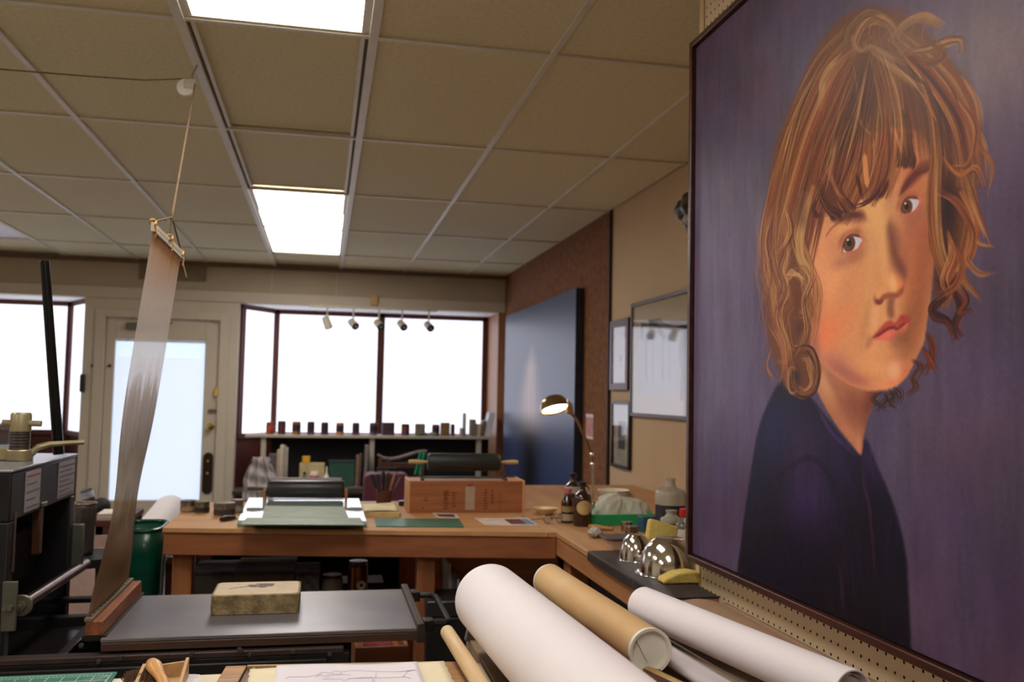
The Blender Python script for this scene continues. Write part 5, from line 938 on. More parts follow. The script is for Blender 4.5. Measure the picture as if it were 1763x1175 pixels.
# large framed drawing
a = wx(XR, 1092, 522); c = wx(XR, 1094, 717); yn = 3.30; za = (a[1]+wx(XR, 1204, 495)[1])/2; zb_ = c[1]
t = framed('framed_drawing', 'large framed grey drawing of tall strokes behind glass, half hidden by the portrait', a[0], za, yn, zb_, .020, GRY, mat('mount_cream', (206, 188, 158), .85, var=.02), [(.045, .955, .18, .80, mat('drawing_paper', (186, 184, 198), .85, scale=3, var=.08), 'drawing_sheet')])
SMK = mat('charcoal_soft', (120, 110, 104), .9, var=.25, scale=30); SMD = mat('charcoal', (84, 74, 72), .9, var=.2, scale=30)
def dr(p3, m_, nm='charcoal_mark'):
    vs = [on('X', XR-.0089, *q) for q in p3]; bm = B(); A = [bm.verts.new(tuple(v)) for v in vs]; C2 = [bm.verts.new((v[0]-.0004, v[1], v[2])) for v in vs]; n = len(vs)
    bm.faces.new(A); bm.faces.new(C2[::-1]); [bm.faces.new((A[i], A[(i+1) % n], C2[(i+1) % n], C2[i])) for i in range(n)]; obj(nm, bm, m_, t, True)
dr(((1104, 556), (1116, 557), (1122, 551), (1136, 548), (1144, 556), (1166, 562), (1204, 560), (1204, 568), (1160, 570), (1140, 566), (1146, 580), (1142, 588), (1136, 578), (1130, 564), (1105, 562)), SMK)
dr(((1164, 562), (1184, 558), (1196, 560), (1182, 572), (1180, 620), (1177, 690), (1171, 690), (1172, 640), (1168, 600), (1172, 574)), mat('charcoal_brown', (128, 106, 84), .9, var=.2, scale=30)); dr(((1116, 551), (1124, 550), (1135, 556), (1132, 561), (1118, 560)), SMD); dr(((1176, 572), (1182, 572), (1179, 612), (1174, 606)), SMD)
for x0_, w_2 in ((1112, 3), (1124, 2), (1140, 3), (1152, 2), (1190, 3)): dr(((x0_, 575), (x0_+w_2, 575), (x0_+w_2-1, 660), (x0_-1, 650)), mat('charcoal_faint', (160, 158, 168), .9, var=.1))
dr(((1104, 556), (1107, 556), (1107, 584), (1103, 584)), SMK)
# bronze lump sculpture on the wall, paper sheet, small card
a = wx(XR, 1163, 336); p = Vector((XR-.06, wx(XR-.06, 1190, 362)[0], wx(XR-.06, 1190, 362)[1])); t = thing('wall_sculpture', 'dark lumpy bronze sculpture high on the cream wall beside the portrait', 'sculpture', tuple(p))
BRZ = mat('dark_bronze', (50, 38, 28), .35, .6, scale=14, c2=(84, 70, 52), bump=.6)
bm = B(); bmesh.ops.create_icosphere(bm, subdivisions=4, radius=1)
for v_ in bm.verts:
    q = v_.co.copy(); s_ = 1+.22*math.sin(4*q.z+2*q.y)+.14*math.sin(7*q.y+3*q.x)+.06*math.sin(15*q.z); v_.co = Vector((q.x*.05*s_, q.y*.10*s_, q.z*.085*s_))
obj('head_lump', bm, BRZ, t, ang=80); bm = B(); tube(bm, [(0, .01, -.06), (.0, -.04, -.12), (.02, -.07, -.18), (.03, -.10, -.24)], [.03, .032, .024, .006], 12); obj('lower_limb', bm, BRZ, t, ang=80)
bm = B(); bmesh.ops.create_icosphere(bm, subdivisions=2, radius=.022); obj('pale_stone', bm, mat('pale_stone', (176, 180, 190), .5), t, loc=(-.04, -.05, -.055))
a = wx(XR, 1195, 757); c = wx(XR, 1195, 862); tag(obj('paper_sheet', box(B(), XR-.003, XR-.001, 3.75, a[0], c[1], a[1]), mat('paper_plain', (206, 192, 180), .8, var=.02), world=True), 'white paper sheet pinned low on the cream wall at the portrait frame', 'paper')
a = wx(XR-.012, 1010, 713); c = wx(XR-.012, 1022, 757); t = thing('small_card', 'small pink and white card pinned on the burlap above the lamp arm', 'card', (XR-.013, (a[0]+c[0])/2, c[1]))
obj('card_sheet', box(B(), XR-.016, XR-.013, c[0], a[0], c[1], a[1]), mat('card_pink', (176, 116, 116), .7, scale=30, c2=(196, 150, 146)), t, True); obj('card_strip', box(B(), XR-.0166, XR-.016, c[0], a[0], a[1]-.02, a[1]), PW, t, True); obj('card_strip', box(B(), XR-.0166, XR-.016, c[0], a[0], c[1], c[1]+.015), PW, t, True)

# ---------------------------------------------------------------- long shelf in front of the bay window
YS_ = 8.42
def Y8(px, py, y=YS_): p = on('Y', y, px, py); return float(p[0]), float(p[2])
xl, zl = Y8(422, 748); xr, zr = Y8(853, 752); ZS = (zl+zr)/2
sh = thing('window_shelf', 'long off-white shelf on slim posts in front of the bay window', 'shelf', ((xl+xr)/2, YS_+.12, 0))
SHM = mat('shelf_paint', (182, 172, 158), .6, var=.03)
obj('shelf_board', box(B(), xl, xr, YS_, YS_+.235, ZS-.028, ZS), SHM, sh, True, bevel=.003)
for px in (452, 640, 825):
    x = Y8(px, 800)[0]; obj('post', box(B(), x-.022, x+.022, YS_+.03, YS_+.075, 0, ZS-.028), SHM, sh, True, bevel=.002)
LOWZ = .52
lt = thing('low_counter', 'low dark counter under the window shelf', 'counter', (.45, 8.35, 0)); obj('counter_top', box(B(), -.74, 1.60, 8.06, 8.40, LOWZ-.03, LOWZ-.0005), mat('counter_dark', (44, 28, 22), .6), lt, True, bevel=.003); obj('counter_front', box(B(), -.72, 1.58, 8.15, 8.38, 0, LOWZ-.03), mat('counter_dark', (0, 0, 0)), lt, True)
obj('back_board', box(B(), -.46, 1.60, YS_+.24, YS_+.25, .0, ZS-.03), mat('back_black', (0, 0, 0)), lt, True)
def can(px0, px1, pyt, m_, label, lidm=None, shape='round', group='painted tins on the window shelf'):
    pc = (px0+px1)/2; x, _ = Y8(pc, 740); pyb = 745+(pc-430)*.012; h = (pyb-pyt)*8.5/FPX; r = (px1-px0)*8.5/FPX/2
    t = thing('paint_tin', label, 'tin', (x, YS_+.02+r, ZS), group=group)
    if shape == 'round':
        obj('tin_body', lathe(B(), [(0, 0), (r*1.0, 0), (r*1.03, .004), (r, .008), (r, h-.006), (r*1.03, h-.003), (r*.95, h), (r*.9, h-.006), (0, h-.006)], seg=24), m_, t)
    else:
        obj('tin_body', rbox(B(), -r, r, -.02, .04, 0, h, .01), m_, t, bevel=.002)
    obj('lid', lathe(B(), [(0, h-.005), (r*.8, h-.005), (r*.8, h+.002), (0, h+.002)], seg=20) if shape == 'round' else rbox(B(), -r*.9, r*.9, -.016, .036, h, h+.003, .008), lidm or mat('tin_lid_grey', (120, 104, 92), .4, .5), t)
    if shape == 'round': obj('drip_label', lathe(B(), [(r+.0008, h*.25), (r+.0012, h*.25), (r+.0012, h*.8), (r+.0008, h*.8)], seg=24), mat('drip_'+m_.name, (40, 26, 26), .6, c2=(60, 36, 30), scale=25) if px0 % 2 else m_, t)
T = lambda n, a, b_, s=22: mat('tin_'+n, a, .45, c2=b_, scale=s)
can(458, 471, 726, T('orange', (196, 88, 40), (50, 24, 24)), 'first tin from the left, orange streaked, on the window shelf')
can(478, 491, 724, T('brownred', (96, 50, 42), (60, 30, 36)), 'second tin from the left, dull brown-red, on the window shelf')
can(503, 517, 725, T('amber', (206, 130, 56), (60, 28, 26)), 'third tin from the left, amber and dark, on the window shelf')
can(529, 541, 725, T('darkgreen', (46, 52, 56), (104, 50, 40)), 'fourth tin from the left, dark grey-green and red, on the window shelf')
can(553, 565, 726, T('plum', (92, 42, 46), (48, 26, 40)), 'fifth tin from the left, plum with an orange edge, on the window shelf')
can(579, 592, 727, T('yellowred', (204, 146, 84), (156, 60, 44)), 'sixth tin from the left, yellow and red striped, on the window shelf')
can(607, 619, 727, T('navyred', (46, 34, 66), (110, 40, 44)), 'seventh tin from the left, navy and dark red, on the window shelf')
can(637, 650, 727, T('mauve', (112, 88, 104), (88, 70, 84)), 'dull mauve tin just left of the window mullion')
can(659, 680, 727, T('dark_wide', (50, 44, 54), (78, 46, 42)), 'wide dark tin right of the window mullion', shape='box')
can(692, 706, 729, T('brick', (124, 56, 44), (70, 40, 48)), 'brick red tin on its own, right of the wide dark one')
can(716, 733, 729, T('camo', (70, 66, 56), (150, 140, 124), 60), 'grey speckled tin behind the olive tubes', shape='box')
can(745, 758, 730, T('scarlet', (168, 62, 50), (110, 46, 44)), 'scarlet tin left of the olive box on the window shelf')
can(760, 776, 727, T('olive', (134, 104, 58), (118, 90, 50)), 'olive brown square box with a yellow base on the window shelf', shape='box')
can(777, 784, 729, T('orangedark', (150, 72, 40), (70, 36, 34)), 'narrow dark orange tin behind the olive box')
for i, (px, py, l) in enumerate(((742, 742, 'grey crumpled paint tube beside the speckled tin'), (727, 744, 'olive paint tube lying in front of the speckled tin'))):
    x, _ = Y8(px, py); tag(obj('paint_tube', tube(B(), [(-.05, 0, .012), (0, .004, .02), (.03, 0, .018), (.05, -.004, .014), (.06, -.004, .012)], [.01, .02, .018, .016, .006], 12, flat=.8), mat('tube_%d' % i, ((146, 140, 122), (96, 92, 72))[i], .5, scale=40), loc=(x, YS_+.012, ZS)), l, 'tube')
def slabthing(name, label, cat, px0, px1, pyt, dep, m_, lean=0, y=None, z=None, grp=None, parts=None):
    y = YS_+.03 if y is None else y; z = ZS if z is None else z
    x0, zt = Y8(px0, pyt, y); x1, _ = Y8(px1, pyt, y); w_ = abs(x1-x0); h = zt-z
    t = thing(name, label, cat, (x0+w_/2, y+dep/2, z), group=grp); s = math.tan(lean)*h
    obj(parts or 'cover', hexa(B(), [(-w_/2, -dep/2, 0), (w_/2, -dep/2, 0), (w_/2, dep/2, 0), (-w_/2, dep/2, 0), (-w_/2+s, -dep/2, h), (w_/2+s, -dep/2, h), (w_/2+s, dep/2, h), (-w_/2+s, dep/2, h)]), m_, t, bevel=.002)
    return t, w_, h, s
def book(px0, px1, pyt, m_, label, lean=0, dep=.15, grp='books and boxes at the right end of the window shelf'):
    t, w_, h, s = slabthing('book', label, 'book', px0, px1, pyt, dep, m_, lean, grp=grp)
    obj('page_block', hexa(B(), [(-w_*.35, -dep*.45, .002), (w_*.35, -dep*.45, .002), (w_*.35, dep*.45, .002), (-w_*.35, dep*.45, .002), (-w_*.35+s, -dep*.45, h+.002), (w_*.35+s, -dep*.45, h+.002), (w_*.35+s, dep*.45, h+.002), (-w_*.35+s, dep*.45, h+.002)]), WHITEP, t)
book(795, 799, 738, mat('bk_grey', (140, 132, 122), .7), 'short grey booklet left of the tall thin post'); book(800.5, 803, 712, mat('bk_tall', (126, 120, 112), .7), 'tallest thin grey rod-like folder on the window shelf'); book(812, 820, 723, mat('bk_taupe', (130, 112, 94), .7), 'taupe upright book right of the thin folder')
book(821, 828, 731, mat('bk_cream', (190, 176, 152), .7), 'short cream upright book beside the taupe one', .05); book(829, 834, 725, mat('bk_brown', (116, 96, 76), .7), 'brown book leaning right on the window shelf', .12)
book(835, 845, 711, mat('bk_white', (206, 204, 220), .6), 'large pale lavender book leaning at the right end of the window shelf', .20)
# things in the dark under the shelf
def low(px0, px1, pyt, pyb): return None
def lowbox(name, label, cat, px0, px1, pyt, dep, m_, y=8.15, lean=0, part='body'):
    return slabthing(name, label, cat, px0, px1, pyt, dep, m_, lean, y=y, z=LOWZ+.001, parts=part)
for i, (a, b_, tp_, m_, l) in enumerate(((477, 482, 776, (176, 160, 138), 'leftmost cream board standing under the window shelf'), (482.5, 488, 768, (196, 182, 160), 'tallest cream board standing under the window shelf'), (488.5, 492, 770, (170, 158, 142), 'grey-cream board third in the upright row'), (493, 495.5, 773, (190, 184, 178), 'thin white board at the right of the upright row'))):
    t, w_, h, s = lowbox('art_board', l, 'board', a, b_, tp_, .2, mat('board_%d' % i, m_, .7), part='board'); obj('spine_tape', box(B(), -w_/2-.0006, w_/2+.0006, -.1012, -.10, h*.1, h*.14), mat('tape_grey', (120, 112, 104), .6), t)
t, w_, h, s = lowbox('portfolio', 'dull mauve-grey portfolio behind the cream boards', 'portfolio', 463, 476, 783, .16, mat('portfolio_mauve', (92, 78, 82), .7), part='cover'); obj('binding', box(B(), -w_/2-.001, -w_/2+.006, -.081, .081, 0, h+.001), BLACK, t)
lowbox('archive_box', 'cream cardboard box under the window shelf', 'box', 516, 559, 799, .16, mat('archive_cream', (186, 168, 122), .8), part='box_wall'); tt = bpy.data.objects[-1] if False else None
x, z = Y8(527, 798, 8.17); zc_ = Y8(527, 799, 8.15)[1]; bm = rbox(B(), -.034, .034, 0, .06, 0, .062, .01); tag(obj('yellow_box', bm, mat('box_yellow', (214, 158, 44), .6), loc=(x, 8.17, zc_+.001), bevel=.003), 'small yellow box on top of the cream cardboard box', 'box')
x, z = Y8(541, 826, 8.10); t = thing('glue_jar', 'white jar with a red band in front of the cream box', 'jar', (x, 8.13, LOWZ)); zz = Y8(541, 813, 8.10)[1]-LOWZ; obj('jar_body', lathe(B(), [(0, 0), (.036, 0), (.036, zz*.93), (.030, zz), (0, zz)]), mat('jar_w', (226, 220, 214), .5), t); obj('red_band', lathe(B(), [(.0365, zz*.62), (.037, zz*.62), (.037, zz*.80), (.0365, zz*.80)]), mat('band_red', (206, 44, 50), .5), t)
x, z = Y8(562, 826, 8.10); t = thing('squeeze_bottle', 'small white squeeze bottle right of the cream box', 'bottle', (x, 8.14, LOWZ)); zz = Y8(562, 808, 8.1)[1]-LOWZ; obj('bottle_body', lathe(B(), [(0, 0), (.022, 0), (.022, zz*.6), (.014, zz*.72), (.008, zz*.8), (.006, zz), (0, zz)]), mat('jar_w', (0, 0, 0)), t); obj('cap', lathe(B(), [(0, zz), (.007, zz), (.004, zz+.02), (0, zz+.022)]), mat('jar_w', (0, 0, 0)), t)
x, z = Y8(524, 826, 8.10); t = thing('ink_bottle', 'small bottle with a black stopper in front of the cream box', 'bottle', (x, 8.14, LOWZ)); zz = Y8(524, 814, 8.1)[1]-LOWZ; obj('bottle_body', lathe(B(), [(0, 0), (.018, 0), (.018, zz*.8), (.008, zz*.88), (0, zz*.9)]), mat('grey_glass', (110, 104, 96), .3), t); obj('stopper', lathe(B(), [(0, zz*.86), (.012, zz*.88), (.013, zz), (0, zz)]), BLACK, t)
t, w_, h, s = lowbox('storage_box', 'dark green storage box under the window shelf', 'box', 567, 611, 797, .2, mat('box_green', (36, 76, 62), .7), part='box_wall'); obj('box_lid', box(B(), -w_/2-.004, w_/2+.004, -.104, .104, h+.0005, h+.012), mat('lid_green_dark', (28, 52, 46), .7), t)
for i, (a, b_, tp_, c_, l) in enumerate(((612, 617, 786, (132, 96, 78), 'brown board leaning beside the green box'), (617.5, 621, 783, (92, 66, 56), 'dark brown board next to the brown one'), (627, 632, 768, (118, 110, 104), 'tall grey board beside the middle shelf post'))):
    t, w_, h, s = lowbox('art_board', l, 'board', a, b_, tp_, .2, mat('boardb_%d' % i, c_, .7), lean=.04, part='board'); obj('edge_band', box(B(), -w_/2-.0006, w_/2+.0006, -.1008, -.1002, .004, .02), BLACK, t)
# maroon suitcase standing behind the bench
x0, z1 = Y8(627, 816, 6.8); x1, _ = Y8(706, 814, 6.8); t = thing('suitcase', 'large maroon case standing behind the brown pot', 'case', ((x0+x1)/2, 6.9, 0)); w_ = (x1-x0)/2
MAR = mat('case_maroon', (84, 34, 50), .55, scale=30, c2=(96, 42, 58)); bm = B(); pts = []
for cx_, cz_, a in ((w_-.05, z1-.05, 0), (-w_+.05, z1-.05, 90), (-w_+.05, .06, 180), (w_-.05, .06, 270)):
    for k in range(6): q = math.radians(a+18*k); pts.append((cx_+.05*math.cos(q), cz_+.05*math.sin(q)))
prism(bm, pts, -.09, .09, 'Y'); obj('shell', bm, MAR, t, bevel=.01); obj('seam_strip', prism(B(), [(p_[0]*1.012, p_[1]*1.004-.001 if p_[1] > .3 else p_[1]) for p_ in pts], -.012, .012, 'Y'), mat('seam_dark', (50, 20, 30), .5), t)
obj('case_handle', tube(B(), [(-.08, 0, z1-.002), (-.07, 0, z1+.03), (.07, 0, z1+.03), (.08, 0, z1-.002)], .008, 8), BLACK, t)
# pale shirt on a hook at the left
x0, zt = Y8(427, 788, 7.92); x1, _ = Y8(470, 850, 7.92); zt = Y8(440, 787, 7.92)[1]
t = thing('hanging_shirt', 'rumpled grey-white cloth draped over a stand left of the shelf post', 'cloth', ((x0+x1)/2, 7.92, 0)); hw = (x1-x0)/2+.03
def cloth(u, v):
    z = .46+(zt-.46)*v; wv_ = hw*(1-.55*max(0, v-.45)/.55*(.6+.4*v)); a = PI*(u*1.0); x = -wv_*math.cos(a); d_ = (.05+.05*(1-v))*math.sin(a)*(1+.25*math.sin(9*a)); return (x*(1+.03*math.sin(14*v)), -d_-.012*math.sin(16*a+6*v)-.01*math.sin(20*v+5*u), z)
solid(obj('cloth_fold', grid(B(), 60, 30, cloth), mat('shirt_grey', (150, 142, 140), .9, scale=8, c2=(172, 164, 162), bump=.2), t, ang=180), .004); bm = B(); cyl(bm, (0, -.02, 0), (0, -.02, zt-.02), .012); lathe(bm, [(0, 0), (.12, 0), (.12, .012), (0, .02)], (0, -.02, 0)); tube(bm, [(-.09, -.02, zt-.05), (0, -.02, zt-.015), (.09, -.02, zt-.05)], .01, 8); obj('stand', bm, BLACK, t)
# a green cloth, rope-like cane and chair behind the second roller
x, z = Y8(728, 800, 7.6); t = thing('chair', 'dark wooden chair with a curved grey top rail behind the rollers', 'chair', (x-.2, 7.6, 0)); X = lambda px, py: Vector(on('Y', 7.6, px, py))
obj('top_rail', tube(B(), [X(650, 783), X(660, 789), X(672, 791), X(686, 789), X(705, 783), X(722, 778), X(735, 777)], [.010, .014, .015, .015, .015, .013, .010], 10), mat('rail_greybrown', (118, 104, 96), .4), t, True)
DW = wood('chair_dark', (58, 32, 22), (84, 48, 32), 'Z')
for px in (655, 667, 722): p = X(px, 790); obj('back_post', box(B(), p.x-.018, p.x+.018, 7.585, 7.615, 0, p.z), DW, t, True)
p, q = X(655, 797), X(722, 806); obj('back_rail', box(B(), p.x, q.x, 7.59, 7.61, q.z, p.z), DW, t, True); obj('chair_seat', box(B(), p.x, q.x, 7.2, 7.6, .42, .45), DW, t, True, bevel=.004)
for px in (655, 722): p = X(px, 790); obj('front_leg', box(B(), p.x-.016, p.x+.016, 7.2, 7.23, 0, .42), DW, t, True)
g = [X(728, 778), X(722, 790), X(714, 812), X(714, 818)]
def gc(u, v):
    top_, bot = X(722, 779), X(734, 779); b1, b2 = X(712, 818), X(728, 818); a, b_ = top_.lerp(bot, u), b1.lerp(b2, u); p = a.lerp(b_, v); p.y -= .03+.012*math.sin(12*u); return p
solid(obj('green_cloth', grid(B(), 16, 12, gc), GREENF, None, 'c', ang=180), .004); tag(bpy.context.scene.objects['green_cloth'], 'bright green cloth hanging on the dark chair behind the second roller', 'cloth')
# track light with five heads under the soffit
YT = 8.50; a, b_ = on('Y', YT, 533, 526), on('Y', YT, 752, 537)
t = thing('track_light', 'white track rail with five spotlights in front of the bay window', 'light', (float(a[0]+b_[0])/2, YT, float(a[2]))); TW = mat('track_white', (196, 186, 168), .5)
zt_ = SOF-.002; obj('track_rail', box(B(), float(a[0]), float(b_[0]), YT-.018, YT+.018, zt_-.03, zt_-.008), TW, t, True, bevel=.002)
for x_ in (float(a[0])+.1, float(b_[0])-.1, .4): obj('rail_bracket', box(B(), x_-.012, x_+.012, YT-.012, YB-.018, zt_-.008, zt_+.004), TW, t, True)
p = on('Y', YT+.12, 644, 517); obj('feed_box', box(B(), float(p[0])-.034, float(p[0])+.034, YB-.045, YB-.0185, float(p[2])-.05, float(p[2])+.05), mat('feed_tan', (196, 162, 110), .6), t, True, bevel=.003)
for px, py, ax in ((563, 556, (.35, .1, -.9)), (608, 558, (.40, -.75, -.45)), (652, 559, (.34, -.8, -.45)), (692, 560, (.30, -.8, -.45)), (738, 562, (.28, -.85, -.42))):
    c_ = Vector(on('Y', YT, px, py)); d = Vector(ax).normalized(); top_ = Vector((c_.x-.0, YT, zt_-.03)); hd = thing('x', None, None)
    bpy.data.objects.remove(hd)
    h = obj('spot_head', tube(B(), [c_-d*.062, c_-d*.058, c_-d*.05, c_+d*.05, c_+d*.056], [.014, .028, .034, .038, .038], 24, caps=True), TW, t, True)
    bm = B(); tube(bm, [c_+d*.0562, c_+d*.060], [.036, .034], 24); obj('dark_lens', bm, mat('spot_dark', (36, 36, 42), .25), h, True); bm = B(); tube(bm, [c_+d*.0602, c_+d*.064], [.014, .012], 16); obj('bulb_face', bm, mat('spot_grey', (150, 148, 150), .3), h, True)
    bm = B(); tube(bm, [top_, c_+Vector((0, 0, .03))], .008, 8); obj('stem', bm, TW, h, True)
# ---------------------------------------------------------------- left of the bench: bin, table, bucket
def LL(z, px, py): p = on('Z', z, px, py); return float(p[0]), float(p[1])
y_ = 3.62; xa, za = [float(v) for v in on('Y', y_, 243, 916)[[0, 2]]]; xb = float(on('Y', y_, 279, 910)[0])
t = thing('green_bin', 'tall translucent dark green plastic bin left of the pine bench', 'bin', ((xa+xb)/2-.06, y_+.15, .1)); GB = mat('bin_green', (8, 62, 46), .3, tl=.15, c2=(12, 84, 62), coat=.2)
w_ = (xb-xa)/2+.045; ht = za-.1
def binw(u, v): a = 2*PI*u; s = .82+.18*v; c, s2 = math.cos(a), math.sin(a); return (w_*s*math.copysign(abs(c)**.5, c)+.002*math.sin(40*a), .14*s*math.copysign(abs(s2)**.5, s2), ht*v)
solid(obj('bin_wall', grid(B(), 64, 8, binw), GB, t, ang=60), .004); obj('bin_bottom', box(B(), -w_*.8, w_*.8, -.11, .11, 0, .006), GB, t); bm = B(); pts = [(w_*1.0*math.copysign(abs(math.cos(a))**.5, math.cos(a)), .14*math.copysign(abs(math.sin(a))**.5, math.sin(a)), ht) for a in np.linspace(0, 2*PI, 49)]; tube(bm, pts, .007, 8, caps=False); obj('bin_rim', bm, GB, t)
# pale rounded ironing board shaped top behind the sheet
y_ = 4.25; zc_ = float(on('Y', y_, 275, 890)[2]); x0 = float(on('Y', y_, 238, 890)[0]); x1 = float(on('Y', y_, 309, 880)[0])
t = thing('paper_roll_pile', 'big curled sheet of white paper bulging over the left end of the bench', 'paper', ((x0+x1)/2, y_, .70)); R_ = .15
def curl(u, v): a = PI*(.02+.96*u); return ((x1-x0)*.5*-math.cos(a)*1.02, -.32+.62*v, .0+.185*math.sin(a)**.5-.06*(1-v))
solid(obj('curled_sheet', grid(B(), 30, 6, curl), WHITEP, t, ang=180), .003)
obj('table_under', box(B(), -.24, .12, -.3, .3, -.03, -.001), wood('dark_red_table', (70, 28, 20), (90, 40, 28), 'X'), t)
for sx_ in (-.2, .08): obj('leg', box(B(), sx_, sx_+.03, -.28, -.25, -.70, -.03), wood('dark_red_table', (0, 0, 0), (0, 0, 0)), t); obj('leg', box(B(), sx_, sx_+.03, .25, .28, -.70, -.03), wood('dark_red_table', (0, 0, 0), (0, 0, 0)), t)
# red-brown side table with papers, left
y_ = 4.9; za = float(on('Y', y_, 175, 897)[2]); xa, xb = float(on('Y', y_, 162, 897)[0]), float(on('Y', y_, 215, 897)[0])
t = thing('side_table', 'dark red-brown side table behind the tympan sheet', 'table', ((xa+xb)/2, y_+.25, 0)); DR = wood('dark_red_table', (0, 0, 0), (0, 0, 0)); hw = (xb-xa)/2
obj('table_top', box(B(), -hw, hw, -.25, .25, za-.03, za), DR, t, bevel=.003); obj('table_front', box(B(), -hw+.005, hw-.005, -.24, -.22, za-.34, za-.03), DR, t)
for sx_ in (-hw+.005, hw-.04):
    for sy_ in (-.24, .2): obj('leg', box(B(), sx_, sx_+.035, sy_, sy_+.035, 0, za-.03), DR, t)
pp = thing('paper_stack', 'small stack of papers on the red-brown side table', 'papers', ((xa+xb)/2-.0, y_+.1, za)); 
for k in range(6): o = obj('sheet', box(B(), -hw*.9, hw*.6, -.08, .1, .0055*k+.0004, .0055*k+.005), mat('paper_%d' % (k % 3), ((214, 200, 190), (190, 160, 150), (226, 216, 206))[k % 3], .8), pp, rot=(0, 0, .05*math.sin(k*3)))
# dark bucket and cans
y_ = 3.5; xa, xb = float(on('Y', y_, 127, 900)[0]), float(on('Y', y_, 164, 900)[0]); za, zb_ = float(on('Y', y_, 145, 867)[2]), float(on('Y', y_, 145, 955)[2]); r = (xb-xa)/2
t = thing('bucket', 'dark dented metal bucket hanging behind the press', 'bucket', ((xa+xb)/2, y_, zb_)); h = za-zb_; rr = random.Random(4)
def bk(u, v): a = 2*PI*u; s = r*(.82+.18*v)*(1+.035*math.sin(5*a+3*v)+.02*math.sin(11*a-7*v)); return (s*math.cos(a), s*math.sin(a), h*v)
solid(obj('bucket_wall', grid(B(), 48, 10, bk), mat('bucket_grey', (58, 52, 52), .45, .3, scale=12, c2=(84, 74, 72), bump=.3), t, ang=70), .003); obj('bucket_base', lathe(B(), [(0, 0), (r*.8, 0), (r*.8, .004), (0, .004)]), BLACK, t); obj('bucket_rim', tube(B(), [(r*math.cos(a), r*math.sin(a), h) for a in np.linspace(0, 2*PI, 33)], .005, 8, caps=False), mat('bucket_rim', (130, 116, 108), .4, .5), t); obj('contents', lathe(B(), [(0, h*.9), (r*.9, h*.88)]), mat('gunk', (92, 80, 74), .9, bump=.5), t)
st2 = thing('stool', 'plain dark stool carrying the dented bucket', 'stool', ((xa+xb)/2, y_, 0)); obj('stool_seat', lathe(B(), [(0, zb_-.03), (.13, zb_-.03), (.13, zb_-.001), (0, zb_-.001)]), BLACK, st2)
for a in (.8, 2.4, 3.9, 5.5): obj('leg', cyl(B(), (.10*math.cos(a), .10*math.sin(a), zb_-.03), (.13*math.cos(a), .13*math.sin(a), 0), .012), BLACK, st2)
y_ = 5.7
p = on('Y', y_, 158, 858); t = thing('varnish_can', 'dark red-brown can with a pale label tilted behind the bucket', 'can', (float(p[0]), y_, float(p[2])-.05)); t.rotation_euler = (.1, -.3, 0); obj('can_body', lathe(B(), [(0, 0), (.034, 0), (.034, .10), (0, .10)]), mat('can_redbrown', (72, 30, 26), .4), t); obj('pale_band', lathe(B(), [(.0345, .055), (.035, .055), (.035, .096), (.0345, .096)]), mat('band_paleblue', (170, 172, 186), .6, scale=30, var=.3), t); obj('can_rim', lathe(B(), [(.030, .10), (.036, .10), (.036, .104), (.030, .104)]), DARKM, t)
p = on('Y', y_-.1, 174, 862); t = thing('black_helmet', 'rounded black object lying behind the bucket beside the tilted can', 'cap', (float(p[0]), y_-.1, float(p[2])-.09)); bm = B()
bmesh.ops.create_uvsphere(bm, u_segments=24, v_segments=14, radius=1)
for v_ in bm.verts: v_.co = Vector((v_.co.x*.055, v_.co.y*.06, .05+v_.co.z*.055*(1+.1*v_.co.x)))
obj('dome', bm, mat('black_felt', (16, 15, 17), .7), t); obj('brim', lathe(B(), [(.03, .03), (.062, .026), (.064, .03), (.03, .036)], sy=1.1), mat('black_felt', (0, 0, 0)), t)
tt = thing('stand_table', 'low dark stand behind the press holding the can and black cap', 'stand', (float(p[0])-.04, y_, 0)); zt2 = float(p[2])-.091; obj('stand_top', box(B(), -.12, .16, -.2, .1, zt2-.02, zt2), BLACK, tt)
for sx_ in (-.11, .12):
    for sy_ in (-.18, .07): obj('leg', box(B(), sx_, sx_+.025, sy_, sy_+.025, 0, zt2-.02), BLACK, tt)
# pinkish papers seen between press and sheet
xa = float(on('Y', 3.75, 112, 1000)[0]); xb = float(on('Y', 3.75, 185, 1000)[0]); zt = float(on('Y', 3.75, 150, 945)[2])
t = thing('paper_box', 'pale pinkish carton standing on the floor behind the press', 'box', ((xa+xb)/2, 3.85, 0)); w_ = (xb-xa)/2; obj('box_wall', box(B(), -w_, w_, -.08, .1, 0, zt), mat('carton_pink', (206, 176, 164), .8), t, bevel=.003); obj('box_flap', hexa(B(), [(-w_, -.08, zt), (w_, -.08, zt), (w_, -.05, zt), (-w_, -.05, zt), (-w_, -.10, zt+.05), (w_, -.10, zt+.05), (w_, -.095, zt+.05), (-w_, -.095, zt+.05)]), mat('carton_pink', (0, 0, 0)), t)
# red-brown items by the left bay
x, z = float(on('Y', 8.3, 8, 730)[0]), float(on('Y', 8.3, 8, 730)[2]); t = thing('grey_chest', 'grey chest under the left bay window', 'chest', (x-.25, 8.3, 0)); obj('chest_body', box(B(), -.3, .33, -.15, .15, 0, z-.05), mat('chest_grey', (98, 84, 82), .7), t, bevel=.004); obj('chest_lid', box(B(), -.31, .34, -.16, .16, z-.05, z), mat('chest_lid', (120, 106, 104), .6), t, bevel=.004)
x = float(on('Y', 5.5, 10, 770)[0]); z = float(on('Y', 5.5, 10, 768)[2]); t = thing('black_case', 'black case behind the press top beam at the left edge', 'case', (x-.12, 5.5, 0)); obj('case_body', box(B(), -.25, .16, -.1, .1, 0, z), BLACK, t, bevel=.01); obj('case_trim', box(B(), -.252, .162, -.102, .102, z-.06, z-.05), DARKM, t)
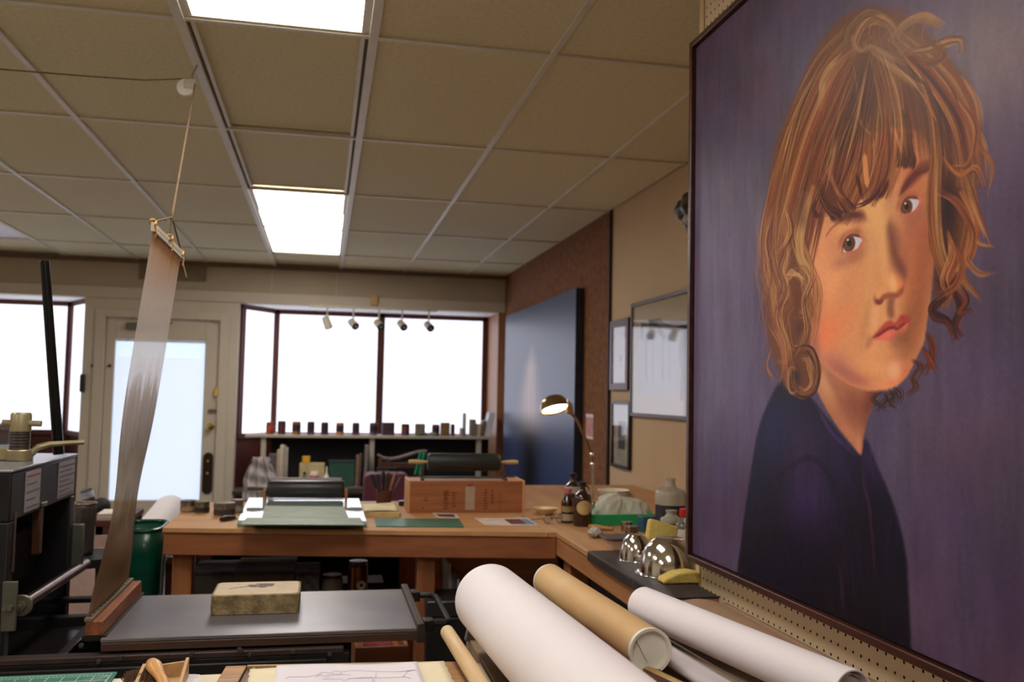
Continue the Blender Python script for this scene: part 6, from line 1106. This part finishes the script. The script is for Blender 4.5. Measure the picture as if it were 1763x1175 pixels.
# ---------------------------------------------------------------- things on the bench's lower shelf
def lowput(px, py): p = on('Z', SHZ, px, py); return float(p[0]), float(p[1])
x, y = .02, 3.78
def sbox(name, label, cat, px0, px1, pyt, y, dep, m_, part='box_wall', lidc=None):
    x0, x1 = float(on('Y', y, px0, 1000)[0]), float(on('Y', y, px1, 1000)[0]); z1 = float(on('Y', y, (px0+px1)/2, pyt)[2]); t = thing(name, label, cat, ((x0+x1)/2, y+dep/2, SHZ)); w_ = (x1-x0)/2
    obj(part, box(B(), -w_, w_, -dep/2, dep/2, 0, z1-SHZ-.012), m_, t, bevel=.002); obj('cover', box(B(), -w_-.003, w_+.003, -dep/2-.003, dep/2+.003, z1-SHZ-.0115, z1-SHZ), lidc or m_, t, bevel=.002); return t
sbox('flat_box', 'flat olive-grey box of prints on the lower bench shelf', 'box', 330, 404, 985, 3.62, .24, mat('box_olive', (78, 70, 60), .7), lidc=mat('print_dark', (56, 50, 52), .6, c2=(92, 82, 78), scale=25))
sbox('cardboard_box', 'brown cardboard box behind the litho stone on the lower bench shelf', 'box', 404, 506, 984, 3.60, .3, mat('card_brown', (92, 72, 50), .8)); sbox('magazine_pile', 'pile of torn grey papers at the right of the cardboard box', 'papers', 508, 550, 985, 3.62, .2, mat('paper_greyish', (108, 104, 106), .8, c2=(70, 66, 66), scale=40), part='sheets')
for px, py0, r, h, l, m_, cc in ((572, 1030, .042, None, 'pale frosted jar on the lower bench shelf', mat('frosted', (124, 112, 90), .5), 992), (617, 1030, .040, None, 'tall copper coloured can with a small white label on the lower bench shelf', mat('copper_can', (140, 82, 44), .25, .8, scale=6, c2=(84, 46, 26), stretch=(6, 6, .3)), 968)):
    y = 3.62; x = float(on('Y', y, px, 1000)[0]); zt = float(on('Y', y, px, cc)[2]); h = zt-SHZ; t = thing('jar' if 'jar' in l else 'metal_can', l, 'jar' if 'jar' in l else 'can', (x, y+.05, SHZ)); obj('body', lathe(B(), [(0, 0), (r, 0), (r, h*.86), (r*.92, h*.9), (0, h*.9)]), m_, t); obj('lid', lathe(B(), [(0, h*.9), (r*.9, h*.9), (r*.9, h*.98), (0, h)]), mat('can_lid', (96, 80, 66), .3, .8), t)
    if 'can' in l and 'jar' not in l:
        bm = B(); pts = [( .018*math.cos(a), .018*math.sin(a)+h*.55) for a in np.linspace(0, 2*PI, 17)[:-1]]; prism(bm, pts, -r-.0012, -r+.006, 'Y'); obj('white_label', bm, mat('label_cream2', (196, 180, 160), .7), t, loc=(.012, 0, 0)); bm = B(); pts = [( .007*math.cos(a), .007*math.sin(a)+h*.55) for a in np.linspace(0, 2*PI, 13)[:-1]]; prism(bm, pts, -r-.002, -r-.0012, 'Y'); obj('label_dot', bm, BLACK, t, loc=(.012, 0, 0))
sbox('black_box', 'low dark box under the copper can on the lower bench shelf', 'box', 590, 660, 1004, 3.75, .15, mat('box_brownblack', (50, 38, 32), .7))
# right of the bench leg: stack of framed prints and black cases on the floor
y = 3.585; x0 = float(on('Y', y, 768, 1000)[0]); pr_ = thing('leaning_prints', 'row of pale prints leaning under the right end of the bench', 'prints', (x0+.05, y, 0))
for i in range(5):
    c_ = ((210, 204, 200), (120, 124, 140), (224, 216, 208), (170, 130, 110), (200, 194, 194))[i]; bm = hexa(B(), [(.018*i, -.1, 0), (.018*i+.013, -.1, 0), (.018*i+.013+.0, .10, 0), (.018*i, .10, 0), (-.06+.018*i+.00, -.1, .74-.03*i), (-.06+.018*i+.013, -.1, .74-.03*i), (-.06+.018*i+.013, .10, .74-.03*i), (-.06+.018*i, .10, .74-.03*i)]); obj('print_board', bm, mat('pb_%d' % i, c_, .7), pr_)
x0, x1 = float(on('Y', 3.25, 745, 1060)[0]), float(on('Y', 3.25, 800, 1060)[0]); z1 = float(on('Y', 3.25, 770, 1036)[2]); t = thing('tool_case', 'black plastic case on a crate under the bench, behind the big white roll', 'case', ((x0+x1)/2+.08, 3.36, .28)); w_ = (x1-x0)/2+.10
obj('case_body', box(B(), -w_, w_, -.1, .1, 0, z1-.34), BLACK, t, bevel=.006); obj('case_lid', box(B(), -w_-.003, w_+.003, -.103, .103, z1-.339, z1-.28), mat('case_lid_black', (38, 38, 42), .35), t, bevel=.006); obj('case_latch', box(B(), -.02, .02, -.112, -.103, z1-.37, z1-.31), DARKM, t)
t2 = thing('wood_crate', 'brown wooden crate on the floor below the black plastic case', 'crate', ((x0+x1)/2+.08, 3.36, 0))
for k in range(3): obj('crate_board', box(B(), -w_, w_, -.13, -.115, .01+.09*k, .09+.09*k), FIRX, t2, bevel=.002)
obj('crate_board', box(B(), -w_, w_, .10, .115, .01, .27), FIRX, t2); obj('crate_top', box(B(), -w_, w_, -.13, .115, .271, .279), FIRX, t2)
# wooden crate with a pink thing under the press bed end
x0, x1 = float(on('Y', 2.8, 640, 1110)[0]), float(on('Y', 2.8, 697, 1110)[0]); zt = float(on('Y', 2.8, 660, 1113)[2]); t = thing('wood_crate', 'open wooden crate under the free end of the press bed', 'crate', ((x0+x1)/2-.02, 2.95, 0)); w_ = (x1-x0)/2+.03
for k in range(6): obj('crate_slat', box(B(), -w_, w_, -.16, -.145, .02+.105*k, min(zt, .11+.105*k)), FIRX, t, bevel=.002)
obj('crate_back', box(B(), -w_, w_, .13, .145, 0, zt), FIRX, t); obj('crate_side', box(B(), -w_, -w_+.012, -.144, .13, 0, zt), FIRX, t); obj('crate_side', box(B(), w_-.012, w_, -.144, .13, 0, zt), FIRX, t); obj('crate_floor', box(B(), -w_+.013, w_-.013, -.144, .129, zt-.06, zt-.05), FIRX, t)
bm = B(); bmesh.ops.create_icosphere(bm, subdivisions=3, radius=1)
for v_ in bm.verts: s_ = 1+.15*math.sin(5*v_.co.x+4*v_.co.y); v_.co = Vector((v_.co.x*.045*s_, v_.co.y*.045*s_, (v_.co.z+1)*.024*s_))
tag(obj('red_rag', bm, mat('rag_red', (150, 62, 62), .9, bump=.4), loc=((x0+x1)/2-.02, 2.90, zt-.05)), 'faded red rag in the crate under the press bed', 'rag')
# ---------------------------------------------------------------- foreground table
ft = thing('work_table', 'pale foreground table carrying the drawing board and paper rolls', 'table', (0, .9, 0)); TZ = .90
TM = mat('table_cream', (226, 212, 184), .6, var=.02); TB = mat('table_kraft', (146, 122, 96), .75, var=.06)
obj('table_top', box(B(), -.75, .31, .25, 1.71, TZ-.04, TZ-.012), TM, ft, True, bevel=.002)
obj('table_top', box(B(), .312, PGX-.014, .25, 1.90, TZ-.04, TZ-.008), TB, ft, True, bevel=.002)
for x in (-.72, .93):
    for y in (.3, 1.62): obj('leg', box(B(), x, x+.05, y, y+.05, 0, TZ-.04), mat('table_leg', (90, 74, 58), .6), ft, True)
for x in (.34, .93): obj('leg', box(B(), x, x+.04, 1.84, 1.88, 0, TZ-.04), mat('table_leg', (0, 0, 0)), ft, True)
TZ = TZ-.0115
# green gridded cutting mat
q = on('Z', TZ, 203, 1160); x1, y1 = float(q[0]), float(q[1]); x0, y0 = x1-.60, y1-.45
m = mat('mat_green', (38, 112, 92), .55, var=.05)
t = thing('cutting_mat', 'green gridded self-healing cutting mat with white lines at the bottom left corner', 'mat', ((x0+x1)/2, (y0+y1)/2, TZ))
obj('mat_sheet', rbox(B(), -.30, .30, -.225, .225, .0004, .003, .006), m, t); LN = mat('mat_line', (196, 214, 208), .6)
bm = B(); zz = (.003, .0033)
for i in range(24): x = -.285+.0254*i*.985; box(bm, x-.0005, x+.0005, -.205, .205, *zz)
for j in range(17): y = -.205+.0256*j; box(bm, -.285, .2905, y-.0005, y+.0005, *zz)
box(bm, -.292, .292, .2155, .2165, *zz); box(bm, .2915, .2925, -.216, .216, *zz)
for i in range(92): x = -.285+.00635*i*.985; box(bm, x-.0003, x+.0003, .2095 if i % 2 else .2075, .2155, *zz)
for a in (30, 45, 60):
    c, s = math.cos(math.radians(a)), math.sin(math.radians(a)); L_ = min(.40/s, .56/c); p = Vector((.2905, .205)); e = p-Vector((c, s))*L_; n = Vector((-s, c))*.0005; vs = [bm.verts.new((v[0], v[1], .0034)) for v in (p+n, p-n, e-n, e+n)]; bm.faces.new(vs)
    p = Vector((.10, .205)); e = p-Vector((-c, s))*min(L_*.5, .15); vs = [bm.verts.new((v[0], v[1], .0034)) for v in (p+n, p-n, e-n, e+n)]; bm.faces.new(vs)
obj('grid_lines', bm, LN, t)
# hand brush and little dustpan
px = on('Z', TZ, 262, 1172); t = thing('dustpan', 'small pale wooden dustpan tray behind the hand brush', 'dustpan', (float(px[0])+.02, 1.66, TZ)); DP = wood('pale_box_wood', (190, 152, 106), (208, 172, 126), 'Y')
obj('pan_back', hexa(B(), [(-.036, .03, 0), (.036, .03, 0), (.036, .036, 0), (-.036, .036, 0), (-.036, .03, .022), (.036, .03, .030), (.036, .036, .030), (-.036, .036, .022)]), DP, t, bevel=.001); obj('pan_floor', box(B(), -.036, .036, -.06, .03, .0005, .004), DP, t)
for s in (-1, 1): obj('pan_side', hexa(B(), [(s*.036-.003, -.05, 0), (s*.036+.003, -.05, 0), (s*.036+.003, .04, 0), (s*.036-.003, .04, 0), (s*.036-.003, -.05, .012), (s*.036+.003, -.05, .012), (s*.036+.003, .04, .026 if s < 0 else .034), (s*.036-.003, .04, .026 if s < 0 else .034)]), DP, t, bevel=.001)
hp = [on('Z', TZ+.028, 262, 1142), on('Z', TZ+.03, 268, 1152), on('Z', TZ+.022, 280, 1172), on('Z', TZ+.014, 300, 1205)]
t = thing('hand_brush', 'small hand brush with a smooth honey-coloured wooden handle and brown bristles', 'brush', (float(hp[1][0]), float(hp[1][1]), TZ))
obj('handle', tube(B(), [Vector(hp[0])+Vector((-.001, .004, -.002)), hp[0], (Vector(hp[0])+Vector(hp[1]))/2, hp[1], (Vector(hp[1])+Vector(hp[2]))/2, hp[2], hp[3]], [.005, .0105, .0135, .0125, .0095, .0085, .013], 18, flat=.8), wood('honey_handle', (206, 148, 84), (218, 164, 100), 'Y', .35), t, True, ang=180)
bx_, by_ = [float(v) for v in on('Z', TZ, 245, 1176)[:2]]; bm = B(); rr = random.Random(1)
for i in range(520):
    u = rr.uniform(-.03, .03); v = rr.uniform(-.03, .012); h = .016+.005*math.cos(u*50); tube(bm, [(bx_+u*.6, by_+v, TZ+.001+rr.uniform(0, .004)), (bx_+u+rr.uniform(-.004, .004), by_+v+.004, TZ+h)], [.0007, .0004], 3, caps=False)
o = obj('bristles', bm, mat('bristle_brown', (112, 84, 62), .8, var=.3), t, True); o['kind'] = 'stuff'
obj('bristle_block', box(B(), bx_-.028, bx_+.028, by_-.03, by_+.008, TZ+.001, TZ+.010), mat('block_brown', (120, 84, 52), .6), t, True, bevel=.003)
# printed paper by the brush
Q = [on('Z', TZ, *q) for q in ((303, 1162), (344, 1163), (352, 1200), (300, 1200))]; t = thing('printed_slip', 'small white slip of paper with faint small print beside the dustpan', 'paper', (float(Q[0][0]), float(Q[0][1])-.03, TZ))
obj('slip', hexa(B(), [(float(p[0]), float(p[1]), TZ+.0005) for p in Q]+[(float(p[0]), float(p[1]), TZ+.001) for p in Q]), mat('slip_white', (226, 220, 222), .8), t, True)
bm = B(); rr = random.Random(9)
for j in range(8):
    x = float(Q[0][0])+.004
    while x < float(Q[1][0])-.006: w_ = rr.uniform(.002, .006); y = float(Q[0][1])-.006-.007*j; box(bm, x, x+w_, y-.0012, y, TZ+.001, TZ+.0012); x += w_+.0018
o = obj('print_marks', bm, mat('faint_print', (176, 170, 178), .8), t, True); o['kind'] = 'stuff'
# wooden drawing board with a groove, papers on it
a, b_ = on('Z', TZ+.02, 389, 1147), on('Z', TZ+.02, 795, 1139); zb = TZ+.02; ax0, ay = float(a[0]), float(a[1]); bx1, by = float(b_[0]), float(b_[1]); bang = math.atan2(by-ay, bx1-ax0)
db = thing('drawing_board', 'oak drawing board with a raised rim and grooved side plank', 'board', (ax0, ay, TZ), bang); Ld = math.hypot(bx1-ax0, by-ay)
OK_ = wood('oak_board', (146, 102, 58), (180, 134, 84), 'X', .5, 9); OKY = wood('oak_board_y', (146, 100, 58), (176, 130, 82), 'Y', .5, 9)
g0, g1 = .036, .052
obj('side_plank', box(B(), 0, g0, -.60, 0, 0, .02), OK_, db, bevel=.0015); obj('groove_strip', box(B(), g0+.001, g1, -.60, -.002, 0, .014), wood('groove_dark', (96, 70, 48), (116, 86, 60), 'Y'), db); obj('groove_lip', box(B(), g1-.004, g1, -.60, -.002, .0141, .019), OKY, db)
obj('back_rim', box(B(), g0+.001, Ld-.05, -.007, 0, 0, .021), mat('rim_olive', (172, 142, 88), .5), db, bevel=.001); obj('centre_panel', box(B(), g1+.001, Ld-.05, -.60, -.0075, 0, .013), OK_, db); obj('side_plank', box(B(), Ld-.0495, Ld+.02, -.60, 0, 0, .02), OK_, db, bevel=.0015)
obj('wood_knot', lathe(B(), [(0, .0212), (.004, .0211), (.006, .0203)], seg=12), mat('knot_brown', (120, 78, 40), .6), db, loc=(Ld-.055, -.004, 0))
def sheet_on(name, label, pxs, z, m_, mode=None, th=.0006):
    Q = [Vector(on('Z', z, *q)) for q in pxs]
    def f(u, v): p = Q[0].lerp(Q[1], u).lerp(Q[3].lerp(Q[2], u), v); return (p.x+(.0012*math.sin(40*v) if u in (0., 1.) else 0), p.y, z+.0012*math.sin(7*u+3*v)+.0015*u*u*(1-v))
    bm = grid(B(), 24, 16, f); o = obj(name, bm, m_, None, 'c', ang=180); solid(o, th); tag(o, label, 'paper'); return o, Q
c0, _ = sheet_on('paper_sheet', 'cream torn-edged sheet lying under the white drawing', ((430, 1153), (764, 1141), (800, 1215), (420, 1230)), zb+.002, mat('paper_cream', (234, 222, 190), .8, var=.02))
s, Q = sheet_on('paper_sheet', 'white sheet with a faint pencil drawing on the drawing board', ((476, 1147), (718, 1142), (745, 1215), (466, 1222)), zb+.0065, mat('paper_drawing', (232, 226, 234), .8, var=.01))
LNM = mat('pencil', (176, 170, 184), .8); bm = B()
def pl(pts, r=.0004): tube(bm, [Vector(on('Z', zb+.0092, *p)) for p in pts], r, 4)
for pts in (((492, 1169), (498, 1166), (530, 1166), (545, 1163), (552, 1165)), ((543, 1167), (550, 1161), (556, 1164), (566, 1168)), ((560, 1164), (580, 1162), (604, 1163)), ((590, 1157), (610, 1155), (650, 1157), (690, 1157), (714, 1154)), ((590, 1173), (605, 1169), (640, 1168)), ((648, 1160), (646, 1168), (641, 1173)), ((600, 1169), (630, 1167), (660, 1168), (700, 1166)), ((704, 1156), (694, 1165), (708, 1169)), ((566, 1160), (578, 1156), (590, 1158)), ((566, 1166), (572, 1161), (580, 1163), (590, 1160)), ((555, 1170), (590, 1170)), ((640, 1168), (646, 1176)), ((700, 1157), (718, 1154)), ((545, 1163), (556, 1158), (568, 1160))): pl(pts)
o = obj('pencil_lines', bm, LNM, s, True); o['kind'] = 'stuff'
# wooden dowel
a, b_ = Vector(on('Z', TZ+.048, 770, 1089)), Vector(on('Z', TZ+.0385, 850, 1215)); 
tag(obj('wooden_dowel', tube(B(), [a-(b_-a).normalized()*.006, a-(b_-a).normalized()*.004, a, a.lerp(b_, .5), b_], [.006, .011, .0135, .014, .0145], 20), wood('dowel_ash', (206, 172, 124), (222, 192, 148), 'Y', .55, 10), None, 'c'), 'long bare wooden dowel lying left of the big white paper roll', 'dowel')
t = thing('dark_portfolio', 'dark board with a deep red edge lying under the big white roll', 'portfolio', (.42, 1.6, TZ))
obj('board', box(B(), .335, .60, .8, 1.845, TZ+.0005, TZ+.020), mat('board_dark_brown', (70, 56, 48), .7), t, True, bevel=.002); obj('red_edge', box(B(), .345, .60, .8, 1.80, TZ+.0205, TZ+.030), mat('deep_red', (84, 26, 24), .5), t, True, bevel=.002)
p = on('Z', TZ+.0, 812, 1100); bm = B(); hexa(bm, [(.302, 1.852, TZ+.0), (.42, 1.852, TZ+.0), (.42, 1.87, TZ+.0), (.302, 1.87, TZ+.0), (.308, 1.852, TZ+.030), (.42, 1.852, TZ+.034), (.42, 1.87, TZ+.034), (.308, 1.87, TZ+.030)])
tag(obj('grey_bookend', bm, mat('grey_taupe', (116, 106, 100), .7), None, 'c', bevel=.003), 'small grey-taupe block just beyond the wooden dowel, beside the big roll', 'block')
# paper rolls and tubes
def roll(name, label, far, near, r, m_, cat='roll', hollow=True, cap=None, r2=None, group=None):
    a, b_ = Vector(far), Vector(near); d = (b_-a); L_ = d.length; t = thing(name, label, cat, tuple(a.lerp(b_, .5)-Vector((0, 0, r))), group=group); r2 = r2 or r; dn = d/L_; th = .0025
    bm = B(); dd, u, v = frame_of(dn); seg = 56
    prof = [(a, r-th), (a, r), (a.lerp(b_, .33), r+(r2-r)*.33), (a.lerp(b_, .66), r+(r2-r)*.66), (b_, r2), (b_, r2-th), (a.lerp(b_, .05), r-th)]
    rings = [[bm.verts.new(c+(u*math.cos(2*PI*k/seg)+v*math.sin(2*PI*k/seg))*q) for k in range(seg)] for c, q in prof]
    for i in range(len(rings)-1):
        for k in range(seg): bm.faces.new((rings[i][k], rings[i][(k+1) % seg], rings[i+1][(k+1) % seg], rings[i+1][k]))
    for k in range(seg): bm.faces.new((rings[-1][k], rings[-1][(k+1) % seg], rings[0][(k+1) % seg], rings[0][k])) if False else None
    obj('roll_wall', bm, m_, t, True, ang=40)
    if hollow:
        bm = B(); N_ = 90; ra = [(r2-th-.0016-.006*(k/N_)*1.6, 2*PI*1.7*k/N_) for k in range(N_+1)]; e0, e1 = a.lerp(b_, .02), b_-dn*.004
        P0 = [bm.verts.new(e0+(u*math.cos(t_)+v*math.sin(t_))*q) for q, t_ in ra]; P1 = [bm.verts.new(e1+(u*math.cos(t_)+v*math.sin(t_))*q) for q, t_ in ra]
        for k in range(N_): bm.faces.new((P0[k], P0[k+1], P1[k+1], P1[k]))
        obj('inner_turn', bm, m_, t, True, ang=180)
    else:
        for c, rr_, s in ((b_, r2, 1), (a, r, -1)):
            q = [(0, -.010), (rr_-.006, -.010), (rr_-.0045, .001), (rr_+.0008, .002), (rr_+.001, -.006), (rr_-.002, -.006)]; bm = lathe(B(), q, seg=48)
            M_ = Matrix((tuple(u), tuple(v), tuple(dn*s))).transposed().to_4x4(); M_.translation = c; bmesh.ops.transform(bm, matrix=M_, verts=bm.verts); cp = obj('end_cap', bm, cap, t, True, ang=30)
            if s > 0:
                bm = box(B(), .010, .013, -.026, .012, -.0098, -.003); bmesh.ops.transform(bm, matrix=M_ @ Matrix.Rotation(.5, 4, 'Z'), verts=bm.verts); obj('cap_rib', bm, cap, cp, True)
    return t
rA = .070
fa = on('Z', TZ+.033+rA, 843, 1033); na = on('Z', TZ+.033+rA, 1010, 1195); da = (Vector(na)-Vector(fa)).normalized()
roll('paper_roll', 'thick white paper roll, the largest and nearest of the rolls', fa, Vector(fa)+da*1.15, rA, WHITEP)
fb = Vector(on('Z', TZ+.062, 946, 1001)); nb = Vector(on('Z', TZ+.062, 1120, 1122))
roll('mailing_tube', 'tan cardboard mailing tube with a white end cap between the two white rolls', fb, nb, .0395, mat('tube_kraft', (208, 166, 110), .6, c2=(214, 178, 128), scale=6, stretch=(1, 1, 1)), 'tube', hollow=False, cap=mat('cap_white', (238, 238, 226), .45, var=.01))
fc = Vector(on('Z', TZ+.060, 1107, 1042)); nc = Vector(on('Z', TZ+.055, 1468, 1197))
roll('paper_roll', 'slimmer white paper roll with an open end, close to the pegboard wall', fc, nc, .0385, WHITEP)
def ks(u, v): x = .815+.178*u; y = 2.085-1.1*v-(.06*(1-u)**3)*(1-v); return (x, y, TZ+.006+.014*math.sin(PI*min(1, u*1.15))**.6*(1-.3*v))
tag(solid(obj('kraft_sheet', grid(B(), 20, 24, ks), mat('kraft_paper', (170, 136, 108), .75, var=.04), None, 'c', ang=180), .002), 'brown kraft paper sheet bulging against the pegboard behind the slim white roll', 'paper')
# flattened white sleeve between tube and slim roll, kraft board and a short tube below
p0, p1 = Vector(on('Z', TZ+.045, 1148, 1104)), Vector(on('Z', TZ+.045, 1300, 1195)); d = (p1-p0).normalized(); n = Vector((-d.y, d.x, 0))
t = thing('poster_sleeve', 'flattened glossy white poster sleeve beside the mailing tube', 'sleeve', tuple(p0)); SLM = mat('sleeve_white', (206, 200, 206), .25, var=.02, coat=.4); bm = B()
def sl(u, v): a = PI*u; c = p0+d*(v*1.0-.30)-n*.0; return tuple(c+n*(.026*math.cos(a)+.012)*(-1)+Vector((0, 0, .018*math.sin(a)**.7-.022)))
solid(obj('sleeve_sheet', grid(bm, 20, 12, sl), SLM, t, True, ang=180), .0015); obj('edge_line', tube(B(), [p0-d*.29+n*.010+Vector((0, 0, -.001)), p0+n*.010+Vector((0, 0, -.001)), p0+d*.68+n*.010+Vector((0, 0, -.001))], .0013, 6), mat('line_grey', (84, 82, 84), .5), t, True)
sg = Vector(on('Z', TZ+.019, 1150, 1178)); roll('cardboard_core', 'short end of a thin tan tube showing below the mailing tube cap', sg+Vector((-.02, .07, 0)), sg+Vector((.18, -.65, 0)), .014, mat('core_tan', (188, 160, 104), .7), 'tube')
obj('kraft_board', box(B(), .60, .80, .6, 1.90, TZ-.0+.0038, TZ+.0065), TB, ft, True)
